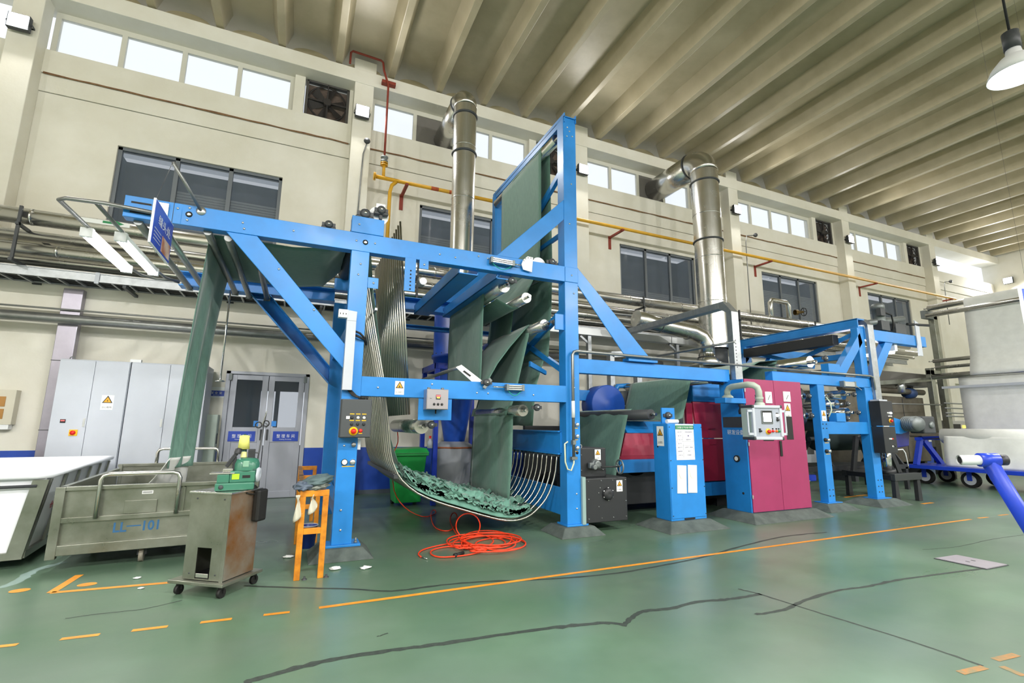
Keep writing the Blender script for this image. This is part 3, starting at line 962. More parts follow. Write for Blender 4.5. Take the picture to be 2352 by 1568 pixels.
# --- pneumatic cylinders with their linkages
def cylinder(c, L, name, tilt=0.0, rod=0.16, hose=True):
    o = thing if False else None
    c = Vector(c); d = Vector((math.cos(tilt), 0, math.sin(tilt)))
    n = MB()
    s = Vector((0, 1, 0)); t = s.cross(d)
    for zz in (-0.026, 0.0, 0.026):
        n.bar(c - d * L / 2 + t * zz, c + d * L / 2 + t * zz, 0.075, 0.02)
    cy = n.build('cylinder_body', M_alu, ef, bevel=0.003)
    e = MB().bar(c - d * (L / 2 + 0.035), c - d * (L / 2), 0.085, 0.085).bar(c + d * (L / 2), c + d * (L / 2 + 0.035), 0.085, 0.085)
    e.build('end_cap', M_cast, cy, bevel=0.004)
    MB().cyl(c + d * L / 2 * (1 if rod > 0 else -1), c + d * (L / 2 * (1 if rod > 0 else -1) + rod), 0.011, 10).build('piston_rod', M_sspol, cy)
    MB().bar(c + s * 0.08 - t * 0.03 - d * L / 2, c + s * 0.08 - t * 0.03 + d * L / 2, 0.1, 0.02).build('mount_bar', M_blue, cy)
    if hose:
        p0 = c - d * L / 2 + t * 0.04
        pts = [p0 + d * (L * k / 8) * 1.0 + t * (0.07 * math.sin(math.pi * k / 8)) for k in range(9)]
        MB().tube(pts, 0.006, 6).build('air_hose', mat('teal_hose', '149a86', 0.4), cy)
    return cy


cylinder((2.52, Y0 - 0.06, 3.80), 0.30, 'c', tilt=-0.02, rod=0.14)
q = MB().poly_y([(2.86, 3.74), (3.00, 3.72), (3.02, 3.95), (2.93, 3.955), (2.86, 3.89), (2.83, 3.82)], Y0 - 0.05, Y0 - 0.035).build('sector_plate', M_white, ef, bevel=0.002)
for k in range(5):
    a = math.radians(150 - k * 22)
    MB().lathe([(0.007, 0), (0.007, 0.002), (0, 0.002)], (2.97 + 0.12 * math.cos(a), Y0 - 0.05, 3.815 + 0.12 * math.sin(a)), (0, -1, 0), 8).build('hole', M_ink, q)
cylinder((2.73, Y0 - 0.06, 2.015), 0.20, 'c', rod=-0.22)
lk = MB().poly_y([(1.90, 2.26), (1.98, 2.30), (2.34, 2.06), (2.26, 1.98)], Y0 + 0.02, Y0 + 0.03).build('lever_arm', M_white, ef, bevel=0.003)
MB().poly_y([(2.0, 2.21), (2.02, 2.225), (2.12, 2.16), (2.10, 2.145)], Y0 + 0.014, Y0 + 0.021).build('slot', M_ink, lk)
bearing(ef, (2.32, Y0 - 0.03, 2.07), r=0.05)
MB().poly_y([(2.26, 2.0), (2.30, 1.98), (2.40, 2.1), (2.36, 2.14)], Y0 - 0.06, Y0 - 0.03).build('crank_lever', M_cast, ef, bevel=0.004)
MB().cyl((1.94, Y0 + 0.04, 2.26), (1.94, YB - 0.3, 2.26), 0.025, 12).build('dancer_bar', M_gpipe, ef)
MB().cyl((2.32, Y0 + 0.04, 2.07), (2.32, YB - 0.3, 2.07), 0.025, 12).build('dancer_shaft', M_gpipe, ef)

# --- air line down the tower post, three knobs
pts = [(6.6, Y0 + 0.02, 2.575), (3.72, Y0 - 0.06, 2.575), (3.665, Y0 - 0.06, 2.52), (3.665, Y0 - 0.06, 1.1)]
al = MB().tube([(9.0, Y0 - 0.05, 2.58), (3.74, Y0 - 0.06, 2.6), (3.69, Y0 - 0.06, 2.585), (3.665, Y0 - 0.06, 2.54), (3.665, Y0 - 0.06, 1.05)], 0.022, 12).build('air_pipe', M_gpipe, ef)
MB().cyl((3.665, Y0 - 0.06, 1.62), (3.665, Y0 - 0.06, 1.86), 0.026, 12).build('white_sleeve', M_white, al)
MB().tube([(3.665, Y0 - 0.06, 1.05), (3.665, Y0 - 0.06, 0.98), (3.62, Y0 - 0.06, 0.88), (3.56, Y0 - 0.06, 0.9), (3.53, Y0 - 0.05, 1.0), (3.53, Y0 - 0.04, 1.25), (3.58, Y0 - 0.04, 1.28)], 0.012, 8).build('clear_hose', mat('clear_hose', 'c9d2b8', 0.3), al)
MB().box((3.64, Y0 - 0.09, 1.24), (3.69, Y0 - 0.03, 1.30)).box((3.62, Y0 - 0.09, 1.03), (3.71, Y0 - 0.03, 1.07)).build('valve', M_cast, al)
for k in range(3):
    zz = 1.52 - 0.165 * k
    MB().lathe([(0.03, 0.0), (0.03, 0.03), (0.022, 0.038), (0, 0.038)], (3.755, Y0, zz), (0, -1, 0), 16).build('regulator_knob', M_alu, ef)
    MB().box((3.70, Y0 - 0.003, zz - 0.055), (3.775, Y0, zz - 0.045)).build('tag', M_btn_y, ef)
MB().lathe([(0.022, 0), (0.022, 0.003), (0, 0.003)], (3.76, Y0, 1.12), (0, -1, 0), 16).build('hole', M_ink, ef)

# stickers on the mid beam and gauges on the first post
warning_sign(ef, (1.165, Y0 - 0.003, 1.955), 0.115, 0.17)
g = MB().lathe([(0.036, 0), (0.036, 0.02), (0.03, 0.02), (0.0, 0.021)], (0.565, Y0, 1.06), (0, -1, 0), 20).build('pressure_gauge', M_ink, ef)
MB().lathe([(0.029, 0.0215), (0, 0.022)], (0.565, Y0, 1.06), (0, -1, 0), 20).build('dial', M_signw, g)
MB().lathe([(0.033, 0.0), (0.033, 0.03), (0.022, 0.038), (0, 0.038)], (0.655, Y0, 1.06), (0, -1, 0), 16).build('regulator_knob', M_alu, ef)
MB().lathe([(0.028, 0.0), (0.028, 0.03), (0.022, 0.038), (0, 0.038)], (0.655, Y0, 1.26), (0, -1, 0), 16).build('regulator_knob', M_gpipe, ef)
MB().box((0.54, Y0 - 0.003, 1.005), (0.68, Y0, 1.015)).build('tag', M_btn_y, ef)
MB().box((0.705, Y0 + 0.03, 1.2), (0.74, Y0 + 0.1, 1.32)).build('sensor', M_white, ef)

# grey cable duct on the first post with its cables
cd = MB().box((0.475, Y0 - 0.09, 1.90), (0.585, Y0 - 0.001, 2.74)).build('cable_duct', M_lgrey, ef, bevel=0.004)
MB().poly_y([(0.475, 2.74), (0.585, 2.74), (0.59, 2.86), (0.485, 2.87)], Y0 - 0.09, Y0 - 0.001).build('duct_elbow', M_lgrey, cd, bevel=0.004)
MB().box((0.375, Y0 - 0.085, 2.775), (0.485, Y0 - 0.001, 2.875)).build('socket_box', M_white, cd, bevel=0.004)
for k in range(3):
    MB().box((0.392 + k * 0.032, Y0 - 0.087, 2.81), (0.402 + k * 0.032, Y0 - 0.084, 2.83)).build('slot', M_ink, cd)
MB().tube([(0.585, Y0 - 0.05, 2.62), (0.64, Y0 - 0.06, 2.60), (0.70, Y0 - 0.03, 2.55), (0.73, Y0 + 0.05, 2.5)], 0.013, 8).tube([(0.585, Y0 - 0.05, 2.57), (0.64, Y0 - 0.06, 2.55), (0.70, Y0 - 0.03, 2.53), (0.73, Y0 + 0.05, 2.48)], 0.013, 8).build('cable', M_rubber, cd)
for k in range(4):
    MB().tube([(0.53 + k * 0.012, Y0 - 0.03, 1.92), (0.60 + k * 0.015, Y0 - 0.04, 1.84), (0.70 + 0.01 * k, Y0 - 0.06, 1.80), (0.72 + 0.012 * k, Y0 - 0.08, 1.70)], 0.009, 6).build('cable', M_rubber, cd)

# --- concrete plinths
def plinth(xa, xb, ya, yb, h, label, s=0.12):
    mb = MB().hexa([(xa - s, ya - s, 0), (xb + s, ya - s, 0), (xb + s, yb + s, 0), (xa - s, yb + s, 0)], [(xa, ya, h), (xb, ya, h), (xb, yb, h), (xa, yb, h)])
    return tag(mb.build('concrete_plinth', M_conc, at=((xa + xb) / 2, (ya + yb) / 2, 0), bevel=0.01), label, 'plinth', 'concrete machine plinths')


plinth(0.36, 0.82, Y0 - 0.08, Y0 + 0.34, 0.115, 'grey concrete plinth with white flakes under the post beside the orange bench')
plinth(3.50, 3.98, Y0 - 0.08, Y0 + 0.34, 0.115, 'grey concrete plinth under the tall tower post')

# ================================================================== scray of bent tubes and the cloth
sr = thing('tube_scray', 'J-shaped chute of bent stainless tubes between the blue posts', 'scray', (2.0, 7.5, 0.2))
path = [(0.66, 3.66), (0.72, 3.39), (0.86, 2.70), (0.99, 2.12), (1.09, 1.50), (1.14, 1.14), (1.20, 0.96), (1.30, 0.80), (1.51, 0.63), (1.80, 0.50), (2.04, 0.42), (2.40, 0.305), (2.66, 0.23), (2.84, 0.205), (2.99, 0.215), (3.14, 0.265), (3.27, 0.36), (3.38, 0.47), (3.47, 0.63), (3.54, 0.85), (3.565, 1.11)]


def smooth_path(pts, n=3):
    out = []
    for i in range(len(pts) - 1):
        p0 = pts[max(i - 1, 0)]; p1 = pts[i]; p2 = pts[i + 1]; p3 = pts[min(i + 2, len(pts) - 1)]
        for k in range(n):
            t = k / n
            out.append(tuple(0.5 * ((2 * p1[j]) + (-p0[j] + p2[j]) * t + (2 * p0[j] - 5 * p1[j] + 4 * p2[j] - p3[j]) * t * t + (-p0[j] + 3 * p1[j] - 3 * p2[j] + p3[j]) * t ** 3) for j in range(len(p1))))
    out.append(tuple(pts[-1]))
    return out


M_tube = mat('scray_tube_steel', 'b4b2a8', 0.28, 1.0, var=0.05)
YT0, NT, DT = 6.33, 16, 0.152
jp = smooth_path(path, 2)
t0 = MB().tube([(x, YT0, z) for x, z in jp], 0.0145, 10).build('bent_tube', M_tube, sr)
for k in range(1, NT):
    c = instance(t0, (0, DT * k, 0))
s0 = MB().tube([(1.11, YT0, 4.27), (1.355, YT0, 1.63)], 0.0145, 10).build('straight_tube', M_tube, sr)
for k in range(1, NT):
    instance(s0, (0, DT * k, 0))
MB().bar((1.30, YT0 - 0.25, 3.58), (1.30, YT0 + NT * DT, 3.58), 0.04, 0.04).build('tube_bar', M_galv, sr)
MB().bar((0.83, YT0 - 0.2, 2.95), (0.83, YT0 + NT * DT, 2.95), 0.03, 0.03).build('tube_bar', M_galv, sr)
MB().cyl((1.42, YT0 - 0.2, 3.4), (1.42, YT0 - 0.05, 3.4), 0.05, 14).cyl((1.36, YT0, 3.55), (1.36, YT0 + NT * DT, 3.55), 0.02, 8).build('tube_bar', M_galv, sr)
MB().bar((1.22, YT0 - 0.02, 0.85), (1.22, YT0 + NT * DT, 0.85), 0.05, 0.05).build('tube_bar', M_dark, sr)
MB().bar((3.585, YT0 - 0.02, 1.08), (3.585, YT0 + NT * DT, 1.08), 0.03, 0.05).build('tube_bar', M_galv, sr)


# --- cloth web: one length running through the frame
web = thing('green_cloth_web', 'long dark green cloth running over the rollers of the blue frame', 'cloth', (2.5, 7.5, 0.3))
F0, F1 = 6.78, 8.50


def sheet(name, pts, y0=F0, y1=F1, wav=0.006, seed=0, nv=14, parent=None, m=None, freq=3.0):
    """cloth strip: (x, z) path swept across the width, or (x, z, y0, y1) points"""
    pts = [p if len(p) == 4 else (p[0], p[1], y0, y1) for p in pts]
    out = []
    for i in range(len(pts) - 1):
        L = math.hypot(pts[i + 1][0] - pts[i][0], pts[i + 1][1] - pts[i][1])
        n = max(1, int(L / 0.12))
        for k in range(n):
            t = k / n
            out.append([pts[i][j] * (1 - t) + pts[i + 1][j] * t for j in range(4)])
    out.append(list(pts[-1]))
    nu = len(out) - 1
    mb = MB()

    def fn(u, v):
        x, z, ya, yb = out[int(round(u * nu))]
        y = ya + (yb - ya) * v
        w = wav * noise.noise(Vector((y * freq, z * 0.6 + seed, x * 0.6 + seed)))
        return (x + w, y, z + w * 0.3)
    mb.grid(fn, nu, nv)
    return mb.build(name, m or M_fab, parent or web, solid=0.004)


# over the arm: from the trolley up over the guide rod, then across to the box roller
sheet('cloth_over_arm', [(-1.13, 3.73, 6.50, 8.55), (-1.05, 3.755, 6.50, 8.55), (-0.2, 3.74, 6.5, 8.5), (0.25, 3.80, 6.5, 8.45), (0.50, 4.10), (0.55, 4.30), (0.66, 4.325), (0.74, 4.24), (0.80, 3.9), (0.86, 3.4)], wav=0.03, seed=2)
# down between the scray tubes
sheet('cloth_in_chute', [(0.86, 3.4), (1.0, 2.6), (1.14, 1.8), (1.22, 1.3), (1.35, 0.95)], seed=4, wav=0.02)
# the hanging tail that runs down into the trolley, gathered narrow at the bottom
def tail(u, v):
    top = Vector((-1.13, 6.50 + 1.9 * v, 3.72))
    bot = P(392 + 26 * v, 1060, 6.9)
    bot = Vector((bot.x - 0.03 + 0.10 * v, 6.75 + 0.42 * v, 0.98 + 0.0 * v))
    s = u ** 0.75
    p = top.lerp(bot, u)
    yc = top.y * (1 - s) + bot.y * s
    fold = 0.05 * (0.2 + u) * math.sin(v * 15 + 1.2) * (1 - 0.3 * u)
    sag = -0.12 * math.sin(math.pi * u)
    return (p.x + fold * 0.8 + sag * 0.15, yc, p.z)
MB().grid(tail, 40, 48).build('hanging_tail', M_fab, web, solid=0.004)
# from the pile up over the lower roller, out to the dancer, up over the top roller
sheet('rising_cloth', [(2.93, 0.42), (2.955, 1.0), (2.963, 1.66)], wav=0.05, seed=7, y0=6.62, y1=8.35)
sheet('rising_cloth', [(2.963, 1.66), (2.99, 1.79), (3.05, 1.81), (3.13, 2.1), (3.32, 2.94), (3.31, 3.05), (3.36, 3.115), (3.44, 3.10)], wav=0.02, seed=9, y0=6.80, y1=8.45)
sheet('slanting_cloth', [(3.33, 3.11), (3.0, 2.72), (2.8, 2.45), (2.66, 2.2), (2.62, 1.95)], wav=0.03, seed=11, y0=6.80, y1=8.4)
sheet('drop_cloth', [(2.80, 3.66), (2.72, 3.685), (2.64, 3.65), (2.615, 3.58), (2.60, 3.0), (2.59, 2.0)], wav=0.02, seed=13, y0=7.0, y1=8.86)
sheet('upper_cloth', [(2.74, 3.46), (3.02, 3.35), (3.12, 3.355), (3.19, 3.44), (3.40, 3.9), (3.5, 4.1)], wav=0.015, seed=15, y0=6.75, y1=8.6)
sheet('tower_cloth', [(3.50, 4.05), (3.53, 5.0), (3.53, 6.22)], y0=6.75, y1=8.5, wav=0.006, seed=17)
sheet('tower_cloth', [(3.53, 6.22), (3.56, 6.29), (3.62, 6.31), (3.68, 6.29), (3.71, 6.22), (3.72, 5.2), (3.74, 4.1), (3.72, 3.4), (3.66, 2.6)], y0=6.75, y1=8.5, wav=0.012, seed=19)
sheet('tower_cloth', [(3.66, 2.6), (3.50, 2.1), (3.45, 1.5)], y0=6.9, y1=8.5, wav=0.03, seed=21, m=M_fab)
sheet('tower_cloth', [(3.40, 3.9), (3.32, 3.1), (3.30, 2.2), (3.28, 1.5)], y0=7.5, y1=8.6, wav=0.03, seed=23)

# --- crumpled cloth lying in the chute
def tray_z(x):
    for i in range(len(jp) - 1):
        if jp[i][0] <= x <= jp[i + 1][0] and jp[i][1] < 1.0:
            t = (x - jp[i][0]) / max(1e-6, jp[i + 1][0] - jp[i][0])
            return jp[i][1] * (1 - t) + jp[i + 1][1] * t
    return 0.25


def pile(u, v):
    x = 1.32 + 1.86 * u
    y = 6.36 + 2.25 * v
    base = tray_z(x) + 0.02
    edge = min(1, min(u, 1 - u) * 8) * min(1, min(v, 1 - v) * 14)
    a = Vector((x * 3.4, y * 2.6, 0))
    # sharp ridges: folded noise at three sizes, pushed sideways so the folds lean over
    w = Vector((noise.noise(a * 1.4 + Vector((5, 3, 1))), noise.noise(a * 1.4 + Vector((1, 8, 2))), 0)) * 0.55
    r1 = 1 - abs(noise.noise(a * 1.5 + w)) * 2.4
    r2 = 1 - abs(noise.noise(a * 3.3 + w * 2 + Vector((7, 7, 3)))) * 2.2
    r3 = 1 - abs(noise.noise(a * 7.0 + w * 3 + Vector((2, 4, 9)))) * 2.0
    h = 0.07 + 0.06 * r1 + 0.06 * r2 + 0.03 * r3 + 0.05 * math.sin(u * 3.1)
    jx = (0.06 * r1 + 0.04 * r2) * noise.noise(a * 1.1 + Vector((9, 2, 1))) * edge * 2
    jy = (0.05 * r2 + 0.03 * r3) * noise.noise(a * 1.6 + Vector((1, 7, 5))) * edge * 2
    return (x + jx, y + jy, base + max(0.012, h * edge))
MBp = MB().grid(pile, 120, 90)
# folds of the same cloth thrown over each other: zigzag pleats at all angles
rp_ = random.Random(11)
for k in range(230):
    cx = 1.42 + 1.66 * rp_.random()
    cy = 6.42 + 2.1 * rp_.random() ** 2.0
    ang = rp_.uniform(-0.9, 0.9)
    Lu, Lv = rp_.uniform(0.22, 0.45), rp_.uniform(0.16, 0.34)
    amp = rp_.uniform(0.025, 0.06)
    nz_ = rp_.choice((2, 3, 3, 4))
    ca, sa = math.cos(ang), math.sin(ang)
    lean = rp_.uniform(-1.2, 1.2)
    hb_0 = 0.05 + 0.13 * min(1, (cy - 6.36) * 4.0) * rp_.uniform(0.6, 1.25) + 0.04 * math.sin((cx - 1.3) * 1.7)
    sd_ = rp_.random() * 40

    def pleat(u, v):
        ph = u * nz_ * 2
        tri = abs((ph % 2) - 1)
        uu = (u - 0.5) * Lu + lean * amp * tri
        vv = (v - 0.5) * Lv * (0.8 + 0.3 * noise.noise(Vector((u * 3, sd_, 0))))
        z = amp * tri + 0.03 * noise.noise(Vector((u * 2.5 + sd_, v * 2.5, 1))) - 0.05 * abs(v - 0.5)
        x = min(3.14, max(1.34, cx + uu * ca - vv * sa))
        y = min(8.6, max(6.37, cy + uu * sa + vv * ca))
        return (x, y, tray_z(x) + hb_0 + z)
    MBp.grid(pleat, nz_ * 4, 6)
o = MBp.build('cloth_pile', M_fabp, web)

# ================================================================== pipes, ducts, cable tray along the wall
def xpipe(name, y, z, r, xa, xb, m, label, cat='pipe', joints=(), group='pipes along the wall'):
    t = thing(name, label, cat, ((xa + xb) / 2, y, z), group)
    MB().cyl((xa, y, z), (xb, y, z), r, 24).build('pipe_run', m, t)
    for j in joints:
        MB().cyl((j - 0.015, y, z), (j + 0.015, y, z), r + 0.006, 24).build('pipe_band', m, t)
    return t


JO = [-4.3, -2.6, -0.9, 0.9, 2.6, 4.4, 6.2, 8, 9.8, 11.6, 13.4, 15.2]
pa = xpipe('insulated_pipe', 10.2, 4.88, 0.135, X0, 21.5, M_ss, 'thickest polished insulated pipe along the wall, above the cable tray', joints=JO)
xpipe('insulated_pipe', 10.42, 4.62, 0.09, X0, 21.5, M_ss, 'polished pipe tucked just under the thickest wall pipe', joints=JO[1:6])
xpipe('insulated_pipe', 10.2, 4.33, 0.10, X0, 21.5, M_ss, 'second thickest polished pipe below the thickest wall pipe', joints=[j + 0.4 for j in JO])
xpipe('small_pipe', 10.3, 4.18, 0.045, X0, 21.5, M_ss, 'thin bright pipe directly below the second polished pipe')
xpipe('small_pipe', 10.5, 4.16, 0.035, X0, 21.5, M_gpipe, 'thin grey pipe nearest the wall above the cable tray')
lp = xpipe('grey_pipe', 10.72, 3.28, 0.085, X0, 9.5, M_gpipe, 'grey painted pipe running under the cable tray')
xpipe('conduit', 10.78, 3.46, 0.016, X0, 9.0, M_gpipe, 'thin grey conduit just above the grey painted pipe')
MB().box((-3.2, 10.112, 4.905), (-2.5, 10.118, 4.98)).xf(Matrix.Translation((-0.45, -0.052, -0.02))).build('flow_label', M_signw, pa)
# green flow arrow on the label
MB().poly_y([(-3.33, 4.91), (-3.15, 4.91), (-3.15, 4.88), (-3.03, 4.93), (-3.15, 4.98), (-3.15, 4.95), (-3.33, 4.95)], 10.055, 10.058).build('flow_arrow', mat('arrow_green', '12824a', 0.5), pa)
# pipe brackets on the wall
for k, bx in enumerate((-4.4, -1.4, 2.2, 4.9, 8.4, 12.0, 15.5, 18.5)):
    hb = thing('pipe_bracket', 'steel cantilever bracket carrying the wall pipes, %s from the left' % ['first', 'second', 'third', 'fourth', 'fifth', 'sixth', 'seventh', 'eighth'][k], 'bracket', (bx, YW, 4.0), 'wall pipe brackets')
    MB().bar((bx, 10.0, 4.08), (bx, YW, 4.08), 0.05, 0.05).build('arm', M_dark, hb)
    MB().bar((bx, 10.05, 4.1), (bx, 10.05, 5.0), 0.04, 0.04).bar((bx, 10.0, 4.69), (bx, YW, 4.69), 0.04, 0.05).build('hanger', M_dark, hb)
    MB().box((bx - 0.06, YW - 0.26, 3.9), (bx + 0.06, YW, 4.12)).build('wall_plate', M_dark, hb)

# --- cable tray: two rails, rungs, bundles of black cable
ct = thing('cable_tray', 'galvanized ladder cable tray full of black cables along the wall', 'cable tray', (0, 10.5, 3.85))
for y in (10.30, 10.78):
    MB().box((X0, y - 0.012, 3.90), (21.0, y + 0.012, 4.05)).box((X0, y - 0.03, 3.90), (21.0, y + 0.03, 3.915)).box((X0, y - 0.03, 4.04), (21.0, y + 0.03, 4.055)).build('tray_rail', M_galv, ct)
rg = MB().box((-4.9, 10.30, 3.89), (-4.87, 10.78, 3.92)).build('rung', M_galv, ct)
for k in range(1, 80):
    instance(rg, (0.25 * k, 0, 0))
for k in range(7):
    y = 10.35 + 0.065 * k
    MB().tube([(X0 + i * 1.0, y + 0.012 * noise.noise(Vector((i * 0.7, k, 0))), 3.94 + 0.008 * (k % 2)) for i in range(34)], 0.022, 6).build('cable', M_rubber, ct)
for bx in (-3.35, 0.9, 4.2):
    MB().box((bx - 0.03, 10.265, 3.87), (bx + 0.03, 10.28, 4.07)).build('joint_plate', M_lgrey, ct)
# support arms of the tray
for bx in (-2.95, 0.3, 3.4, 6.6, 10.2, 14.0):
    MB().bar((bx, 10.25, 3.86), (bx, YW - 0.2, 3.86), 0.05, 0.05).build('support_arm', M_dark, ct)
# --- vertical cable riser down to the cabinets
cr = thing('cable_riser', 'stainless clad cable riser dropping beside the grey electrical cabinets', 'cable riser', (-3.83, 10.9, 0))
MB().box((-3.97, 10.82, 0), (-3.69, 10.975, 3.86)).build('cladding', mat('lilac_steel', '98949f', 0.35, 0.7, var=0.08, scale=3), cr, bevel=0.008)
for zz in (1.35, 2.55, 3.32):
    MB().box((-3.975, 10.814, zz), (-3.685, 10.975, zz + 0.012)).build('seam', M_dark, cr)

# --- two silver exhaust stacks that turn into the wall
def stack(cx, cy, r, z0, ztop, bands, label, cone=False, collar=True):
    t = thing('exhaust_stack', label, 'duct', (cx, cy, z0), 'silver exhaust stacks')
    MB().cyl((cx, cy, z0), (cx, cy, ztop - r * 1.1), r, 40, cap=False).build('riser', M_ss, t)
    pts = [(cx, cy + r * 1.15 * (1 - math.cos(a)), ztop - r * 1.15 + r * 1.15 * math.sin(a)) for a in [math.pi / 2 * k / 8 for k in range(9)]]
    el = MB().tube(pts, r * 1.02, 36).build('elbow', M_ss, t)
    MB().cyl((cx, pts[-1][1], ztop), (cx, YW + 0.1, ztop), r, 40).build('wall_run', M_ss, t)
    for zz in bands:
        MB().torus((cx, cy, zz), (0, 0, 1), r * 1.02, 0.025, 40, 8).build('flange_band', M_dark, t)
    MB().torus((cx, pts[-1][1] + 0.02, ztop), (0, 1, 0), r * 1.02, 0.02, 40, 8).build('flange_band', M_dark, t)
    for zz in [z0 + 1.25 * k for k in range(1, 6)]:
        if zz < ztop - 0.8:
            MB().cyl((cx, cy, zz), (cx, cy, zz + 0.02), r + 0.004, 40).build('seam', M_ss, t)
    return t


stack(2.99, 9.43, 0.256, 3.87, 8.90, [8.40, 7.47], 'silver exhaust stack rising behind the tall cloth tower')
st2 = stack(10.05, 9.25, 0.37, 3.55, 9.02, [8.28, 6.55], 'wider silver exhaust stack right of the blue tower')

# --- yellow gas pipe with its brackets, red riser
gp = thing('gas_pipe', 'yellow gas pipe running along the wall under the clerestory', 'pipe', (10, 10.6, 7.1))
MB().cyl((1.22, 10.6, 7.13), (26.0, 10.6, 7.13), 0.045, 14).build('pipe_run', M_yellow, gp)
for dx in (0, 0.03):
    MB().cyl((1.20 + dx, 10.6, 7.13), (1.215 + dx, 10.6, 7.13), 0.095, 16).build('end_flange', M_yellow, gp)
MB().tube([(1.72, 10.6, 7.10), (1.62, 10.58, 6.98), (1.58, 10.56, 6.80), (1.58, 10.56, 5.05)], 0.042, 12).build('drop_pipe', M_yellow, gp)
MB().cyl((1.42, 10.6, 7.13), (1.42, 10.6, 7.5), 0.035, 12).build('tee_pipe', M_yellow, gp)
for zz in (7.44, 7.49):
    MB().cyl((1.42, 10.6, zz), (1.42, 10.6, zz + 0.02), 0.085, 16).build('flange', M_yellow, gp)
for xx in (2.55, 3.0):
    MB().cyl((xx, 10.6, 7.13), (xx + 0.18, 10.6, 7.13), 0.047, 14).build('red_mark', mat('faded_red_mark', 'b8562a', 0.6), gp)
for k, bx in enumerate((1.96, 8.16, 14.3, 20.2, 25.6)):
    hb = thing('pipe_bracket', 'red oxide knee bracket under the yellow pipe, %s from the left' % ['first', 'second', 'third', 'fourth', 'fifth'][k], 'bracket', (bx, YW, 6.8), 'red brackets of the gas pipe')
    MB().bar((bx, 10.52, 7.06), (bx, YW, 7.06), 0.07, 0.05).build('arm', M_redox, hb)
    MB().box((bx - 0.045, YW - 0.02, 6.70), (bx + 0.045, YW, 7.10)).build('wall_plate', M_redox, hb)
rp = thing('riser_pipe', 'thin red oxide riser pipe looping over the ring beam', 'pipe', (1.42, 10.7, 7.5))
MB().tube([(0.52, 10.78, 9.95), (0.52, 10.72, 10.2), (0.56, 10.70, 10.24), (1.22, 10.70, 10.22), (1.27, 10.70, 10.18), (1.30, 10.70, 9.98), (1.42, 10.68, 9.6), (1.42, 10.62, 7.62)], 0.026, 10).build('pipe_run', M_redox, rp)
MB().box((1.27, 10.70, 9.66), (1.60, YC - 0.03, 9.74)).build('clamp_bar', M_redox, rp)
MB().lathe([(0.05, 0), (0.085, 0.02), (0.085, 0.05), (0.05, 0.06), (0.06, 0.10), (0.085, 0.12), (0.085, 0.15), (0.03, 0.17)], (1.42, 10.6, 7.51), (0, 0, 1), 16).build('valve', M_cast, rp)

# --- conduits with small cameras on the columns
for k, (bx, zt, z0, lab) in enumerate(((0.86, 8.05, 4.9, 'thin grey conduit with a small camera on the column beside the red riser'), (13.4, 8.0, 4.4, 'thin conduit with a small camera right of the second stack'), (25.7, 8.0, 6.0, 'small camera arm on the far right column'))):
    t = thing('wall_camera', lab, 'camera', (bx, YC, z0), 'column cameras')
    MB().tube([(bx + 0.04, YC - 0.02, z0), (bx + 0.1, YC - 0.02, zt - 0.3), (bx + 0.16, YC - 0.03, zt - 0.05), (bx + (0.16 if k == 0 else 0.5), YC - 0.08, zt)], 0.016, 8).build('conduit', M_gpipe, t)
    cx = bx + (0.16 if k == 0 else 0.5)
    MB().lathe([(0.0, -0.06), (0.05, -0.05), (0.075, 0.0), (0.06, 0.04), (0.0, 0.05)], (cx, YC - 0.1, zt), (0, -1, 0), 16).build('camera_head', M_dark, t)

# --- valve loop on the big pipe at right
vl = thing('bypass_loop', 'polished U-shaped bypass with a black hand valve on the big wall pipe', 'pipe', (14.2, 10.2, 5.0))
MB().tube([(13.6, 10.2, 4.9), (13.6, 10.2, 5.45), (13.68, 10.2, 5.55), (14.35, 10.2, 5.55), (14.45, 10.2, 5.46), (14.45, 10.2, 4.9)], 0.075, 14).build('loop', M_ss, vl)
MB().lathe([(0.09, 0), (0.09, 0.1), (0.05, 0.14), (0.04, 0.3)], (14.75, 10.2, 5.25), (1, -0.3, 0.1), 14).build('valve_body', mat('bronze', '6e5a32', 0.45, 0.7), vl)
MB().torus((15.05, 10.1, 5.28), (1, -0.3, 0.1), 0.13, 0.015).bar((15.05, 10.1, 5.15), (15.05, 10.1, 5.41), 0.015, 0.015).bar((15.02, 9.98, 5.28), (15.08, 10.22, 5.28), 0.015, 0.015).build('hand_wheel', M_black, vl)
vp = thing('valve_stub', 'small stub pipe with a white valve above the machine cable bridge', 'valve', (8.6, 9.9, 4.35))
MB().tube([(6.8, 10.0, 4.38), (8.4, 10.0, 4.42), (8.9, 10.0, 4.42), (8.95, 10.0, 4.36), (8.95, 10.0, 4.2)], 0.03, 10).build('stub', M_gpipe, vp)
MB().lathe([(0.0, 0), (0.09, 0.0), (0.09, 0.05), (0.04, 0.08), (0, 0.08)], (8.35, 9.95, 4.42), (0, -1, 0.2), 14).build('valve_cap', M_white, vp)

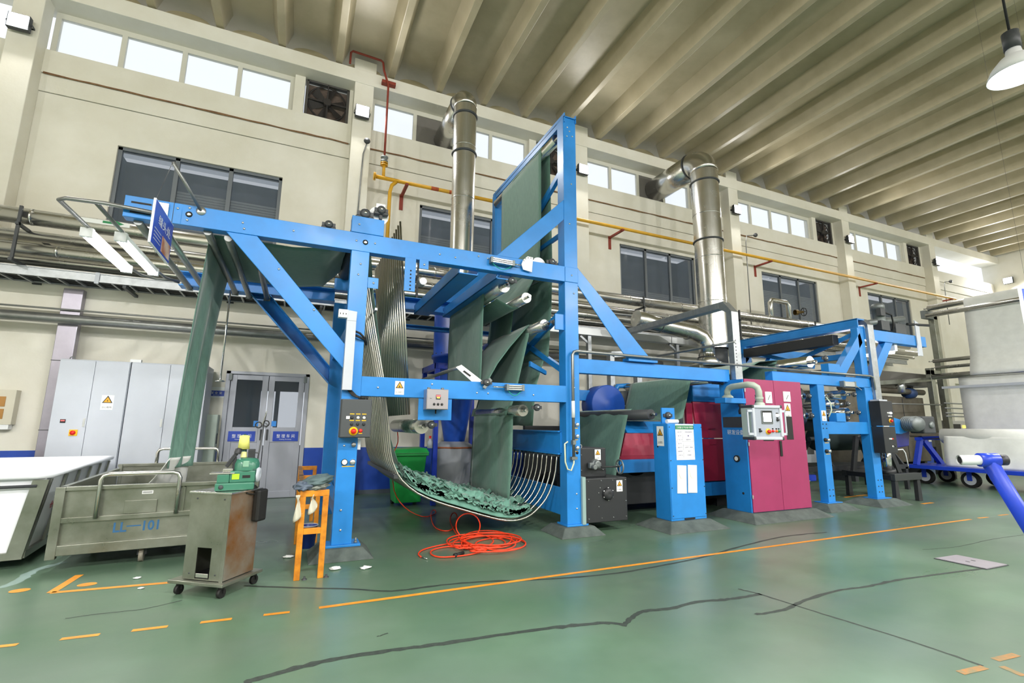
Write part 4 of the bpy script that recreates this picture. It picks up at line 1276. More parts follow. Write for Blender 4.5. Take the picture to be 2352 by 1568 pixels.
# ================================================================== double door
dr = thing('door_1', 'grey aluminium double door with glazed upper halves', 'door', ((DOOR[0] + DOOR[1]) / 2, YW, 0))
del dr['category']; dr['kind'] = 'structure'
dxm = (DOOR[0] + DOOR[1]) / 2
fm = MB().box((DOOR[0] - 0.05, YW - 0.02, 0), (DOOR[0] + 0.03, YW + 0.1, DOOR[2] + 0.03)).box((DOOR[1] - 0.03, YW - 0.02, 0), (DOOR[1] + 0.05, YW + 0.1, DOOR[2] + 0.03)).box((DOOR[0] - 0.05, YW - 0.02, DOOR[2] - 0.03), (DOOR[1] + 0.05, YW + 0.1, DOOR[2] + 0.03))
fm.build('door_frame', M_doorg, dr, bevel=0.004)
M_dglass = bpy.data.materials.new('door_glass'); M_dglass.use_nodes = True
_b = M_dglass.node_tree.nodes['Principled BSDF']
_b.inputs['Base Color'].default_value = (0.08, 0.10, 0.13, 1); _b.inputs['Roughness'].default_value = 0.04; _b.inputs['Alpha'].default_value = 0.35
for s in (0, 1):
    xa, xb = (DOOR[0] + 0.04, dxm - 0.006) if s == 0 else (dxm + 0.006, DOOR[1] - 0.04)
    g0, g1 = 1.42, 2.38
    lf = MB().box((xa, YW + 0.01, 0.01), (xa + 0.11, YW + 0.06, DOOR[2] - 0.04)).box((xb - 0.11, YW + 0.01, 0.01), (xb, YW + 0.06, DOOR[2] - 0.04))
    lf.box((xa + 0.11, YW + 0.01, g1), (xb - 0.11, YW + 0.06, DOOR[2] - 0.04)).box((xa + 0.11, YW + 0.01, 1.12), (xb - 0.11, YW + 0.06, g0)).box((xa + 0.11, YW + 0.01, 0.01), (xb - 0.11, YW + 0.06, 0.14))
    leaf = lf.build('door_leaf', M_doorg, dr, bevel=0.004)
    MB().box((xa + 0.11, YW + 0.025, 0.14), (xb - 0.11, YW + 0.05, 1.12)).build('lower_panel', M_doorg, leaf)
    MB().box((xa + 0.11, YW + 0.03, g0), (xb - 0.11, YW + 0.04, g1)).build('pane', M_dglass, leaf)
    hx = xb - 0.05 if s == 0 else xa + 0.05
    MB().box((hx - 0.018, YW - 0.01, 1.16), (hx + 0.018, YW + 0.012, 1.38)).build('handle', M_dark, leaf, bevel=0.004)
    sx = (xa + xb) / 2 + (-0.05 if s == 0 else 0.06)
    sg = MB().box((sx - 0.24, YW - 0.002, 1.14), (sx + 0.24, YW + 0.009, 1.34)).build('door_sign', M_bsign, leaf)
    text('lettering', '整 理 车 间', (sx, YW - 0.004, 1.245), 0.075, M_signw, leaf, width=0.34)
    text('lettering', 'Finishing Workshop', (sx, YW - 0.004, 1.175), 0.026, M_signw, leaf)
    lx = xb - 0.16 if s == 0 else xa + 0.16
    MB().box((lx - 0.045, YW + 0.02, 1.44), (lx + 0.045, YW + 0.028, 1.55)).build('pane_sticker', mat('sticker_blue', '2f8ae0', 0.4), leaf)
    MB().box((DOOR[0] + 0.0 if s == 0 else DOOR[1] - 0.06, YW - 0.03, DOOR[2] - 0.16), (DOOR[0] + 0.06 if s == 0 else DOOR[1], YW + 0.0, DOOR[2] - 0.02)).build('hinge', M_cast, leaf, bevel=0.004)
MB().torus((dxm, YW - 0.01, 1.46), (0, 1, 0.3), 0.05, 0.006, 18, 6).build('chain', M_cast, dr)
# a dim corridor with a bright window behind the glass
co = MB()
co.box((DOOR[0] - 0.5, YW + 2.6, 0), (-0.86, YW + 2.7, 3.0)).box((DOOR[1] + 0.06, YW + 2.6, 0), (DOOR[1] + 0.9, YW + 2.7, 3.0)).box((-0.86, YW + 2.6, 2.32), (DOOR[1] + 0.06, YW + 2.7, 3.0)).box((-0.86, YW + 2.6, 0), (DOOR[1] + 0.06, YW + 2.7, 0.95)).box((-0.52, YW + 2.6, 0.9), (-0.42, YW + 2.7, 2.5))
co.box((DOOR[0] - 0.5, YW + T, 0), (DOOR[0] - 0.4, YW + 2.7, 3.0)).box((DOOR[1] + 0.8, YW + T, 0), (DOOR[1] + 0.9, YW + 2.7, 3.0)).box((DOOR[0] - 0.5, YW + T, 2.9), (DOOR[1] + 0.9, YW + 2.7, 3.0)).box((DOOR[0] - 0.5, YW + T, -0.1), (DOOR[1] + 0.9, YW + 2.7, 0))
struct(co.build('corridor_shell', mat('dim_corridor', '8a9098', 0.8), dr))

# room sign, wall boxes
rs = thing('room_sign', 'small blue and white room sign left of the double door', 'sign', (-1.49, YW, 2.0))
MB().box((-1.64, YW - 0.012, 2.0), (-1.34, YW, 2.21)).build('sign_board', M_signw, rs)
MB().box((-1.63, YW - 0.015, 2.03), (-1.35, YW - 0.011, 2.14)).build('blue_band', M_bsign, rs)
text('lettering', '保 全 室', (-1.49, YW - 0.017, 2.095), 0.05, M_signw, rs, width=0.2)
text('lettering', 'Safety Room', (-1.49, YW - 0.017, 2.048), 0.02, M_signw, rs)
sb = thing('slim_cabinet', 'slim pale grey wall cabinet between the electrical cabinets and the door', 'cabinet', (-1.46, YW - 0.2, 0))
MB().box((-1.62, YW - 0.28, 0.0), (-1.38, YW - 0.005, 1.66)).build('body', M_hmi, sb, bevel=0.006)
MB().box((-1.612, YW - 0.288, 0.02), (-1.388, YW - 0.281, 1.64)).build('door', M_hmi, sb, bevel=0.003)
MB().box((-1.382, YW - 0.2, 1.1), (-1.372, YW - 0.12, 1.3)).build('vent', M_dark, sb)

bx = thing('distribution_box', 'beige wall box with two amber warning windows at the left edge', 'electrical box', (-4.7, YW, 1.4))
MB().box((-5.1, YW - 0.16, 1.44), (-4.43, YW - 0.001, 2.03)).build('body', mat('beige_enamel', 'cbc6b4', 0.5), bx, bevel=0.006)
for zz in (1.83, 1.62):
    wv = MB().box((-5.0, YW - 0.168, zz - 0.085), (-4.55, YW - 0.161, zz + 0.085)).build('amber_window', mat('amber_plastic', 'a87838', 0.3), bx)
    warning_sign(bx, (-4.82, YW - 0.17, zz), 0.14, 0.15, kind='bolt')
MB().box((-5.08, YW - 0.15, 1.36), (-4.46, YW - 0.03, 1.44)).build('lower_tray', M_white, bx)

# --- two electrical cabinets, each with two doors
YE = 10.42
for k, (xa, xb) in enumerate(((-3.70, -2.735), (-2.72, -1.56))):
    ec = thing('electrical_cabinet', ['tall light grey electrical cabinet with a red-yellow rotary switch, beside the riser', 'tall light grey electrical cabinet nearest the double door'][k], 'cabinet', ((xa + xb) / 2, YE + 0.3, 0), 'electrical cabinets')
    MB().box((xa, YE, 0.08), (xb, YW - 0.12, 2.55)).build('body', M_lgrey, ec, bevel=0.006)
    MB().box((xa + 0.02, YE + 0.02, 0), (xb - 0.02, YW - 0.14, 0.08)).build('plinth', M_dark, ec)
    xm = (xa + xb) / 2
    for j, (a, b_) in enumerate(((xa + 0.006, xm - 0.003), (xm + 0.003, xb - 0.006))):
        dd = MB().box((a, YE - 0.022, 0.10), (b_, YE - 0.001, 2.53)).build('door', M_lgrey, ec, bevel=0.004)
        lx = b_ - 0.05 if j == 0 else a + 0.05
        if j == 0:
            MB().box((b_ - 0.045, YE - 0.032, 1.42), (b_ - 0.015, YE - 0.021, 1.56)).build('lock', M_alu, dd)
        else:
            warning_sign(dd, ((a + b_) / 2, YE - 0.025, 1.83), 0.17, 0.25, kind='bolt')
        if k == 0 and j == 0:
            MB().box((a + 0.13, YE - 0.03, 1.48), (a + 0.20, YE - 0.021, 1.54)).build('ammeter', M_ink, dd)
            MB().box((a + 0.14, YE - 0.032, 1.51), (a + 0.19, YE - 0.03, 1.525)).build('meter_digits', M_emitr, dd)
            MB().box((a + 0.27, YE - 0.035, 1.27), (a + 0.38, YE - 0.021, 1.37)).build('switch_plate', M_btn_y, dd)
            MB().lathe([(0.035, 0), (0.035, 0.03), (0, 0.035)], (a + 0.325, YE - 0.035, 1.32), (0, -1, 0), 14).build('rotary_switch', M_btn_r, dd)
    MB().torus((xa + 0.08 if k == 0 else xb - 0.06, YE + 0.2, 2.58), (0, 1, 0), 0.03, 0.008, 14, 6).build('lifting_eye', M_cast, ec)
MB().box((-2.76, YE + 0.02, 2.55), (-2.60, YE + 0.1, 2.60)).build('name_plate', M_white, ec)

# --- work lamps under the overhanging arm
wl = thing('lamp_conduit', 'bent grey conduit frame holding the two tube lamps at the arm end', 'conduit', (-2.2, 7.5, 3.7))
ZC = 3.75
MB().tube([(-1.53, Y0 - 0.05, 3.735), (-2.0, Y0 - 0.05, 3.76), (-2.32, Y0 - 0.05, ZC), (-2.40, Y0 + 0.02, ZC), (-2.40, 8.6, ZC), (-2.36, 8.85, ZC), (-2.2, 8.98, ZC), (-1.88, 8.98, ZC)], 0.022, 10).build('conduit', M_gpipe, wl)
MB().tube([(-2.08, Y0 - 0.03, 3.755), (-2.08, 8.55, ZC), (-2.05, 8.85, ZC), (-1.88, 8.95, ZC - 0.03)], 0.022, 10).build('conduit', M_gpipe, wl)
for k, lx in enumerate((-2.40, -2.08)):
    tl = thing('tube_lamp', ['lit tube lamp under the outer conduit at the arm end', 'lit tube lamp under the inner conduit, nearer the blue arm'][k], 'lamp', (lx, 7.6, 3.65), 'tube lamps at the arm end')
    MB().box((lx - 0.055, 6.85, 3.67), (lx + 0.055, 8.35, 3.73)).build('housing', M_white, tl, bevel=0.006)
    for s in (-1, 1):
        MB().cyl((lx + s * 0.027, 6.92, 3.648), (lx + s * 0.027, 8.28, 3.648), 0.024, 12).build('tube', M_emitw, tl)
    MB().box((lx - 0.06, 6.84, 3.63), (lx + 0.06, 6.90, 3.735)).build('end_cap', M_white, tl)
    MB().box((lx - 0.06, 8.30, 3.63), (lx + 0.06, 8.36, 3.735)).build('end_cap', M_white, tl)
    ld = bpy.data.lights.new('tube_lamp_glow', 'AREA'); ld.shape = 'RECTANGLE'; ld.size = 0.1; ld.size_y = 1.4; ld.energy = 22
    lo = bpy.data.objects.new('tube_lamp_glow', ld); C.objects.link(lo); lo.location = (lx, 7.6, 3.62)

# --- hanging process sign
hs = thing('hanging_sign', 'blue hanging process sign with a small photo beside the tube lamps', 'sign', (-1.37, 5.6, 3.4))
XS = -1.37
za, zb, ya, yb = 3.16, 3.60, 5.25, 5.96
MB().box((XS - 0.02, ya, za), (XS, yb, zb)).build('board', M_white, hs)
MB().box((XS, ya + 0.01, za + 0.01), (XS + 0.003, yb - 0.01, zb - 0.01)).build('blue_face', M_bsign, hs)
text('lettering', '缝头处', (XS + 0.006, (ya + yb) / 2 + 0.02, zb - 0.15), 0.10, M_signw, hs, normal=(1, 0, 0), right=(0, 1, 0), width=0.46)
MB().box((XS + 0.003, ya + 0.35, za + 0.03), (XS + 0.005, yb - 0.04, za + 0.19)).build('photo_print', mat('print_brown', 'a8674a', 0.5, col2='c9b3a4', scale=6), hs)
for k in range(4):
    MB().box((XS + 0.003, ya + 0.06, za + 0.17 - 0.035 * k), (XS + 0.005, ya + 0.30, za + 0.178 - 0.035 * k)).build('text_line', M_lgrey, hs)
MB().cyl((XS - 0.01, ya + 0.03, zb), (-1.40, Y0 - 0.36, 4.21), 0.003, 6).cyl((XS - 0.01, yb - 0.05, zb), (XS - 0.01, yb - 0.05, 3.9), 0.003, 6).build('wire', M_dark, hs)

# --- stainless trolley LL-101
a = math.radians(4)
TM = Matrix.Translation((-2.17, 6.60, 0)) @ Matrix.Rotation(a, 4, 'Z')
tr = thing('steel_trolley', 'low stainless steel cloth trolley lettered LL-101 with a hoop handle', 'trolley', TM @ Vector((0.9, 1.2, 0)))
TW, TL, TZ0, TZ1 = 1.80, 2.45, 0.17, 0.83


def tb(name, a_, b_, m=M_ssb, parent=None, bevel=0.004):
    return MB().box(a_, b_).xf(TM).build(name, m, parent or tr, bevel=bevel)


tb('front_panel', (0.02, 0.03, TZ0 + 0.05), (TW - 0.02, 0.04, TZ1 - 0.03))
tb('back_panel', (0.02, TL - 0.04, TZ0), (TW - 0.02, TL - 0.03, TZ1 + 0.06))
tb('side_panel', (0.0, 0.03, TZ0), (0.01, TL - 0.03, TZ1)); tb('side_panel', (TW - 0.01, 0.03, TZ0), (TW, TL - 0.03, TZ1))
tb('bottom_panel', (0.02, 0.03, TZ0 + 0.04), (TW - 0.02, TL - 0.03, TZ0 + 0.05))
tb('rail', (0.04, -0.012, 0.15), (TW, 0.03, 0.25)); tb('rail', (0.04, -0.012, 0.47), (TW, 0.03, 0.52)); tb('top_rim', (-0.02, -0.01, TZ1 - 0.04), (TW + 0.02, 0.06, TZ1))
tb('top_rim', (-0.02, 0, TZ1 - 0.04), (0.03, TL, TZ1)); tb('top_rim', (TW - 0.03, 0, TZ1 - 0.04), (TW + 0.02, TL, TZ1)); tb('top_rim', (0, TL - 0.06, TZ1 + 0.02), (TW, TL, TZ1 + 0.06))
tb('corner_post', (-0.03, -0.02, 0.12), (0.05, 0.05, TZ1)); tb('corner_post', (TW - 0.05, -0.02, 0.12), (TW + 0.03, 0.05, TZ1)); tb('corner_post', (0.02, TL - 0.08, 0.15), (0.06, TL - 0.04, TZ1 + 0.06)); tb('corner_post', (TW - 0.06, TL - 0.08, 0.15), (TW - 0.02, TL - 0.04, TZ1 + 0.06))
for hx0, hx1, yy, zb in ((0.33, 1.03, -0.035, 0.50), (0.45, 1.25, TL + 0.01, 0.6)):
    zt = 0.95 if yy < 0 else 1.10
    pts = [(hx0, yy, zb), (hx0, yy, zt - 0.06), (hx0 + 0.02, yy, zt - 0.015), (hx0 + 0.07, yy, zt), (hx1 - 0.07, yy, zt), (hx1 - 0.02, yy, zt - 0.015), (hx1, yy, zt - 0.06), (hx1, yy, zb)]
    MB().tube(pts, 0.022, 12).xf(TM).build('hoop_handle', M_ss, tr)
for xx in (0.33, 1.08):
    MB().poly_x([(-0.01, 0.52), (0.03, 0.52), (0.03, 0.80), (-0.01, 0.78)], xx, xx + 0.012).xf(TM).build('gusset', M_ssb, tr)
tb('document_pocket', (0.55, 0.012, 0.52), (0.84, 0.028, 0.66)); tb('barcode_label', (0.69, 0.026, 0.72), (0.79, 0.03, 0.755), M_signw)
for k in range(14):
    tb('barcode_line', (0.698 + k * 0.0062, 0.0245, 0.727), (0.701 + k * 0.0062, 0.0262, 0.748), M_ink, bevel=0)
c_ = TM @ Vector((0.68, 0.028, 0.385))
text('lettering', 'LL─101', c_, 0.105, mat('stencil_blue', '2a5f8c', 0.6), tr, normal=(math.sin(a), -math.cos(a), 0), right=(math.cos(a), math.sin(a), 0), width=0.40, bold=0.025)
for wx, wy in ((0.75, 0.10), (1.62, 0.16), (0.75, TL - 0.3), (1.5, TL - 0.3), (0.12, 1.2)):
    w_ = MB().cyl((wx - 0.02, wy, 0.07), (wx + 0.02, wy, 0.07), 0.07, 20).xf(TM).build('wheel', mat('grey_tyre', '8a8478', 0.6), tr)
    MB().bar((wx - 0.028, wy, 0.07), (wx - 0.028, wy, 0.17), 0.03, 0.006).bar((wx + 0.028, wy, 0.07), (wx + 0.028, wy, 0.17), 0.03, 0.006).box((wx - 0.04, wy - 0.04, 0.155), (wx + 0.04, wy + 0.04, 0.172)).xf(TM).build('fork', M_dark, w_)
# white cloth sloping in the trolley
wc = MB()
def wfn(u, v):
    p = Vector((-1.70 + 0.46 * v, 6.80 + 0.5 * v, 0.62)).lerp(Vector((-1.27 + 0.14 * v, 6.68 + 0.5 * v, 1.10)), u)
    p.x += 0.02 * math.sin(v * 14 + u * 3)
    p.z -= 0.05 * math.sin(math.pi * u)
    return p
wc.grid(wfn, 20, 30)
tag(wc.build('white_cloth', M_wfab, solid=0.004), 'white cloth end rising out of the steel trolley to the green cloth', 'cloth')

# --- white plastic tub trolley at the left edge
a2 = math.radians(6)
UM = Matrix.Translation((-2.50, 6.88, 0)) @ Matrix.Rotation(a2, 4, 'Z')      # near right bottom corner
ut = thing('tub_trolley', 'large white plastic tub on a steel trolley frame at the left edge', 'trolley', UM @ Vector((-1, 1.2, 0)))
M_tub = mat('white_polyethylene', 'e8eaf0', 0.45)
UW, UL, z0, z1 = 2.2, 3.0, 0.16, 0.93
def quadbox(name, b, t, m, th=0.0):
    return MB().hexa([UM @ Vector(p) for p in b], [UM @ Vector(p) for p in t]).build(name, m, ut)
fl = 0.12
quadbox('tub_wall', [(-UW, 0, z0), (0, 0, z0), (0, 0.02, z0), (-UW, 0.02, z0)], [(-UW - fl, -fl * 0.3, z1), (fl, -fl * 0.3, z1), (fl, 0.0, z1), (-UW - fl, 0.0, z1)], M_tub)
quadbox('tub_wall', [(-0.02, 0, z0), (0, 0, z0), (0, UL, z0), (-0.02, UL, z0)], [(fl - 0.03, -fl * 0.3, z1), (fl, -fl * 0.3, z1), (fl, UL + fl, z1), (fl - 0.03, UL + fl, z1)], M_tub)
quadbox('tub_wall', [(-UW, UL - 0.02, z0), (0, UL - 0.02, z0), (0, UL, z0), (-UW, UL, z0)], [(-UW - fl, UL + fl - 0.03, z1), (fl, UL + fl - 0.03, z1), (fl, UL + fl, z1), (-UW - fl, UL + fl, z1)], M_tub)
quadbox('tub_wall', [(-UW, 0, z0), (-UW + 0.02, 0, z0), (-UW + 0.02, UL, z0), (-UW, UL, z0)], [(-UW - fl, -fl * 0.3, z1), (-UW - fl + 0.03, -fl * 0.3, z1), (-UW - fl + 0.03, UL + fl, z1), (-UW - fl, UL + fl, z1)], M_tub)
quadbox('tub_floor', [(-UW, 0, z0), (0, 0, z0), (0, UL, z0), (-UW, UL, z0)], [(-UW, 0, z0 + 0.02), (0, 0, z0 + 0.02), (0, UL, z0 + 0.02), (-UW, UL, z0 + 0.02)], M_tub)
rim = [(fl + 0.02, -fl * 0.3 + 0.03), (fl + 0.02, UL + fl - 0.05), (fl - 0.05, UL + fl + 0.02), (-UW - fl + 0.05, UL + fl + 0.02), (-UW - fl - 0.02, UL + fl - 0.05), (-UW - fl - 0.02, -fl * 0.3 + 0.03), (-UW - fl + 0.05, -fl * 0.3 - 0.04), (fl - 0.06, -fl * 0.3 - 0.04)]
MB().tube([UM @ Vector((x, y, z1)) for x, y in rim], 0.03, 10, closed=True).build('tub_rim', M_tub, ut)
for k in range(6):
    yy = 0.02 + k * 0.58
    MB().hexa([UM @ Vector(p) for p in ((0.004, yy, 0.12), (0.03, yy, 0.12), (0.03, yy + 0.05, 0.12), (0.004, yy + 0.05, 0.12))], [UM @ Vector(p) for p in ((fl + 0.004, yy, z1 - 0.04), (fl + 0.03, yy, z1 - 0.04), (fl + 0.03, yy + 0.05, z1 - 0.04), (fl + 0.004, yy + 0.05, z1 - 0.04))]).build('upright', M_ssb, ut)
MB().hexa([UM @ Vector(p) for p in ((-0.10, -0.05, 0.12), (0.03, -0.05, 0.12), (0.03, 0.0, 0.12), (-0.10, 0.0, 0.12))], [UM @ Vector(p) for p in ((0.02, -0.085, z1 - 0.04), (fl + 0.03, -0.085, z1 - 0.04), (fl + 0.03, -0.035, z1 - 0.04), (0.02, -0.035, z1 - 0.04))]).build('corner_post', M_ssb, ut)
MB().box((-UW, -0.05, 0.10), (0.03, 0.03, 0.17)).box((-0.05, 0, 0.10), (0.04, UL, 0.17)).xf(UM).build('base_rail', M_ssb, ut)
MB().cyl((-UW, -0.10, 0.82), (0.06, -0.08, 0.83), 0.016, 8).xf(UM).build('front_bar', M_dark, ut)
for wx, wy in ((-0.35, 0.3), (-0.35, 2.6), (-1.8, 0.3), (-1.8, 2.6)):
    MB().cyl((wx - 0.025, wy, 0.06), (wx + 0.025, wy, 0.06), 0.06, 18).bar((wx, wy, 0.06), (wx, wy, 0.15), 0.03, 0.05).xf(UM).build('wheel', M_rubber, ut)
nx = Vector((math.cos(a2), math.sin(a2), 0)); ny = Vector((-math.sin(a2), math.cos(a2), 0))
M_redink = mat('red_ink', 'c4202c', 0.6)
for k, (tx, body, w) in enumerate(((0.47, '专用', 0.5), (0.36, '长优布车', 0.95), (0.26, '3901', 0.5))):
    t_ = 0.08
    zz = 0.68 - k * 0.115
    off = fl * (zz - z0) / (z1 - z0) + 0.006
    text('lettering', body, UM @ Vector((off, 0.92, zz)), 0.085, M_redink, ut, normal=nx - Vector((0, 0, 0.15)), right=ny, width=w)

# --- sewing stand
L_, N_, R_ = Vector((-0.815, 5.37, 0)), Vector((-0.475, 5.12, 0)), Vector((-0.245, 5.40, 0))
u_ = (N_ - L_).normalized(); v_ = Vector((-u_.y, u_.x, 0))
SM = Matrix(((u_.x, v_.x, 0, L_.x), (u_.y, v_.y, 0, L_.y), (0, 0, 1, 0), (0, 0, 0, 1)))
su, sv = (N_ - L_).length, 0.37
ss = thing('sewing_stand', 'rusty stainless steel sewing cabinet on castors in front of the trolley', 'cabinet', SM @ Vector((su / 2, sv / 2, 0)))
M_rust = mat('rusting_steel', 'a8a59c', 0.4, 0.8, col2='9a6c3c', scale=2.2, rvar=0.1)
def sbx(name, a_, b_, m=M_ssb, parent=None, bevel=0.003):
    return MB().box(a_, b_).xf(SM).build(name, m, parent or ss, bevel=bevel)
fp_ = MB().box((0, 0, 0.13), (su, 0.008, 0.14)).box((0, 0, 0.14), (0.13, 0.008, 0.40)).box((0.28, 0, 0.14), (su, 0.008, 0.40)).box((0, 0, 0.40), (su, 0.008, 0.865)).xf(SM)
fp_.build('front_panel', M_ssb, ss)
sbx('side_panel', (su - 0.008, 0.008, 0.13), (su, sv, 0.865), M_rust); sbx('side_panel', (0, 0.008, 0.13), (0.008, sv, 0.865)); sbx('back_panel', (0.008, sv - 0.008, 0.13), (su - 0.008, sv, 0.865))
sbx('inner_floor', (0.01, 0.01, 0.13), (su - 0.01, sv - 0.01, 0.145), M_black)
sbx('corner_strip', (su - 0.035, -0.006, 0.12), (su + 0.004, 0.0, 0.865))
sbx('table_top', (-0.015, -0.015, 0.865), (su + 0.015, sv + 0.015, 0.882), M_ss)
sbx('base_plate', (-0.10, -0.05, 0.098), (su + 0.05, sv + 0.07, 0.125), M_ssb)
sbx('pedal_bar', (0.14, -0.004, 0.15), (0.27, 0.004, 0.185), M_ss)
for px_, pz_ in ((0.07, 0.18), (su - 0.08, 0.18), (su - 0.06, 0.82), (0.07, 0.82)):
    MB().lathe([(0.008, 0), (0.007, 0.004), (0, 0.004)], SM @ Vector((px_, -0.001, pz_)), -v_, 8).build('screw', M_dark, ss)
for wx, wy in ((-0.02, 0.0), (su - 0.0, 0.0), (su + 0.0, sv + 0.02), (-0.02, sv + 0.02)):
    w_ = MB().cyl((wx - 0.016, wy, 0.04), (wx + 0.016, wy, 0.04), 0.04, 18).xf(SM).build('castor_wheel', M_rubber, ss)
    MB().bar((wx - 0.02, wy, 0.04), (wx - 0.01, wy, 0.098), 0.03, 0.005).bar((wx + 0.02, wy, 0.04), (wx + 0.01, wy, 0.098), 0.03, 0.005).cyl((wx, wy, 0.07), (wx, wy, 0.1), 0.025, 12).xf(SM).build('castor_fork', M_rubber, w_)
# black motor pedal box at the right side
MB().box((su + 0.002, sv - 0.10, 0.58), (su + 0.07, sv + 0.03, 0.875)).xf(SM).build('motor_cover', M_rubber, ss, bevel=0.02)

# --- green overlock sewing machine
zt = 0.884
c0_ = SM @ Vector((0.30, 0.19, zt))
QM = Matrix.Translation(c0_) @ Matrix.Rotation(math.radians(2), 4, 'Z')
sw = thing('sewing_machine', 'small green overlock sewing machine on the steel sewing cabinet', 'sewing machine', c0_)
M_sg = mat('machine_green', '3a7560', 0.3, coat=0.4)
M_sgd = mat('machine_green_dark', '1f4a40', 0.4)
def q_(name, a_, b_, m, bevel=0.008, parent=None):
    return MB().box(a_, b_).xf(QM).build(name, m, parent or sw, bevel=bevel)
q_('base', (-0.17, -0.10, 0.0), (0.15, 0.10, 0.07), M_sg, 0.012)
q_('body', (-0.06, -0.09, 0.07), (0.15, 0.10, 0.175), M_sg, 0.01)
q_('cloth_block', (-0.16, -0.095, 0.07), (-0.06, 0.05, 0.15), M_sg, 0.01)
q_('work_plate', (-0.22, -0.10, 0.15), (-0.02, 0.06, 0.162), M_ss, 0.003)
MB().lathe([(0.11, 0.0), (0.11, 0.06), (0.095, 0.10), (0.06, 0.115), (0, 0.12)], (0.07, 0.01, 0.175), (0, 0, 1), 20).xf(QM).build('head_cover', M_sg, sw)
q_('head_plate', (0.04, -0.103, 0.21), (0.09, -0.09, 0.265), mat('plate_sage', '7fa890', 0.4), 0.004)
q_('presser_bar', (-0.05, -0.03, 0.162), (-0.02, 0.0, 0.30), M_black, 0.004)
MB().bar((-0.10, -0.02, 0.21), (-0.01, -0.02, 0.36), 0.035, 0.035).xf(QM).build('needle_arm', M_black, sw, bevel=0.006)
MB().lathe([(0.03, 0), (0.03, 0.05), (0.0, 0.055)], (-0.02, -0.02, 0.33), (0.2, 0, 1), 12).xf(QM).build('needle_head', M_black, sw)
q_('presser_foot', (-0.12, -0.06, 0.165), (-0.04, 0.0, 0.195), M_ss, 0.004)
q_('dial_plate', (-0.04, -0.095, 0.10), (0.02, -0.088, 0.15), mat('lime_label', 'a8c62c', 0.5), 0)
q_('slot_window', (0.045, -0.093, 0.11), (0.11, -0.088, 0.135), M_ink, 0)
MB().lathe([(0.02, 0), (0.02, 0.006), (0.008, 0.01), (0, 0.01)], (-0.12, -0.10, 0.035), (0, -1, 0), 14).xf(QM).build('knob', M_dark, sw)
MB().lathe([(0.0, 0), (0.07, 0.0), (0.072, 0.02), (0.06, 0.035), (0.025, 0.04), (0, 0.03)], (0.155, -0.01, 0.13), (1, -0.25, 0), 24).xf(QM).build('hand_wheel', M_lgrey, sw)
MB().lathe([(0.03, 0), (0.022, 0.05), (0, 0.052)], (0.035, 0.0, 0.295), (0, 0, 1), 12).xf(QM).build('thread_post', mat('cream_plastic', 'cfd08a', 0.5), sw)
q_('tension_cover', (0.07, -0.03, 0.28), (0.13, 0.04, 0.37), M_black, 0.006)
q_('side_frame', (0.10, -0.085, 0.07), (0.158, 0.08, 0.19), M_sgd, 0.006)
# thread stand with a yellow cone
tp = SM @ Vector((su - 0.05, sv - 0.05, zt))
ts = thing('thread_stand', 'thin thread stand with a pale yellow cone and hanging scissors', 'thread stand', tp)
MB().lathe([(0.0, 0), (0.045, 0), (0.04, 0.012), (0.015, 0.03), (0.01, 0.06)], tp, (0, 0, 1), 16).build('base', M_rubber, ts)
MB().tube([tp, tp + Vector((0.02, 0.02, 0.3)), tp + Vector((0.05, 0.05, 0.72))], 0.007, 8).build('rod', M_dark, ts)
arm0 = tp + Vector((0.022, 0.022, 0.33)); arm1 = arm0 + Vector((-0.14, 0.04, 0.0))
MB().bar(arm0, arm1, 0.02, 0.012).build('arm', M_alu, ts)
MB().lathe([(0.03, 0), (0.03, 0.035), (0.012, 0.04), (0.012, 0.18)], arm1, (0, 0, 1), 14).build('spool_holder', M_sgd, ts)
MB().lathe([(0.0, 0.036), (0.052, 0.036), (0.042, 0.165), (0.02, 0.17), (0, 0.17)], arm1, (0, 0, 1), 24).build('thread_cone', mat('yellow_thread', 'dcdc78', 0.8, bump=0.1, bscale=200), ts)
scp = tp + Vector((0.025, 0.03, 0.60))
MB().torus(scp + Vector((-0.03, 0, 0)), (0.2, 1, 0), 0.028, 0.006, 18, 6).torus(scp + Vector((0.035, 0, 0.015)), (0.2, 1, 0), 0.028, 0.006, 18, 6).build('scissor_handle', M_rubber, ts)
MB().bar(scp + Vector((0.0, 0, 0.0)), scp + Vector((0.03, 0.01, 0.14)), 0.012, 0.004).build('scissor_blade', M_ss, ts)
MB().tube([SM @ Vector((0.42, 0.2, zt + 0.03)), SM @ Vector((su + 0.01, 0.18, zt - 0.03)), SM @ Vector((su + 0.02, 0.26, zt - 0.05)), SM @ Vector((su + 0.02, 0.33, zt - 0.02))], 0.006, 6).build('power_cord', M_rubber, sw)

# --- orange bench
ob = thing('orange_bench', 'narrow orange steel bench frame in front of the first blue post', 'bench', (0.24, 6.8, 0))
BH = 0.84
def ol(x, y, z0=0.0, w=0.055):
    MB().box((x - w / 2, y - 0.025, z0), (x + w / 2, y + 0.025, BH - 0.05)).build('leg', M_orange, ob, bevel=0.004)
ol(0.13, 5.40); ol(0.345, 5.40)
ol(0.13, 6.95); ol(0.345, 6.95)
ol(0.13, 8.45); ol(0.345, 8.45)
for y in (5.40, 6.95, 8.45):
    MB().box((0.10, y - 0.025, BH - 0.06), (0.375, y + 0.025, BH)).build('top_rail', M_orange, ob, bevel=0.004)
    MB().box((0.157, y - 0.022, 0.42), (0.318, y + 0.022, 0.475)).build('stretcher', M_orange, ob, bevel=0.004)
MB().box((0.10, 5.43, BH - 0.05), (0.155, 8.42, BH)).build('long_rail', M_orange, ob, bevel=0.004)
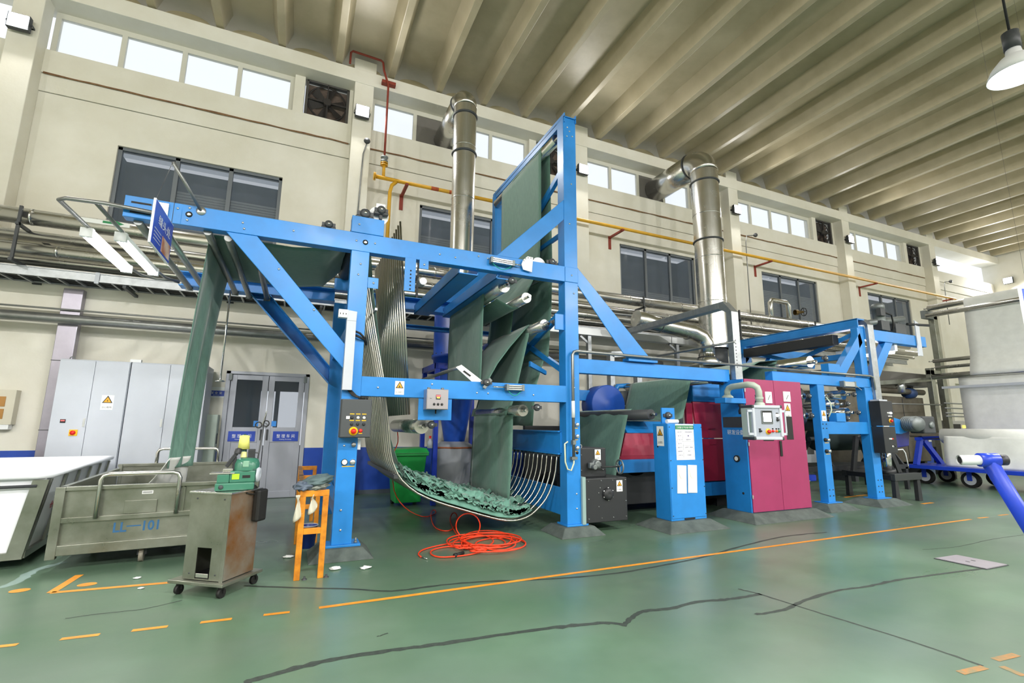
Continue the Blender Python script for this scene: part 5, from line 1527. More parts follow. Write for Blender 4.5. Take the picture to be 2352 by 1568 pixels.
for k in range(9):
    y = 6.3 + k * 0.24
    MB().box((0.098, y, BH), (0.15, y + 0.12, BH + 0.004)).build('tape_mark', mat('dark_tape', '5c5346', 0.6), ob)
for x, y in ((0.20, 5.38), (0.40, 5.38)):
    MB().lathe([(0.025, 0.0), (0.025, 0.008), (0.01, 0.01), (0.01, 0.03), (0, 0.03)], (x, y, 0), (0, 0, 1), 8).build('anchor_bolt', M_dark, ob)
# cloth bundle and rag on the bench
def blob(name, c, rx, ry, rz, m, seed, amp=0.35, n=28, parent=None, tilt=0.0):
    mb = MB()
    def fn(u, v):
        th, ph = 2 * math.pi * u, math.pi * (v - 0.5)
        d = Vector((math.cos(th) * math.cos(ph), math.sin(th) * math.cos(ph), math.sin(ph)))
        k = 1 + amp * noise.noise(d * 2.2 + Vector((seed, 0, 0))) + amp * 0.5 * abs(noise.noise(d * 5 + Vector((0, seed, 0))))
        p = Vector((d.x * rx, d.y * ry, d.z * rz)) * k
        return Vector(c) + Vector((p.x * math.cos(tilt) - p.z * math.sin(tilt), p.y, p.x * math.sin(tilt) + p.z * math.cos(tilt)))
    mb.grid(fn, n, n)
    return mb.build(name, m, parent)
cb = thing('cloth_bundle', 'folded grey-green cloth bundle lying on the end of the orange bench', 'cloth', (0.22, 5.5, BH))
M_gcl = mat('grey_green_cloth', '5c6f70', 0.8, col2='485a5e', scale=9, bump=0.1, bscale=80)
blob('top_fold', (0.25, 5.52, BH + 0.075), 0.15, 0.16, 0.055, M_gcl, 3, tilt=0.2, parent=cb)
blob('under_fold', (0.15, 5.48, BH + 0.03), 0.10, 0.13, 0.055, mat('blue_grey_cloth', '3c4858', 0.8, col2='6c7888', scale=20), 8, parent=cb)
blob('striped_fold', (0.27, 5.46, BH + 0.025), 0.10, 0.10, 0.03, mat('striped_cloth', '8a8e86', 0.8, col2='4c5450', scale=25), 12, parent=cb, tilt=0.15)
for k, (ox, zz) in enumerate(((0.06, 0.80), (0.19, 0.80))):
    def rg_(u, v):
        return (ox + 0.05 * v + 0.02 * math.sin(u * 5 + v * 4) + 0.015 * u, 5.36 + 0.03 * math.sin(v * 6 + u * 3) + (0.03 if k else 0), zz - (0.26 - 0.06 * k) * u * (1 - 0.3 * v))
    MB().grid(rg_, 12, 8).build('white_rag', mat('dirty_white_cloth', 'c9c6b4', 0.85), cb, solid=0.003)

# --- green wheelie bin, dust cyclone with its bag
gb = thing('wheelie_bin', 'green plastic wheelie bin with a lid behind the tube chute', 'bin', (2.02, 9.5, 0))
MB().hexa([(1.80, 9.30, 0.06), (2.28, 9.30, 0.06), (2.28, 9.75, 0.06), (1.80, 9.75, 0.06)], [(1.73, 9.22, 0.95), (2.35, 9.22, 0.95), (2.35, 9.85, 0.95), (1.73, 9.85, 0.95)]).build('body', M_green, gb, bevel=0.015)
MB().box((1.70, 9.18, 0.92), (2.38, 9.9, 0.97)).hexa([(1.69, 9.16, 0.97), (2.39, 9.16, 0.97), (2.39, 9.94, 0.97), (1.69, 9.94, 0.97)], [(1.74, 9.22, 1.04), (2.34, 9.22, 1.06), (2.34, 9.9, 1.06), (1.74, 9.9, 1.04)]).build('lid', M_green, gb, bevel=0.01)
MB().cyl((1.8, 9.96, 0.95), (2.28, 9.96, 0.95), 0.018, 10).build('handle', M_green, gb)
for xx in (1.80, 2.24):
    MB().cyl((xx, 9.70, 0.1), (xx + 0.05, 9.70, 0.1), 0.1, 20).build('wheel', M_rubber, gb)
MB().box((2.36, 9.2, 0.42), (2.37, 9.3, 0.62)).build('label', M_signw, gb)

cy = thing('dust_cyclone', 'blue steel dust cyclone on four legs behind the hanging cloth', 'cyclone', (3.05, 9.75, 0))
ccx, ccy = 3.05, 9.75
MB().lathe([(0.0, 3.85), (0.50, 3.85), (0.50, 2.95), (0.53, 2.95), (0.53, 2.88), (0.50, 2.88), (0.46, 2.55), (0.21, 1.15), (0.19, 1.0)], (ccx, ccy, 0), (0, 0, 1), 36).build('body', mat('cyclone_blue', '2458c8', 0.4, var=0.06), cy)
n_ = 20
b0 = MB().lathe([(0.012, 0), (0.012, 0.02), (0, 0.02)], (ccx + 0.52, ccy, 2.95), (0, 0, 1), 6).build('flange_bolt', M_dark, cy)
for k in range(1, n_):
    a_ = 2 * math.pi * k / n_
    instance(b0, (0.52 * math.cos(a_) - 0.52, 0.52 * math.sin(a_), 0))
for sx_ in (-1, 1):
    for sy_ in (-1, 1):
        MB().box((ccx + sx_ * 0.55 - 0.045, ccy + sy_ * 0.52 - 0.045, 0), (ccx + sx_ * 0.55 + 0.045, ccy + sy_ * 0.52 + 0.045, 2.7)).build('leg', M_dblue, cy, bevel=0.005)
    MB().box((ccx + sx_ * 0.55 - 0.05, ccy - 0.56, 2.6), (ccx + sx_ * 0.55 + 0.05, ccy + 0.56, 2.72)).build('top_rail', M_dblue, cy, bevel=0.005)
    MB().box((ccx - 0.6, ccy + sx_ * 0.52 - 0.05, 2.6), (ccx + 0.6, ccy + sx_ * 0.52 + 0.05, 2.72)).build('top_rail', M_dblue, cy, bevel=0.005)
M_bag = bpy.data.materials.new('clear_bag'); M_bag.use_nodes = True
_b = M_bag.node_tree.nodes['Principled BSDF']
_b.inputs['Base Color'].default_value = (0.42, 0.44, 0.48, 1); _b.inputs['Roughness'].default_value = 0.35; _b.inputs['Alpha'].default_value = 0.85
dbg = thing('dust_bag', 'translucent grey plastic dust bag under the blue cyclone', 'bag', (ccx, ccy, 0))
def bagf(u, v):
    th = 2 * math.pi * u
    z = 1.16 * v
    r = (0.40 + 0.05 * math.sin(math.pi * v)) * (1 - max(0, v - 0.92) * 4.5)
    if v < 0.06: r *= 0.5 + v * 8.3
    r *= 1 + 0.05 * noise.noise(Vector((math.cos(th) * 2, math.sin(th) * 2, z * 2)))
    return (ccx + r * math.cos(th), ccy + r * math.sin(th), z + 0.01)
MB().grid(bagf, 40, 30).build('bag', M_bag, dbg)
MB().torus((ccx, ccy, 1.05), (0, 0, 1), 0.42, 0.018, 36, 8).build('tie_band', mat('rust_band', 'a4603c', 0.6), dbg)
bt = thing('spray_bottle', 'small clear bottle with a red cap beside the green bin', 'bottle', (2.44, 9.3, 1.06))
MB().lathe([(0, 0), (0.05, 0), (0.05, 0.12), (0.02, 0.16), (0.02, 0.18)], (2.40, 9.22, 1.06), (0, 0, 1), 14).build('bottle', M_lgrey, bt)
MB().lathe([(0.024, 0), (0.024, 0.05), (0, 0.05)], (2.40, 9.22, 1.24), (0, 0, 1), 12).build('cap', M_btn_r, bt)

bk = thing('bucket', 'small dark blue bucket standing between the orange bench and the first post', 'bucket', (0.33, 6.42, 0))
MB().lathe([(0.0, 0.0), (0.085, 0.0), (0.11, 0.26), (0.115, 0.26), (0.105, 0.25), (0.08, 0.01)], (0.25, 6.72, 0), (0, 0, 1), 20).build('body', mat('navy_bucket', '1c3a8c', 0.4), bk)
MB().torus((0.25, 6.72, 0.26), (0, 0, 1), 0.112, 0.006, 22, 6).build('rim', M_lgrey, bk)

# --- coiled red hose on the floor
hz = thing('red_hose', 'coiled orange-red air hose lying on the floor under the tube chute', 'hose', (2.0, 6.4, 0))
pts = []
r_ = random.Random(4)
A = P(903, 1000, 8.2)
chain = [P(912, 985, 8.3), P(914, 1015, 8.1), P(903, 1050, 8.0), G(905, 1125, 0.35), G(930, 1165, 0.06), G(970, 1186, 0.02), G(998, 1180, 0.02)]
for p in chain: pts.append(p)
loops = [((995, 1190), 12, 14), ((1015, 1215), 30, 16)]
for px_, py_ in ((1000, 1172), (993, 1172), (990, 1185), (997, 1208), (1015, 1218), (1035, 1217), (1046, 1205), (1050, 1188), (1046, 1178), (1038, 1180), (1034, 1195), (1042, 1215), (1060, 1238)):
    pts.append(G(px_, py_, 0.012 if py_ > 1185 else 0.05))
for k in range(9):
    cxp, cyp = 1110 + 30 * math.sin(k * 1.9) + (40 if k % 3 == 0 else -12), 1243 + 6 * math.cos(k * 2.3)
    rx, ry = 52 + 24 * r_.random(), 13 + 7 * r_.random()
    for j in range(14):
        a_ = 2 * math.pi * j / 14 + 2.5
        pts.append(G(cxp + rx * math.cos(a_), cyp + ry * math.sin(a_), 0.012 + 0.009 * (k % 5)))
for px_, py_ in ((1120, 1262), (1085, 1272), (1050, 1277), (1010, 1279), (990, 1272), (995, 1262), (1030, 1255), (1065, 1258), (1060, 1245), (1010, 1252), (972, 1262), (961, 1272), (968, 1279)):
    pts.append(G(px_, py_, 0.012))
MB().tube(smooth_path([tuple(p) for p in pts], 3), 0.0085, 8).build('hose', M_hose, hz)
e_ = G(968, 1279, 0.012); f_ = G(982, 1283, 0.012)
MB().cyl(e_, f_, 0.007, 8).build('nozzle', M_ss, hz)
k1, k2 = G(1046, 1275, 0.02), G(1064, 1269, 0.02)
MB().cyl(k1, k2, 0.02, 12).lathe([(0, -0.02), (0.025, -0.015), (0.025, 0.015), (0, 0.02)], k1, (k2 - k1), 14).build('coupling', M_rubber, hz)
MB().torus(G(1075, 1207, 0.14), (0.45, 1, 0.12), 0.165, 0.0085, 36, 8).build('standing_loop', M_hose, hz)

# --- paper scraps on the plinth and floor
scr = 0
for (px_, py_, s_, lab) in ((770, 1305, 0.035, 'crumpled white paper scrap on the plinth of the first post'), (840, 1303, 0.035, 'small white paper flake at the right end of the first plinth'), (662, 1278, 0.035, 'white paper scrap on the floor left of the orange bench'), (315, 1326, 0.02, 'tiny paper scrap inside the orange floor corner mark'), (325, 1349, 0.016, 'tiny paper scrap below the orange floor line')):
    p = G(px_, py_, 0.01)
    o = blob('paper_scrap', (0, 0, s_ * 0.32), s_ * 1.5, s_, s_ * 0.35, M_signw, px_, amp=0.7, n=10)
    o.location = p - Vector((0, 0, 0.008))
    if 0.24 < p.x < 0.94 and p.y > 5.9:
        o.location.z = 0.07
    tag(o, lab, 'paper scrap', 'paper scraps')

# ================================================================== control boxes on the entry frame
def push_button(parent, c, r, m, normal=(0, -1, 0), h=0.014):
    MB().lathe([(r * 1.25, 0), (r * 1.25, 0.004), (r, 0.005), (r, h), (r * 0.8, h * 1.25), (0, h * 1.25)], c, normal, 14).build('button', m, parent)


def e_stop(parent, c, r, normal=(0, -1, 0)):
    o = MB().lathe([(r, 0), (r, 0.006), (0, 0.006)], c, normal, 24).build('emergency_stop', M_btn_y, parent)
    MB().lathe([(r * 0.5, 0.006), (r * 0.5, 0.02), (r * 0.62, 0.022), (r * 0.6, 0.04), (0, 0.045)], c, normal, 18).build('stop_button', M_btn_r, o)


k1_ = thing('control_box', 'dark grey push-button box with a yellow emergency stop on the first blue post', 'control box', (0.6, Y0, 1.4))
CY = Y0 - 0.16
MB().box((0.475, CY, 1.345), (0.82, Y0 - 0.002, 1.79)).build('housing', M_dark, k1_, bevel=0.006)
MB().box((0.482, CY - 0.008, 1.352), (0.813, CY - 0.001, 1.783)).build('door', mat('charcoal_enamel', '43474a', 0.5), k1_, bevel=0.004)
CF = CY - 0.008
for i, (zz, ms) in enumerate(((1.575, (M_black, M_btn_w, M_btn_w)), (1.50, (M_black, M_black, M_black)))):
    for j in range(3):
        xx = 0.60 + j * 0.068
        push_button(k1_, (xx, CF, zz), 0.014, ms[j])
        MB().box((xx - 0.025, CF - 0.002, zz + 0.038), (xx + 0.025, CF, zz + 0.048)).build('label_tag', M_btn_y, k1_)
MB().box((0.535, CF - 0.004, 1.56), (0.575, CF, 1.592)).build('key_plate', M_signw, k1_)
e_stop(k1_, (0.625, CF, 1.42), 0.05)
push_button(k1_, (0.705, CF, 1.425), 0.018, M_btn_r)
MB().box((0.685, CF - 0.002, 1.39), (0.725, CF, 1.40)).build('label_tag', M_btn_y, k1_)
for k in range(4):
    MB().cyl((0.68 + 0.03 * k, Y0 - 0.08, 1.79), (0.68 + 0.03 * k, Y0 - 0.08, 1.83), 0.012, 10).build('cable_gland', M_rubber, k1_)

k2_ = thing('control_box', 'stainless box with a red digital readout hanging on the mid beam', 'control box', (1.6, Y0, 1.8))
MB().box((1.475, Y0 - 0.17, 1.69), (1.755, Y0 - 0.004, 1.945)).build('housing', mat('box_steel', 'b2adb2', 0.35, 0.75), k2_, bevel=0.004)
d_ = MB().box((1.48, Y0 - 0.182, 1.695), (1.75, Y0 - 0.171, 1.94)).build('door', mat('box_steel', 'b2adb2', 0.35, 0.75), k2_, bevel=0.004)
MB().box((1.59, Y0 - 0.188, 1.815), (1.65, Y0 - 0.182, 1.875)).build('meter', M_dark, d_)
MB().box((1.594, Y0 - 0.19, 1.85), (1.646, Y0 - 0.187, 1.868)).build('readout', M_emitr, d_)
MB().box((1.602, Y0 - 0.19, 1.832), (1.638, Y0 - 0.187, 1.843)).build('readout', M_emity, d_)
for j in range(3):
    push_button(d_, (1.57 + 0.05 * j, Y0 - 0.182, 1.755), 0.013, M_black)
push_button(d_, (1.525, Y0 - 0.182, 1.835), 0.008, M_alu)
for xx in (1.52, 1.70):
    MB().cyl((xx, Y0 - 0.08, 1.945), (xx, Y0 - 0.08, 1.97), 0.02, 10).build('cable_gland', M_cast, k2_)
MB().cyl((1.62, Y0 - 0.08, 1.64), (1.62, Y0 - 0.08, 1.69), 0.01, 8).build('cable', M_rubber, k2_)

# ================================================================== middle machine: gear unit, covers, rollers
gu = thing('gear_unit', 'black gear housing with a small handwheel right of the tower post', 'gear unit', (4.2, 6.3, 0.1))
MB().box((3.875, 6.05, 0.14), (4.60, 6.9, 0.755)).build('lower_housing', M_black, gu, bevel=0.012)
MB().box((3.84, 6.2, 0.755), (4.34, 6.9, 1.18)).build('upper_housing', M_black, gu, bevel=0.012)
MB().box((3.815, 6.04, 0.13), (3.872, 6.6, 0.78)).build('mounting_plate', mat('pale_green_plate', '8fa8a4', 0.5), gu, bevel=0.004)
MB().lathe([(0.09, 0), (0.09, 0.02), (0.07, 0.05), (0.03, 0.055), (0, 0.05)], (4.25, 6.05, 0.53), (0, -1, 0), 22).build('hub_cover', M_black, gu)
bolts(gu, [(4.25 + 0.085 * math.cos(a), 6.035, 0.53 + 0.085 * math.sin(a)) for a in [math.pi / 6 + math.pi / 3 * k for k in range(6)]], r=0.013)
bolts(gu, [(x, 6.05, z) for x in (3.92, 4.14, 4.34, 4.57) for z in (0.2, 0.72)] + [(3.92, 6.05, 0.47), (4.57, 6.05, 0.42), (4.09, 6.05, 0.55), (4.09, 6.05, 0.36), (4.12, 6.05, 0.62)], r=0.007, name='screw')
bolts(gu, [(3.90, 6.2, 1.08), (3.90, 6.2, 0.86), (4.28, 6.2, 0.86)], r=0.009, name='screw')
gr_ = MB().lathe([(0.07, 0), (0.07, 0.05), (0.05, 0.07), (0.05, 0.10), (0.025, 0.105), (0.0, 0.1)], (4.13, 6.2, 0.95), (0, -1, 0), 20).cyl((4.05, 6.14, 0.91), (4.05, 6.05, 0.91), 0.035, 14).box((4.0, 6.12, 0.89), (4.2, 6.18, 0.97)).build('worm_gearbox', M_cast, gu, bevel=0.006)
MB().cyl((4.18, 6.1, 0.91), (4.47, 6.05, 0.91), 0.012, 10).build('hand_shaft', M_black, gu)
hw = MB().torus((4.47, 6.04, 0.91), (1, -0.08, 0), 0.10, 0.012).build('hand_wheel', M_cast, gu)
for k in range(3):
    a_ = 2 * math.pi * k / 3 + 0.5
    MB().bar((4.47, 6.04, 0.91), (4.47 + 0.008 * math.cos(a_), 6.04 + 0.095 * math.cos(a_), 0.91 + 0.095 * math.sin(a_)), 0.012, 0.012).build('spoke', M_cast, hw)
MB().lathe([(0.0, 0), (0.05, 0.0), (0.05, 0.02), (0.02, 0.05), (0, 0.05)], (4.60, 6.2, 0.53), (1, -0.2, 0), 16).build('side_knob', M_cast, gu)
MB().torus((3.95, 6.3, 1.2), (0, 1, 0), 0.025, 0.006, 14, 6).build('lifting_eye', M_alu, gu)
warning_sign(gu, (4.19, 6.195, 1.08), 0.105, 0.155); warning_sign(gu, (4.46, 6.045, 0.635), 0.105, 0.16)

mm = thing('compacting_machine', 'blue and crimson cloth compacting machine behind the pedestal cabinet', 'machine', (6.0, 7.6, 0))
YM = 6.50
# base beams and body: everything stands behind the near edge of the cloth
YR = 6.90
MB().box((5.10, YR - 0.02, 0.72), (6.62, YR + 0.15, 0.94)).build('base_beam', M_blue, mm, bevel=0.006)
MB().box((6.62, YR - 0.06, 0.26), (8.3, YR + 0.12, 0.50)).build('base_beam', M_blue, mm, bevel=0.006)
MB().box((5.0, YR + 0.2, 0.16), (8.2, 9.0, 0.70)).build('sump', M_black, mm, bevel=0.01)
MB().box((5.05, 7.2, 0.0), (5.3, 8.8, 0.2)).build('foot', M_black, mm)
MB().box((7.6, 7.2, 0.0), (7.9, 8.8, 0.2)).build('foot', M_black, mm)
MB().box((5.12, YR, 0.94), (6.6, YR + 0.06, 1.0)).build('red_cover_lip', M_red, mm, bevel=0.006)
MB().hexa([(5.14, YR, 1.0), (6.6, YR, 1.0), (6.6, YR + 0.06, 1.0), (5.14, YR + 0.06, 1.0)], [(5.30, YR + 0.06, 1.39), (6.6, YR + 0.06, 1.39), (6.6, YR + 0.12, 1.39), (5.30, YR + 0.12, 1.39)]).build('lower_red_cover', M_red, mm, bevel=0.006)
MB().hexa([(5.32, YR + 0.04, 1.39), (6.6, YR + 0.04, 1.39), (6.6, 8.9, 1.39), (5.32, 8.9, 1.39)], [(5.40, YR + 0.3, 1.60), (6.5, YR + 0.3, 1.60), (6.5, 8.9, 1.60), (5.40, 8.9, 1.60)]).build('blue_hood', M_blue, mm, bevel=0.01)
# tall red side covers: panels with a seam
MB().hexa([(6.86, YR - 0.05, 1.30), (8.2, YR - 0.05, 1.30), (8.2, YR, 1.30), (6.86, YR, 1.30)], [(6.86, YR + 0.03, 1.98), (8.2, YR + 0.03, 1.98), (8.2, YR + 0.08, 1.98), (6.86, YR + 0.08, 1.98)]).build('red_cover', M_red, mm, bevel=0.006)
MB().box((6.86, YR - 0.06, 0.52), (8.2, YR, 1.285)).build('red_cover', M_red, mm, bevel=0.006)
MB().box((6.70, YR + 0.04, 0.52), (6.85, YR + 0.10, 1.95)).build('red_cover', M_red, mm, bevel=0.006)
for zz in (1.47, 1.18):
    MB().box((7.12, YR - 0.075, zz), (7.28, YR - 0.055, zz + 0.02)).build('cover_handle', M_red, mm)
MB().box((6.86, YR + 0.02, 1.98), (8.2, 8.9, 2.36)).build('blue_body', M_blue, mm, bevel=0.01)
MB().box((4.3, 8.95, 0.3), (8.2, 9.05, 1.5)).build('back_plate', M_black, mm)
# felt drum and dark interior
MB().cyl((5.6, YR + 0.2, 1.0), (5.6, 8.85, 1.0), 0.36, 32).build('drum', M_black, mm)
MB().cyl((4.75, YM + 0.3, 0.42), (4.75, 8.85, 0.42), 0.16, 24).build('drum', M_black, mm)
# rollers with cloth
roller(mm, (5.32, 6.3, 1.70), (5.32, 8.8, 1.70), 0.085, M_dark)
MB().box((5.30, 6.02, 1.45), (5.56, 6.05, 1.80)).build('bearing_plate', M_blue, mm, bevel=0.004); bearing(mm, (5.41, 6.02, 1.68), r=0.055)
roller(mm, (6.80, 6.42, 2.36), (6.80, 8.8, 2.36), 0.085, M_ss); bearing(mm, (6.93, 6.28, 2.29), r=0.045)
MB().box((6.74, 6.28, 2.26), (7.0, 6.34, 2.46)).build('bearing_plate', M_dark, mm)
# blue fan housing and valves behind
MB().lathe([(0.0, -0.2), (0.40, -0.2), (0.42, -0.19), (0.42, 0.19), (0.40, 0.2), (0.15, 0.2), (0.13, 0.22), (0, 0.22)], (5.95, 8.55, 1.94), (0, -1, 0), 30).build('fan_housing', mat('fan_blue', '1c50b0', 0.45), mm)
MB().lathe([(0.0, 0), (0.15, 0), (0.16, 0.01), (0.16, 0.28), (0.15, 0.29), (0.0, 0.29)], (6.6, 8.92, 2.12), (0, -1, 0), 24).build('fan_motor', M_dark, mm)
MB().tube([(6.4, 8.95, 2.05), (6.6, 8.9, 2.4), (6.9, 8.9, 2.42), (7.2, 8.9, 2.3)], 0.06, 12).build('blue_pipe', M_blue, mm)

sheet('middle_cloth', [(5.40, 1.76), (5.32, 1.80), (5.24, 1.72), (5.08, 1.15), (4.93, 0.62)], y0=6.80, y1=8.6, wav=0.02, seed=31)
sheet('middle_cloth', [(6.88, 2.42), (6.80, 2.455), (6.72, 2.42), (6.58, 2.0), (6.45, 1.66), (6.3, 1.62)], y0=6.80, y1=8.6, wav=0.02, seed=33)
sheet('middle_cloth', [(5.9, 1.62), (5.5, 1.63), (5.42, 1.72)], y0=6.8, y1=8.6, wav=0.01, seed=35)

# --- blue pedestal cabinet with its notices
pd = thing('pedestal_cabinet', 'blue sheet-steel pedestal cabinet with a notice and two white pockets', 'cabinet', (5.53, 5.95, 0))
MB().box((5.19, 5.79, 0.125), (5.885, 6.12, 1.55)).build('body', M_blue, pd, bevel=0.006)
MB().box((5.20, 5.782, 0.16), (5.875, 5.789, 1.54)).build('front_panel', M_blue, pd, bevel=0.003)
MB().box((5.44, 5.778, 0.135), (5.64, 5.79, 0.155)).build('cable_slot', M_ink, pd)
YN = 5.780
nb = MB().box((5.335, YN - 0.003, 1.005), (5.70, YN, 1.545)).build('notice_board', M_signw, pd)
MB().box((5.335, YN - 0.005, 1.465), (5.70, YN - 0.003, 1.525)).build('green_header', mat('notice_green', '157a4c', 0.5), nb)
text('lettering', '工业设备“生产线·设备”使用牌', (5.517, YN - 0.007, 1.495), 0.032, M_signw, nb, width=0.33)
M_violet = mat('ink_violet', '5a4c8c', 0.6)
rows = [('设备名称', '三辊橡毯防缩机组'), ('编 号', '一'), ('生产厂家/出厂日期', '整理车间'), ('型 号', ''), ('设备运行状态', '主蒸汽, 电器'), ('设备管理员', '车间'), ('主要产品', '针织面料')]
zr = 1.45
for k, (t1, t2) in enumerate(rows):
    z_ = 1.44 - k * 0.058
    MB().box((5.35, YN - 0.0045, z_ - 0.044), (5.685, YN - 0.003, z_ - 0.0425)).build('table_rule', M_violet, nb)
    text('lettering', t1, (5.41, YN - 0.005, z_ - 0.015), 0.019, M_violet, nb, width=min(0.10, 0.022 * len(t1)))
    if t2:
        text('lettering', t2, (5.585, YN - 0.005, z_ - 0.015), 0.019, M_violet, nb, width=min(0.16, 0.022 * len(t2)))
for xx in (5.35, 5.475, 5.685):
    MB().box((xx - 0.0008, YN - 0.0045, 1.045), (xx + 0.0008, YN - 0.003, 1.455)).build('table_rule', M_violet, nb)
for k, (xa, xb) in enumerate(((5.335, 5.515), (5.545, 5.725))):
    pk = MB().box((xa, YN - 0.006, 0.52), (xb, YN, 0.93)).xf(Matrix.Translation((xa, 0, 0.93)) @ Matrix.Rotation(math.radians(3 if k == 0 else 3), 4, 'Y') @ Matrix.Translation((-xa, 0, -0.93))).build('paper_pocket', mat('cream_paper', 'e9e8dc', 0.8), pd)
    pts = [(xa + 0.02, 0.86), (xb - 0.03, 0.87), (xb - 0.03, 0.78), (xb - 0.06, 0.74), (xa + 0.06, 0.73), (xa + 0.03, 0.78)]
    MB().poly_y(pts, YN - 0.012, YN - 0.006).build('pocket_flap', mat('cream_paper', 'e9e8dc', 0.8), pk)
warning_sign(pd, (5.189 - 0.003, 5.95, 1.36), 0.15, 0.30, normal=(-1, 0, 0), right=(0, -1, 0))
MB().lathe([(0.015, 0), (0.015, 0.004), (0, 0.004)], (5.19, 6.02, 1.2), (-1, 0, 0), 10).build('hole', M_ink, pd)
bolts(pd, [(x, 5.782, z) for x in (5.22, 5.86) for z in (0.2, 0.6, 1.0, 1.5)], r=0.007, name='screw', m=M_dark)
rl = thing('paper_roll', 'small white roll lying on top of the blue pedestal cabinet', 'paper roll', (5.40, 5.9, 1.55))
MB().cyl((5.28, 5.9, 1.585), (5.50, 5.9, 1.585), 0.033, 18).build('roll', M_signw, rl)
plinth(5.15, 5.92, 5.75, 6.16, 0.125, 'grey concrete plinth under the blue pedestal cabinet', s=0.2)

# --- magenta cabinet with blue side
pc = thing('magenta_cabinet', 'tall magenta two-door cabinet with a blue side and dial gauges', 'cabinet', (7.6, 6.1, 0))
PA, PB, PY = 6.92, 8.375, 5.84
MB().box((PA, PY, 0.125), (PB, 6.34, 2.32)).build('body', M_blue, pc, bevel=0.006)
pm = 7.66
for j, (a_, b_) in enumerate(((PA + 0.02, pm - 0.004), (pm + 0.004, PB))):
    dd = MB().box((a_, PY - 0.02, 0.135), (b_, PY - 0.001, 2.325)).build('door', M_pink, pc, bevel=0.004)
    if j == 1:
        MB().box((pm + 0.02, PY - 0.035, 1.02), (pm + 0.075, PY - 0.02, 1.28)).build('door_handle', M_ink, dd, bevel=0.004)
        MB().box((8.04 - 0.15, PY - 0.024, 1.30), (8.04 + 0.02, PY - 0.018, 1.70)).build('window_slot', M_ink, dd)
        g_ = MB().box((7.88, PY - 0.035, 1.96), (8.06, PY - 0.019, 2.14)).build('dial_gauge', M_signw, dd, bevel=0.004)
        MB().bar((7.94, PY - 0.037, 2.0), (8.0, PY - 0.037, 2.08), 0.004, 0.008).build('needle', M_ink, dd)
        warning_sign(dd, (7.97, PY - 0.022, 1.80), 0.16, 0.26)
    else:
        g_ = MB().box((7.42, PY - 0.035, 1.92), (7.58, PY - 0.019, 2.12)).build('dial_gauge', M_signw, dd, bevel=0.004)
        MB().bar((7.47, PY - 0.037, 1.98), (7.53, PY - 0.037, 2.06), 0.004, 0.008).build('needle', M_ink, dd)
        MB().box((7.30, PY - 0.024, 1.28), (7.55, PY - 0.018, 1.42)).build('window_slot', M_ink, dd)
    for zz in (0.35, 1.2, 2.1):
        if j == 0:
            MB().box((a_ - 0.012, PY - 0.026, zz), (a_ + 0.012, PY - 0.018, zz + 0.06)).build('hinge', M_alu, dd)
# things on the blue side face
g_ = MB().lathe([(0.055, 0), (0.055, 0.03), (0.045, 0.03), (0, 0.031)], (PA, 6.05, 0.98), (-1, 0, 0), 20).build('side_gauge', M_ink, pc)
MB().lathe([(0.036, 0.0315), (0, 0.0325)], (PA, 6.05, 0.98), (-1, 0, 0), 20).build('dial', M_signw, g_)
MB().lathe([(0.02, 0), (0.02, 0.004), (0, 0.004)], (PA, 5.98, 0.42), (-1, 0, 0), 12).build('hole', M_ink, pc)
MB().box((PA - 0.006, 5.9, 1.50), (PA, 6.3, 1.68)).build('dark_panel', M_dark, pc)
text('lettering', '研发设备', (PA - 0.004, 6.05, 1.42), 0.085, M_signw, pc, normal=(-1, 0, 0), right=(0, -1, 0), width=0.34)
plinth(6.88, 8.42, 5.78, 6.4, 0.125, 'long grey concrete plinth under the magenta cabinet', s=0.2)

# --- operator panel on a swan-neck arm
hm = thing('operator_panel', 'grey operator panel with a lit screen hanging from a swan-neck tube', 'control panel', (6.5, 5.4, 1.3))
HA = math.radians(-14)
HM = Matrix.Translation((6.32, 5.20, 1.32)) @ Matrix.Rotation(HA, 4, 'Z')
def hb_(name, a_, b_, m, bevel=0.004, parent=None):
    return MB().box(a_, b_).xf(HM).build(name, m, parent or hm, bevel=bevel)
HW, HH, HD = 0.50, 0.52, 0.26
hb_('housing', (0, 0.02, 0.03), (HW, HD, HH - 0.03), M_hmi)
hb_('front_face', (0.02, 0.0, 0.035), (HW - 0.02, 0.02, HH - 0.035), mat('panel_grey', 'a0a6b2', 0.4))
hb_('edge_profile', (0.02, -0.02, HH - 0.045), (HW - 0.02, HD, HH), M_lgrey, 0.01); hb_('edge_profile', (0.02, -0.02, 0), (HW - 0.02, HD, 0.045), M_lgrey, 0.01)
hb_('edge_profile', (-0.005, -0.02, 0.045), (0.04, 0.03, HH - 0.045), M_lgrey, 0.01); hb_('edge_profile', (HW - 0.04, -0.02, 0.045), (HW + 0.005, 0.03, HH - 0.045), M_lgrey, 0.01)
for xx in (-0.008, HW - 0.03):
    for zz in (-0.004, HH - 0.042):
        hb_('corner_cap', (xx, -0.024, zz), (xx + 0.038, HD, zz + 0.046), M_dark, 0.012)
for xx in (-0.09, HW + 0.05):
    zz0, zz1 = 0.07, HH - 0.07
    MB().box((xx + (0.0 if xx < 0 else 0.0), -0.012, zz0), (xx + 0.018, 0.006, zz1)).box((min(xx, xx + 0.09) if xx < 0 else HW - 0.01, -0.012, zz0), (xx + 0.1 if xx < 0 else xx + 0.018, 0.006, zz0 + 0.035)).box((xx if xx < 0 else HW - 0.01, -0.012, zz1 - 0.035), (xx + 0.1 if xx < 0 else xx + 0.018, 0.006, zz1)).xf(HM).build('grip_handle', M_lgrey, hm)
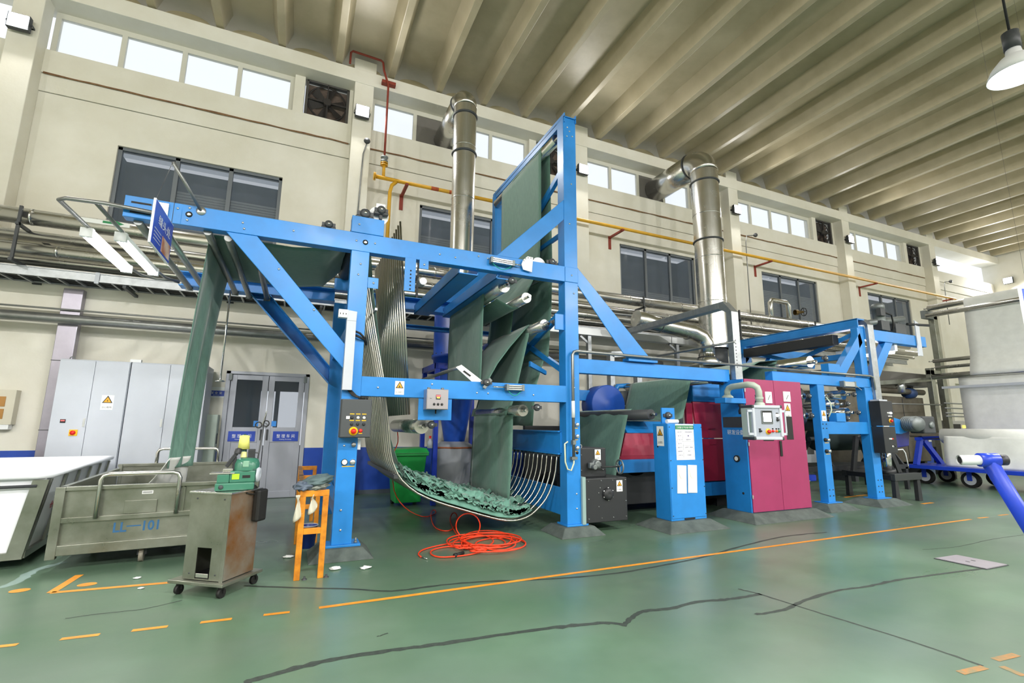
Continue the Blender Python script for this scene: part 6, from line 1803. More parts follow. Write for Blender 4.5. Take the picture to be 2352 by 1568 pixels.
hb_('screen_bezel', (0.15, -0.012, 0.24), (0.34, 0.0, 0.44), M_cast, 0.004); hb_('screen_frame', (0.165, -0.016, 0.26), (0.325, -0.011, 0.435), M_ink, 0.002); hb_('screen', (0.172, -0.018, 0.27), (0.31, -0.0155, 0.405), M_emits, 0)
HN = (HM.to_3x3() @ Vector((0, -1, 0)))
def hp(x, z, y=0.0): return HM @ Vector((x, y, z))
e_stop(hm, hp(0.25, 0.125), 0.045, HN)
for xx, m in ((0.33, M_btn_r), (0.39, mat('button_orange', 'e8681c', 0.4)), (0.43, M_btn_g)):
    push_button(hm, hp(xx, 0.13), 0.016, m, HN, 0.02); hb_('button_tag', (xx - 0.013, -0.002, 0.155), (xx + 0.013, 0.0, 0.175), M_ink, 0)
for zz, m in ((0.37, mat('lit_button', (1.0, 0.95, 0.8), 0.4, emit=2.0)), (0.30, M_black)):
    push_button(hm, hp(0.425, zz), 0.018, m, HN, 0.02); hb_('button_tag', (0.405, -0.002, zz + 0.022), (0.445, 0.0, zz + 0.038), M_ink, 0)
push_button(hm, hp(0.11, 0.13), 0.016, M_black, HN, 0.03); hb_('button_tag', (0.09, -0.002, 0.15), (0.13, 0, 0.17), M_ink, 0)
nk0 = hp(0.24, HH, 0.13)
nkm = mat('neck_enamel', 'a9b3a6', 0.4)
MB().tube([nk0, nk0 + Vector((0, 0, 0.22)), nk0 + Vector((-0.012, 0.01, 0.28)), nk0 + Vector((-0.05, 0.05, 0.32)), nk0 + Vector((-0.10, 0.1, 0.33)), (6.62, 5.80, 2.17), (6.62, 5.86, 2.15), (6.62, 5.90, 2.10), (6.62, 5.90, 2.02)], 0.05, 18).build('swan_neck', nkm, hm)
MB().lathe([(0.075, 0), (0.075, 0.03), (0.055, 0.05)], nk0, (0, 0, 1), 20).lathe([(0.062, 0.1), (0.062, 0.13)], nk0, (0, 0, 1), 20).build('neck_collar', nkm, hm)
MB().lathe([(0.09, 0), (0.09, 0.02), (0.055, 0.05)], (6.62, 5.90, 1.99), (0, 0, 1), 20).build('neck_collar', nkm, hm)
MB().box((6.45, 5.80, 1.90), (6.93, 6.02, 1.985)).build('arm_bracket', M_blue, hm, bevel=0.004)
MB().lathe([(0.0, 0), (0.045, 0.0), (0.05, 0.05), (0.03, 0.1), (0.045, 0.16), (0, 0.17)], nk0 + Vector((0.22, 0.2, 0.02)), (0, 0, 1), 14).build('cable_plug', M_black, hm)
MB().lathe([(0.0, 0), (0.045, 0.0), (0.05, 0.05), (0.03, 0.1), (0.045, 0.16), (0, 0.17)], (6.78, 5.78, 1.72), (0, 0, 1), 14).build('cable_plug', M_black, hm)

# --- grey trunking: post and arm over the machine
gt = thing('cable_trunking', 'grey square cable trunking rising beside the magenta cabinet and turning back', 'trunking', (7.05, 6.1, 2.3))
XG = 7.06
MB().box((XG - 0.07, 6.02, 2.33), (XG + 0.10, 6.14, 3.56)).build('riser', M_galv, gt, bevel=0.004)
MB().poly_x([(6.02, 3.56), (6.14, 3.56), (6.30, 3.66), (6.30, 3.78), (6.20, 3.78)], XG - 0.07, XG + 0.10).build('elbow', M_galv, gt, bevel=0.004)
MB().box((XG - 0.07, 6.30, 3.66), (XG + 0.10, 9.2, 3.78)).build('arm', M_galv, gt, bevel=0.004)
for k in range(9):
    MB().lathe([(0.01, 0), (0.01, 0.003), (0, 0.003)], (XG - 0.02, 6.02, 2.55 + 0.06 * k), (0, -1, 0), 8).build('hole', M_ink, gt)
for yy in (6.9, 7.7, 8.5):
    MB().box((XG - 0.073, yy, 3.655), (XG + 0.103, yy + 0.012, 3.785)).build('seam', M_gpipe, gt)
MB().cyl((XG - 0.05, 6.0, 3.0), (XG - 0.05, 8.4, 3.0), 0.022, 10).build('stay_pipe', M_gpipe, gt)
tb_ = thing('cable_bridge', 'long pale grey trunking bridge on square legs behind the compacting machine', 'trunking', (8.5, 9.3, 0))
MB().box((4.0, 9.72, 3.70), (12.4, 9.92, 3.87)).build('trunk', mat('pale_trunking', 'c4c7c8', 0.4, 0.5), tb_, bevel=0.004)
for xx in (4.6, 5.6, 7.2, 9.0, 10.6):
    MB().box((xx - 0.004, 9.715, 3.695), (xx + 0.004, 9.925, 3.875)).build('seam', M_dark, tb_)
for xx in (6.45, 9.25, 12.0):
    MB().box((xx - 0.05, 9.77, 0), (xx + 0.05, 9.87, 3.70)).build('leg', M_galv, tb_, bevel=0.004)
    MB().bar((xx - 0.25, 9.82, 3.68), (xx, 9.82, 3.50), 0.05, 0.05).build('knee', M_galv, tb_)
tb2 = thing('cable_goose', 'bent square trunking stub between the bridge legs', 'trunking', (6.9, 9.0, 2.2))
MB().box((6.45, 8.95, 2.35), (6.57, 9.1, 3.1)).build('riser', M_galv, tb2, bevel=0.004); MB().box((7.20, 8.95, 2.35), (7.34, 9.1, 3.2)).build('riser', M_galv, tb2, bevel=0.004)
MB().poly_y([(6.45, 3.1), (6.57, 3.06), (7.2, 3.14), (7.2, 3.26), (6.5, 3.2)], 8.95, 9.1).build('cross', M_galv, tb2, bevel=0.004)
MB().poly_y([(7.2, 3.26), (7.34, 3.2), (7.2, 3.5), (7.08, 3.5)], 8.95, 9.1).build('elbow', M_galv, tb2, bevel=0.004)
# small exhaust hood feeding the second stack
hd = thing('exhaust_hood', 'small silver duct and flared hood in front of the second stack', 'duct', (9.5, 9.0, 2.9))
MB().tube([(7.3, 9.05, 4.08), (7.8, 9.05, 4.0), (9.0, 9.0, 3.88), (9.3, 8.98, 3.78), (9.42, 8.95, 3.6), (9.42, 8.95, 3.25)], 0.2, 22).build('duct_run', M_ss, hd)
for xx in (8.0, 8.9):
    MB().torus((xx, 9.03, 3.98 if xx < 8.5 else 3.89), (1, 0, -0.1), 0.205, 0.012, 26, 6).build('band', M_gpipe, hd)
MB().lathe([(0.2, 0.35), (0.2, 0.25), (0.22, 0.25), (0.22, 0.22), (0.48, 0.0), (0.46, 0.0)], (9.42, 8.95, 3.0), (0, 0, 1), 28).build('flare', M_ss, hd)
MB().torus((9.42, 8.95, 3.24), (0, 0, 1), 0.215, 0.015, 28, 6).build('band', M_dark, hd)
MB().box((8.9, 8.7, 2.45), (10.6, 9.6, 3.0)).build('plenum', M_ssb, hd, bevel=0.01)
MB().cyl((10.05, 9.25, 3.0), (10.05, 9.25, 3.55), 0.30, 26).build('stack_spigot', M_dark, hd)

# ================================================================== exit frame on the right
xf_ = thing('blue_exit_frame', 'blue steel exit frame with polished rollers right of the magenta cabinet', 'machine frame', (10.5, 7.4, 0))


def xbox(name, a_, b_, m=M_blue, bevel=0.006, parent=None):
    return MB().box(a_, b_).build(name, m, parent or xf_, bevel=bevel)


P3, P4 = (9.24, 9.44), (10.74, 11.0)
for yy in (Y0, 8.9):
    xbox('post', (P3[0], yy, 0.13), (P3[1], yy + 0.16, 2.34)); xbox('post', (P4[0], yy, 0.13), (P4[1], yy + 0.18, 2.36))
    xbox('beam', (P3[1], yy + 0.01, 1.39), (P4[0], yy + 0.15, 1.63))
    xbox('beam', (8.0, yy, 2.34), (P4[1] - 0.06, yy + 0.16, 2.54))
    # upper A-frame
    xbox('post', (10.76, yy + 0.02, 2.54), (10.98, yy + 0.16, 3.62))
    MB().poly_y([(9.86, 2.54), (10.16, 2.54), (10.90, 3.30), (10.84, 3.52)], yy + 0.02, yy + 0.16).build('brace', M_blue, xf_, bevel=0.005)
    MB().poly_y([(11.0, 2.36), (11.22, 2.42), (12.02, 3.40), (11.74, 3.40), (11.0, 2.56)], yy + 0.02, yy + 0.16).build('brace', M_blue, xf_, bevel=0.005)
    xbox('beam', (10.98, yy + 0.0, 3.38), (13.30, yy + 0.16, 3.62))
mb = MB().box((10.80, Y0 + 0.02, 3.62), (11.02, 9.1, 3.66)).box((10.80, Y0 + 0.02, 3.66), (10.83, 9.1, 3.82)).box((10.80, Y0 + 0.02, 3.80), (11.05, 9.1, 3.83))
mb.build('top_beam', M_blue, xf_, bevel=0.004)
xbox('tie_beam', (10.9, Y0 + 0.2, 3.0), (11.0, 8.9, 3.12)); MB().bar((10.9, 6.3, 3.5), (10.9, 8.9, 2.7), 0.06, 0.09).build('brace', M_blue, xf_); MB().bar((10.9, 8.9, 3.5), (10.9, 7.2, 2.9), 0.06, 0.09).build('brace', M_blue, xf_)
xbox('roller_guard', (10.55, 6.5, 3.30), (10.75, 8.8, 3.52), M_black)
# lower long beams
MB().box((8.6, 7.4, 0.32), (10.9, 7.55, 0.46)).build('tube_beam', M_dblue, xf_, bevel=0.02)
MB().cyl((8.4, Y0 + 0.1, 0.52), (8.4, 8.9, 0.52), 0.07, 14).build('tube_beam', M_dblue, xf_)
# rollers
M_dsteel = mat('darkened_steel', '77787c', 0.3, 1.0, var=0.05)  # dark reflection put into the colour; plain polish mirrored the bright background
roller(xf_, (9.62, Y0 + 0.34, 2.84), (9.62, 8.8, 2.84), 0.13, M_sspol); xbox('roller_bracket', (9.62, Y0 - 0.02, 2.54), (9.98, Y0 + 0.14, 2.78)); bearing(xf_, (9.74, Y0 + 0.12, 2.90), r=0.06)
sheet('exit_cloth', [(9.5, 2.92), (9.49, 2.84), (9.46, 2.4), (9.42, 2.1)], y0=7.1, y1=8.6, wav=0.01, seed=41)
sheet('exit_cloth', [(9.62, 2.97), (9.0, 2.9), (8.3, 2.6)], y0=7.1, y1=8.6, wav=0.01, seed=43)
for cx, cz, r_, m in ((9.12, 2.12, 0.20, M_dsteel), (9.14, 1.74, 0.19, M_dsteel), (10.55, 2.20, 0.10, M_sspol), (10.3, 2.0, 0.09, M_sspol), (10.62, 1.83, 0.10, M_sspol), (9.95, 1.78, 0.1, M_dsteel), (9.8, 2.15, 0.12, M_dsteel), (10.2, 1.6, 0.16, M_black)):
    roller(xf_, (cx, Y0 + 0.32, cz), (cx, 8.8, cz), r_, m)
    bearing(xf_, (cx + 0.03, Y0 + 0.14, cz), r=0.05)
xbox('bearing_block', (9.72, Y0 - 0.01, 1.63), (10.0, Y0 + 0.15, 1.80)); bearing(xf_, (10.2, Y0 + 0.1, 1.70), r=0.05)
cyx = MB().box((9.98, Y0 - 0.08, 2.33), (10.30, Y0 - 0.005, 2.43)).build('cylinder_body', M_alu, xf_, bevel=0.004)
MB().box((9.94, Y0 - 0.085, 2.32), (9.98, Y0, 2.44)).build('end_cap', M_cast, cyx, bevel=0.003); MB().box((10.30, Y0 - 0.085, 2.32), (10.34, Y0, 2.44)).build('end_cap', M_cast, cyx, bevel=0.003)
MB().cyl((10.34, Y0 - 0.04, 2.38), (10.56, Y0 - 0.04, 2.28), 0.012, 8).build('piston_rod', M_sspol, cyx)
MB().tube([(9.44, Y0 - 0.02, 2.1), (9.50, Y0 - 0.05, 2.0), (9.52, Y0 - 0.05, 1.85), (9.46, Y0 - 0.02, 1.72)], 0.012, 8).build('air_hose', mat('clear_hose', 'c9d2b8', 0.3), xf_)
for zz in (1.28, 1.07):
    MB().lathe([(0.035, 0), (0.035, 0.03), (0, 0.035)], (9.30, Y0, zz), (0, -1, 0), 14).build('gauge', M_ink, xf_)
    MB().lathe([(0.03, 0), (0.03, 0.035), (0, 0.038)], (9.39, Y0, zz), (0, -1, 0), 14).build('regulator_knob', M_alu, xf_)
    MB().box((9.29, Y0 - 0.003, zz - 0.06), (9.41, Y0, zz - 0.048)).build('tag', M_btn_y, xf_)
warning_sign(xf_, (9.345, Y0 - 0.003, 1.74), 0.13, 0.20)
bolts(xf_, [(x, Y0, z) for x in (9.29, 9.39) for z in (0.25, 0.36, 1.5, 1.58)] + [(x, Y0, z) for x in (10.82, 10.92) for z in (0.25, 0.36, 0.48)], r=0.012, m=M_dark)
for xa, xb in ((9.16, 9.60), (10.68, 11.16)):
    xbox('base_plate', (xa, Y0 - 0.03, 0.115), (xb, Y0 + 0.24, 0.13))
plinth(9.10, 9.62, Y0 - 0.06, Y0 + 0.32, 0.115, 'grey concrete plinth under the post right of the magenta cabinet', s=0.18)
plinth(10.62, 11.26, Y0 - 0.06, Y0 + 0.32, 0.115, 'grey concrete plinth under the last blue post', s=0.2)
# grey trunking on the last post
gx = thing('cable_trunking', 'grey square trunking standing along the last blue post', 'trunking', (11.1, 6.0, 2.0))
MB().box((11.0, Y0 - 0.06, 2.02), (11.20, Y0 + 0.0, 3.70)).build('riser', M_galv, gx, bevel=0.004)
MB().box((11.05, Y0 + 0.2, 3.70), (11.2, 9.0, 3.84)).build('arm', M_galv, gx, bevel=0.004)
MB().poly_x([(Y0 - 0.06, 3.70), (Y0 + 0.0, 3.70), (Y0 + 0.2, 3.72), (Y0 + 0.2, 3.84), (Y0 + 0.05, 3.84)], 11.0, 11.2).build('elbow', M_galv, gx)
MB().tube([(9.0, Y0 - 0.05, 2.58), (10.9, Y0 - 0.05, 2.585), (10.98, Y0 - 0.05, 2.56), (11.0, Y0 - 0.05, 2.50), (11.0, Y0 - 0.05, 2.30)], 0.022, 10).build('air_pipe', M_gpipe, xf_)
# motor and spreader on the arm
mo = thing('top_motor', 'grey vertical motor on top of the exit frame arm', 'motor', (11.7, 6.2, 3.65))
MB().lathe([(0.12, 0), (0.12, 0.28), (0.13, 0.28), (0.13, 0.38), (0.10, 0.42), (0, 0.42)], (11.75, Y0 + 0.1, 3.84), (0, 0, 1), 22).build('motor_body', M_cast, mo)
MB().box((11.60, Y0 - 0.02, 3.64), (11.90, Y0 + 0.22, 3.86)).build('gear_case', M_dark, mo, bevel=0.01); MB().box((11.55, Y0 - 0.06, 3.95), (11.72, Y0 + 0.04, 4.12)).build('terminal_box', M_dark, mo, bevel=0.006)
MB().tube([(11.72, Y0 - 0.02, 4.05), (11.95, Y0 - 0.05, 4.0), (12.05, Y0 - 0.02, 3.8), (12.0, Y0, 3.66)], 0.018, 8).build('cable', M_rubber, mo)
MB().cyl((11.3, Y0 + 0.12, 3.78), (12.7, Y0 + 0.12, 4.02), 0.07, 16).build('actuator_tube', M_cast, mo)
MB().box((12.2, Y0 + 0.02, 3.62), (12.6, Y0 + 0.2, 3.86)).build('slide_block', M_dark, mo, bevel=0.01)
wpl = MB().poly_y([(12.88, 3.15), (13.04, 3.15), (13.04, 3.92), (12.88, 3.98)], Y0 - 0.03, Y0 - 0.005).build('white_plate', M_lgrey, mo, bevel=0.003)
MB().cyl((12.7, Y0 + 0.04, 3.88), (13.3, Y0 - 0.1, 3.88), 0.03, 12).build('spindle', M_black, mo)
xtl = thing('tube_lamp', 'lit tube lamp under the exit frame arm at right', 'lamp', (12.4, 6.4, 3.15))
MB().cyl((12.2, 6.2, 3.20), (12.2, 7.4, 3.20), 0.03, 12).build('tube', M_emitw, xtl)
MB().box((12.15, 6.15, 3.23), (12.25, 7.45, 3.38)).build('housing', M_white, xtl)

# black control box on the last post
kb = thing('control_box', 'tall black double control box on the last blue post', 'control box', (11.0, 5.9, 1.0))
for (za, zb) in ((1.56, 2.06), (1.02, 1.545)):
    MB().box((10.80, Y0 - 0.22, za), (11.22, Y0 - 0.005, zb)).build('housing', M_black, kb, bevel=0.006)
YK = Y0 - 0.22
for j in range(3):
    push_button(kb, (11.02 + 0.055 * j, YK, 1.82), 0.014, [M_btn_w, M_btn_w, M_emitw][j]); push_button(kb, (11.04 + 0.045 * j, YK, 1.75), 0.012, M_alu); push_button(kb, (10.98 + 0.05 * j, YK, 1.30), 0.014, [M_btn_w, M_btn_w, M_btn_r][j])
e_stop(kb, (11.08, YK, 1.66), 0.045); push_button(kb, (11.06, YK, 1.15), 0.02, M_alu); push_button(kb, (11.12, YK, 1.17), 0.02, M_black)
MB().box((10.82, Y0 - 0.2, 2.06), (11.1, Y0 - 0.03, 2.09)).build('lid', M_lgrey, kb)

# --- dark cloth roll on its black cradle behind the exit frame
dk = thing('cloth_roll', 'big dark green cloth roll behind the exit frame', 'cloth roll', (12.6, 8.0, 1.0))
MB().cyl((11.62, 7.8, 1.24), (14.0, 7.8, 1.24), 0.28, 36).build('roll', mat('dark_roll_cloth', '1f2f2e', 0.8), dk)
MB().cyl((11.35, 7.8, 1.24), (14.3, 7.8, 1.24), 0.05, 14).build('core', M_dark, dk)
cdl = thing('roll_cradle', 'black steel cradle frame on the floor behind the exit frame', 'cradle', (11.5, 8.0, 0))
for yy in (7.36, 8.30):
    MB().bar((9.7, yy, 0.60), (14.4, yy, 0.56), 0.08, 0.11).build('long_rail', M_black, cdl)
    for xx in (9.75, 11.2, 14.3):
        MB().box((xx - 0.05, yy - 0.04, 0), (xx + 0.05, yy + 0.04, 0.55)).build('leg', M_black, cdl)
    for xx in (11.45, 14.2):
        MB().bar((xx, yy, 0.6), (xx, 7.8 + (0.06 if yy > 7.8 else -0.06), 1.20), 0.06, 0.09).build('prop', M_black, cdl)
for xx in (9.75, 11.2, 14.3):
    MB().bar((xx, 7.40, 0.59), (xx, 8.26, 0.59), 0.08, 0.08).build('cross_rail', M_black, cdl)
hw2 = thing('adjusting_gear', 'low adjusting gear with a chrome hand wheel beside the magenta cabinet', 'gear', (8.85, 6.3, 0))
MB().torus((8.84, 6.22, 0.52), (0.25, -1, 0), 0.13, 0.016).build('rim', M_ss, hw2)
for k in range(3):
    a_ = 2 * math.pi * k / 3
    MB().bar((8.84, 6.22, 0.52), (8.84 + 0.12 * math.cos(a_), 6.22, 0.52 + 0.12 * math.sin(a_)), 0.015, 0.015).build('spoke', M_ss, hw2)
MB().cyl((8.84, 6.2, 0.52), (8.80, 6.5, 0.52), 0.045, 14).box((8.70, 6.4, 0.0), (8.88, 6.7, 0.62)).build('gear_stub', M_dark, hw2)

# --- black stand with belt drive beyond the last post
bs = thing('drive_stand', 'black steel stand with a blue belt guard and grey motor beyond the last post', 'machine stand', (12.0, 6.5, 0))
for xx, yy in ((11.45, 6.12), (12.25, 6.12), (11.7, 7.2), (12.5, 7.2)):
    MB().poly_y([(xx - 0.07, 0), (xx + 0.07, 0), (xx + 0.05, 0.44), (xx - 0.05, 0.44)], yy - 0.04, yy + 0.04).build('leg', M_black, bs, bevel=0.005)
MB().box((11.38, 6.06, 0.44), (12.34, 6.18, 0.58)).build('front_rail', mat('dark_steel', '4a4d4e', 0.45, 0.6), bs, bevel=0.006); MB().box((11.6, 7.14, 0.44), (12.6, 7.26, 0.56)).build('back_rail', M_black, bs); MB().bar((11.4, 6.12, 0.5), (11.65, 7.2, 0.5), 0.08, 0.1).build('side_rail', M_black, bs); MB().bar((12.3, 6.12, 0.5), (12.55, 7.2, 0.5), 0.08, 0.1).build('side_rail', M_black, bs)
for (a_, b_) in (((11.72, 6.5, 0.5), (11.98, 6.5, 1.32)), ((12.4, 6.5, 0.5), (12.0, 6.5, 1.32)), ((11.75, 7.1, 0.5), (12.0, 7.1, 1.32)), ((12.5, 7.1, 0.5), (12.1, 7.1, 1.32))):
    MB().bar(a_, b_, 0.06, 0.13).build('side_frame', M_black, bs)
MB().cyl((11.6, 6.3, 0.62), (11.72, 6.35, 1.2), 0.085, 18).build('chrome_column', M_sspol, bs)
MB().cyl((11.62, 6.3, 0.56), (11.6, 6.3, 0.66), 0.14, 18).build('column_foot', M_black, bs)
MB().poly_y([(12.1, 1.42), (13.1, 1.38), (13.7, 1.5), (13.7, 1.62), (12.3, 1.86), (12.1, 1.84)], 6.72, 6.84).build('belt_guard', M_blue, bs, bevel=0.01)
MB().poly_y([(12.3, 1.0), (13.5, 1.1), (13.6, 1.45), (12.3, 1.42)], 6.8, 7.2).build('deep_blue_cover', mat('navy_paint', '1c1e78', 0.4), bs, bevel=0.02)
warning_sign(bs, (12.52, 6.715, 1.60), 0.22, 0.30)
MB().lathe([(0.0, 0), (0.15, 0.0), (0.17, 0.06), (0.17, 0.36), (0.0, 0.40)], (13.15, 6.36, 1.62), (0.35, 1, 0), 24).build('motor', M_cast, bs)
for k in range(6):
    MB().torus(Vector((13.15, 6.36, 1.62)) + Vector((0.33, 0.944, 0)) * (0.08 + 0.05 * k), (0.35, 1, 0), 0.172, 0.008, 22, 5).build('motor_fin', M_cast, bs)
MB().box((13.4, 6.4, 1.40), (13.9, 6.7, 1.80)).build('gearbox', M_dark, bs, bevel=0.03); MB().lathe([(0.08, 0), (0.08, 0.03), (0.03, 0.04), (0, 0.04)], (13.7, 6.4, 1.6), (0, -1, 0), 18).build('gearbox_cap', M_cast, bs)
MB().bar((12.1, 6.9, 1.1), (12.6, 6.9, 1.25), 0.3, 0.08).build('bracket', M_black, bs)
MB().tube([(12.0, 6.3, 1.05), (12.2, 6.28, 1.06), (12.28, 6.28, 0.98), (12.33, 6.28, 0.7)], 0.012, 8).build('white_strap', M_white, bs)

# --- batching trolley with a white cloth roll
wt = thing('roll_trolley', 'deep blue batching trolley with rubber tyred wheels at right', 'trolley', (17.0, 6.5, 0))
MB().box((15.9, 3.8, 0.42), (17.6, 8.2, 0.52)).build('deck', M_dblue, wt, bevel=0.01)
for (xx, yy) in ((16.3, 7.9), (17.4, 7.9), (16.3, 6.9), (17.6, 6.9), (16.3, 4.6), (17.5, 4.6)):
    w_ = MB().cyl((xx - 0.06, yy, 0.2), (xx + 0.06, yy, 0.2), 0.2, 24).build('tyre', M_rubber, wt)
    MB().cyl((xx - 0.065, yy, 0.2), (xx + 0.065, yy, 0.2), 0.13, 20).build('wheel_hub', M_lgrey, w_); MB().box((xx - 0.09, yy - 0.05, 0.18), (xx + 0.09, yy + 0.05, 0.44)).build('fork', M_dblue, w_)
for yy in (7.95, 4.2):
    MB().bar((16.0, yy, 0.5), (16.35, yy, 1.20), 0.10, 0.14).build('a_frame_leg', M_dblue, wt); MB().bar((17.3, yy, 0.5), (16.5, yy, 1.20), 0.10, 0.14).build('a_frame_leg', M_dblue, wt)
    MB().box((16.25, yy - 0.08, 1.18), (16.55, yy + 0.08, 1.27)).build('bearing_saddle', M_dblue, wt)
wr = thing('cloth_roll', 'white cloth roll on a polished core resting on the blue trolley', 'cloth roll', (16.4, 6.2, 1.45))
MB().cyl((16.4, 4.8, 1.32), (16.4, 7.42, 1.32), 0.2, 36).build('roll', M_wfab, wr)
MB().cyl((16.4, 4.3, 1.32), (16.4, 7.86, 1.32), 0.12, 28).build('core', M_sspol, wr); MB().cyl((16.4, 3.9, 1.32), (16.4, 8.2, 1.32), 0.05, 14).build('axle', M_ss, wr)
def rolltail(u, v):
    y = 4.9 + 2.4 * v
    return (16.20 - 0.10 * u + 0.02 * math.sin(y * 5 + u * 2), y + 0.03 * math.sin(u * 3), 1.32 - 0.79 * u)
MB().grid(rolltail, 16, 20).build('hanging_end', M_wfab, wr, solid=0.005)

# --- steel frame with the tall white cloth
wfm = thing('white_cloth_machine', 'stainless cloth machine frame with long rollers at the right edge', 'machine frame', (16.8, 5.8, 0))
XW = 18.6
for yy in (8.25, 3.4):
    MB().box((XW + 0.1, yy, 0), (XW + 0.32, yy + 0.16, 5.2)).build('post', M_ssb, wfm, bevel=0.006)
    MB().box((XW - 0.5, yy + 0.02, 0), (XW - 0.28, yy + 0.16, 3.4)).build('post', M_ssb, wfm, bevel=0.006)
    MB().box((XW - 0.5, yy + 0.02, 3.2), (XW + 0.3, yy + 0.14, 3.34)).build('beam', M_ssb, wfm, bevel=0.006)
    MB().box((XW - 0.35, yy, 5.02), (XW + 0.3, yy + 0.14, 5.28)).build('bearing_plate', M_cast, wfm, bevel=0.006)
for xx, zz, r_ in ((XW - 0.15, 5.36, 0.09), (XW - 0.32, 5.10, 0.08), (XW - 0.3, 3.62, 0.06), (XW - 0.42, 3.12, 0.09), (XW - 0.2, 3.42, 0.05)):
    roller(wfm, (xx, 3.5, zz), (xx, 8.25, zz), r_, M_ss)
for zz in (2.0, 2.15, 2.3, 1.9):
    MB().cyl((XW - 0.4, 8.1, zz), (XW + 1.2, 8.1, zz), 0.02, 8).build('ladder_bar', M_gpipe, wfm)
MB().bar((XW - 3.9, 8.55, 2.75), (XW - 0.4, 8.32, 3.05), 0.09, 0.12).build('side_arm', M_ssb, wfm); MB().cyl((XW - 4.0, 8.1, 2.2), (XW - 0.3, 8.2, 2.25), 0.02, 8).build('rail', M_gpipe, wfm)
MB().box((XW - 0.6, 3.4, 2.72), (XW - 0.52, 8.0, 2.79)).build('lamp_strip', M_lgrey, wfm)
wsh = thing('white_cloth_web', 'tall white cloth hanging on the rollers at the right edge', 'cloth', (18.2, 5.5, 1.2))
sheet('hanging_cloth', [(XW - 0.05, 5.45), (XW - 0.15, 5.47), (XW - 0.25, 5.41), (XW - 0.30, 4.9), (XW - 0.36, 3.7), (XW - 0.52, 3.2), (XW - 0.53, 3.08)], y0=3.8, y1=7.3, wav=0.01, seed=51, parent=wsh, m=M_wfab)
sheet('hanging_cloth', [(XW - 0.40, 3.03), (XW - 0.40, 2.2), (XW - 0.38, 1.2)], y0=3.8, y1=7.65, wav=0.02, seed=53, parent=wsh, m=M_wfab)

# --- steaming range far behind
rg2 = thing('steam_range', 'weathered stainless steaming range far behind the exit frame', 'machine', (18, 9.0, 0))
M_old = mat('weathered_steel', '7c766a', 0.5, 0.5, col2='524a3c', scale=1.6, rvar=0.1)
MB().box((14.6, 8.8, 0.5), (18.6, 9.7, 2.5)).build('tank', M_old, rg2, bevel=0.02)
for xx in (15.4, 16.4, 17.4):
    MB().box((xx, 8.79, 0.6), (xx + 0.02, 8.8, 2.45)).build('tank_seam', M_dark, rg2)
MB().box((14.4, 8.6, 2.85), (19.0, 9.7, 3.25)).build('upper_duct', mat('grey_cladding', '6e6c68', 0.45, 0.5), rg2, bevel=0.02)
MB().cyl((14.2, 8.7, 2.66), (18.4, 8.7, 2.66), 0.09, 16).build('steam_pipe', M_old, rg2); MB().cyl((17.0, 8.6, 2.6), (17.0, 8.6, 3.0), 0.12, 16).build('pipe_tee', M_alu, rg2)
MB().lathe([(0, 0), (0.16, 0), (0.16, 0.3), (0, 0.32)], (17.6, 8.75, 2.62), (1, 0, 0), 18).build('blue_motor', mat('navy_motor', '24406e', 0.5), rg2)
MB().box((20.0, 8.9, 0.9), (21.3, 9.4, 1.8)).build('operator_desk', mat('desk_steel', 'b0b0ae', 0.4, 0.6), rg2, bevel=0.02); MB().box((20.1, 8.89, 1.15), (20.85, 8.9, 1.68)).build('dark_screen', M_ink, rg2)
MB().box((21.0, 8.88, 1.55), (21.14, 8.9, 1.64)).build('amber_light', M_emity, rg2)
MB().box((20.0, 8.9, 0.0), (21.3, 9.4, 0.9)).build('desk_base', M_dark, rg2)
for xx in (14.8, 18.4):
    MB().box((xx, 8.9, 0), (xx + 0.15, 9.6, 0.5)).build('foot', M_dark, rg2)
    MB().box((xx, 9.0, 2.5), (xx + 0.12, 9.12, 2.85)).build('strut', M_dark, rg2)
lb = thing('low_roller_bench', 'low white machine base with a hazard striped edge seen through the exit frame', 'machine base', (16, 9.9, 0))
MB().box((13.5, 9.85, 0.42), (18.6, 10.3, 1.1)).build('panel', M_lgrey, lb, bevel=0.01)
for k in range(6):
    MB().box((14.2 + k * 0.7, 9.84, 0.72), (14.5 + k * 0.7, 9.85, 1.0)).build('vent', M_gpipe, lb)
MB().box((13.5, 9.78, 0.22), (18.6, 10.2, 0.42)).build('kick_plate', M_ink, lb)
for k in range(24):
    x_ = 13.55 + k * 0.21
    MB().poly_y([(x_, 0.34), (x_ + 0.09, 0.34), (x_ + 0.13, 0.42), (x_ + 0.04, 0.42)], 9.772, 9.778).build('hazard_stripe', M_btn_y, lb)
MB().box((13.5, 9.8, 0.0), (18.6, 10.3, 0.22)).build('base', M_conc, lb)

# --- blue tube handle of a trolley in the right foreground
bh = thing('hand_trolley', 'hand trolley with a thick blue tube handle in the right foreground', 'trolley', (4.4, 1.5, 0))
def at_(px, py, d): return CAM + ray(px, py) * d
hA, hB, hC = at_(2203, 1056, 3.02), at_(2310, 1056, 2.98), at_(2255, 1057, 3.0)
dv = (hB - hA).normalized()
MB().cyl(hA, hA + dv * 0.13, 0.030, 20, cap=False).cyl(hA + dv * 0.13, hA, 0.024, 20, cap=False).build('white_sleeve', M_white, bh)
MB().cyl(hA + dv * 0.11, hA + dv * 0.21, 0.042, 22).build('clamp', M_dblue, bh)
MB().cyl(hA + dv * 0.21, hB, 0.033, 20).build('black_grip', mat('worn_black', '2a2a30', 0.5, var=0.4, scale=30), bh)
MB().cyl(hA + dv * 0.005, hA + dv * 0.01, 0.0245, 18).build('bore', M_ink, bh)
l0 = hA + dv * 0.16
l1 = at_(2352, 1190, 2.98)
ld_ = (l1 - l0)
foot = l0 + ld_ * ((0.12 - l0.z) / ld_.z)
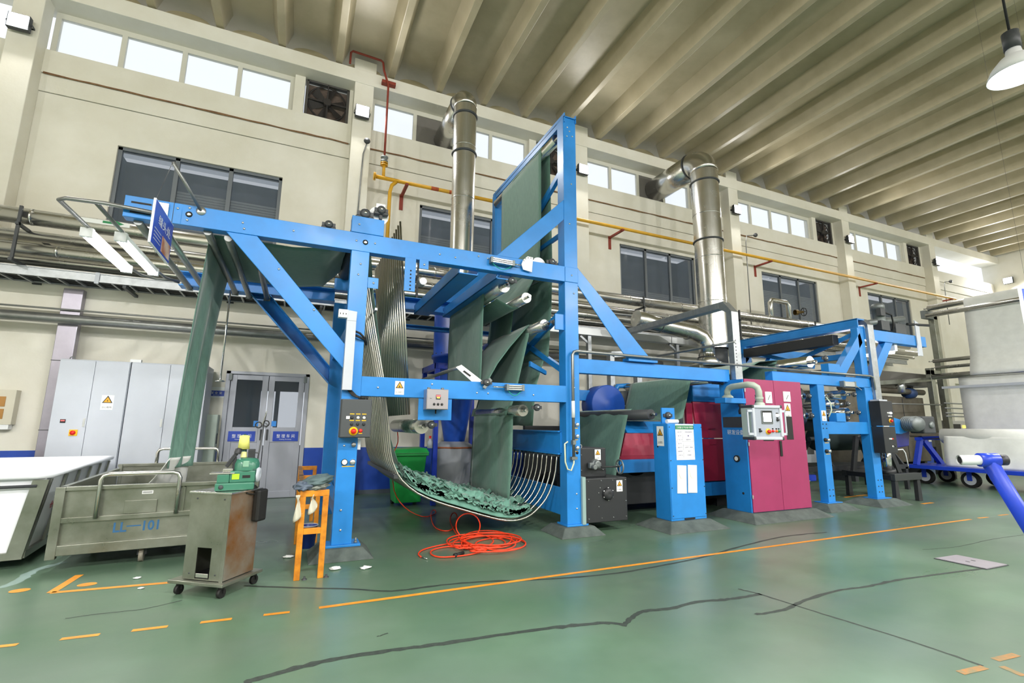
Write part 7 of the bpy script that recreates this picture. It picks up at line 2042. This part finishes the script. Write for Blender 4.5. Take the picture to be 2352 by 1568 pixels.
MB().cyl(l0 + Vector((0, 0, 0.0)), foot, 0.042, 22).build('inclined_tube', M_dblue, bh)
MB().box((foot.x - 0.05, foot.y - 1.0, 0.10), (foot.x + 1.1, foot.y + 0.05, 0.16)).build('trolley_deck', M_dblue, bh, bevel=0.01)
for dx in (0.1, 1.0):
    for dy in (-0.9, -0.1):
        MB().cyl((foot.x + dx, foot.y + dy - 0.02, 0.05), (foot.x + dx, foot.y + dy + 0.02, 0.05), 0.05, 16).build('castor', M_rubber, bh)
# --- edge of a hanging sign on the right
es = thing('hanging_sign', 'edge of a blue and white hanging sign cut by the right border', 'sign', (8.2, 3.2, 3.5))
s0, s1 = at_(2340, 657, 6.0), at_(2349, 775, 6.0)
x_, y_ = s0.x, s0.y
sd = Vector((0.93, -0.37, 0)).normalized()
MB().hexa([Vector((x_, y_, s1.z)), Vector((x_, y_, s1.z)) + sd * 0.8, Vector((x_, y_, s1.z)) + sd * 0.8 + Vector((0.01, 0.02, 0)), Vector((x_, y_, s1.z)) + Vector((0.01, 0.02, 0))],
          [Vector((x_, y_, s0.z)), Vector((x_, y_, s0.z)) + sd * 0.8, Vector((x_, y_, s0.z)) + sd * 0.8 + Vector((0.01, 0.02, 0)), Vector((x_, y_, s0.z)) + Vector((0.01, 0.02, 0))]).build('board', M_signw, es)
nrm = Vector((-0.37, -0.93, 0)) * 0.004
MB().hexa([Vector((x_, y_, s1.z + 0.03)) + sd * 0.03 + nrm, Vector((x_, y_, s1.z + 0.03)) + sd * 0.77 + nrm, Vector((x_, y_, s1.z + 0.03)) + sd * 0.77, Vector((x_, y_, s1.z + 0.03)) + sd * 0.03],
          [Vector((x_, y_, s0.z - 0.03)) + sd * 0.03 + nrm, Vector((x_, y_, s0.z - 0.03)) + sd * 0.77 + nrm, Vector((x_, y_, s0.z - 0.03)) + sd * 0.77, Vector((x_, y_, s0.z - 0.03)) + sd * 0.03]).build('blue_face', M_bsign, es)
for t in (0.1, 0.7):
    MB().cyl(Vector((x_, y_, s0.z)) + sd * t, (x_ + sd.x * t, y_ + sd.y * t, SLAB), 0.0012, 6).build('wire', M_dark, es)

# ================================================================== floor markings, seams, hatch
def strip(name, pts, w, m, parent=floor, z=0.0015, closed=False):
    """flat painted strip along a polyline of floor points"""
    mb = MB()
    n = len(pts)
    L, R = [], []
    for i, p in enumerate(pts):
        a_ = pts[max(0, i - 1)]; b_ = pts[min(n - 1, i + 1)]
        d = (Vector(b_) - Vector(a_)); d.z = 0; d.normalize()
        s = Vector((-d.y, d.x, 0))
        ww = w[i] if isinstance(w, (list, tuple)) else w
        L.append(Vector((p[0], p[1], z)) + s * ww / 2); R.append(Vector((p[0], p[1], z)) - s * ww / 2)
    mb.add(L + R, [(i, i + n, i + n + 1, i + 1) for i in range(n - 1)])
    return struct(mb.build(name, m, parent))


strip('floor_line', [(0.30, 4.55, 0), (3, 4.56, 0), (6, 4.565, 0), (10.6, 4.575, 0)], 0.052, M_lineo)
for xa, xb in ((-1.75, -1.61), (-1.38, -1.16), (-0.97, -0.75), (-0.54, -0.33), (-0.11, 0.08), (10.85, 11.15), (11.55, 11.85), (12.2, 12.6), (13.0, 13.4), (13.8, 14.3)):
    y_ = 4.55 + (0.09 * (-xa / 1.75) if xa < 0 else 0.03)
    strip('floor_dash', [(xa, y_, 0), (xb, y_ - 0.012, 0)], 0.045, M_lineo)
c1, c2, c3 = G(183, 1320), G(117, 1361), G(420, 1335)
strip('floor_corner_mark', [c1, c2], 0.07, M_lineo); strip('floor_corner_mark', [c2, c3], 0.06, M_lineo)
for px_, py_ in ((45, 1356), (200, 1342)):
    p = G(px_, py_)
    n = 14
    struct(MB().add([(p.x + 0.075 * math.cos(2 * math.pi * k / n), p.y + 0.06 * math.sin(2 * math.pi * k / n), 0.0016) for k in range(n)], [list(range(n))]).build('floor_spot', M_lineo, floor))
for (a_, b_) in (((2205, 1545), (2262, 1532)), ((2285, 1515), (2335, 1503)), ((2300, 1530), (2352, 1552))):
    strip('floor_dash', [G(*a_), G(*b_)], 0.05, mat('worn_orange_paint', 'b5793a', 0.6, col2='7d7a5c', scale=14))
strip('floor_line', [G(1940, 1142), G(1990, 1136)], 0.08, M_lineo); strip('floor_line', [G(2118, 1157), G(2142, 1154)], 0.08, M_lineo)


def seam(px, w, jit=0.012, seed=0, m=None):
    pts = [G(*p) for p in px]
    sp = smooth_path([(p.x, p.y, 0) for p in pts], 6)
    out, ws = [], []
    for i, p in enumerate(sp):
        out.append((p[0] + jit * noise.noise(Vector((i * 0.7, seed, 0))), p[1] + jit * noise.noise(Vector((i * 0.7, seed, 5))), 0))
        ws.append(w * 1.25 * (0.7 + 0.9 * abs(noise.noise(Vector((i * 0.45, seed, 9))))))
    return strip('floor_seam', out, ws, m or M_crack, z=0.001)


seam([(560, 1568), (640, 1545), (760, 1515), (900, 1493), (1000, 1480), (1120, 1462), (1240, 1445), (1330, 1435), (1395, 1430), (1440, 1436)], 0.045, seed=1)
seam([(1436, 1432), (1455, 1415), (1480, 1403), (1540, 1397), (1600, 1382), (1660, 1377), (1700, 1372), (1748, 1364)], 0.045, seed=2)
seam([(1695, 1352), (1748, 1365), (1840, 1394), (1940, 1425), (2060, 1462), (2160, 1495), (2260, 1530)], 0.022, seed=3)
seam([(1735, 1411), (1800, 1400), (1850, 1378), (1920, 1357), (2000, 1345), (2060, 1332), (2160, 1318), (2300, 1300)], 0.035, seed=4)
seam([(560, 1345), (700, 1350), (800, 1352), (900, 1357), (1000, 1345), (1100, 1336), (1250, 1330), (1400, 1318), (1500, 1302), (1620, 1278), (1700, 1255), (1800, 1232), (1900, 1222)], 0.035, seed=5)
seam([(0, 1350), (40, 1335), (80, 1310), (150, 1290)], 0.08, seed=6, m=mat('pale_floor_patch', '7d938c', 0.5))
seam([(150, 1420), (240, 1408), (330, 1398), (420, 1378)], 0.012, seed=7)
seam([(866, 1462), (890, 1454)], 0.015, seed=8)
seam([(2352, 1228), (2280, 1238), (2200, 1255), (2120, 1262)], 0.012, seed=9)
# access hatch
ht = thing('floor_hatch', 'pale steel hatch cover set in the floor at right', 'hatch', (7.2, 3.15, 0))
h0, h1, h2, h3 = G(2140, 1285), G(2190, 1276), G(2322, 1300), G(2275, 1312)
q = [Vector((6.98, 3.42, 0)), Vector((7.42, 3.40, 0)), Vector((7.44, 2.93, 0)), Vector((6.99, 2.94, 0))]
MB().poly_z([(p.x, p.y) for p in q], 0.0, 0.006).build('hatch_frame', M_dark, ht)
cc_ = sum(q, Vector()) / 4
q2 = [cc_ + (p - cc_) * 0.95 for p in q]
MB().poly_z([(p.x, p.y) for p in q2], 0.004, 0.012).build('cover', mat('hatch_steel', 'a9a4ac', 0.45, 0.4, var=0.06), ht)
for t in (0.3, 0.7):
    MB().poly_z([(cc_.x - 0.01 + 0.3 * (t - 0.5), cc_.y - 0.02), (cc_.x + 0.01 + 0.3 * (t - 0.5), cc_.y - 0.02), (cc_.x + 0.01 + 0.3 * (t - 0.5), cc_.y + 0.02), (cc_.x - 0.01 + 0.3 * (t - 0.5), cc_.y + 0.02)], 0.012, 0.013).build('lift_slot', M_ink, ht)
bpy.context.view_layer.update()
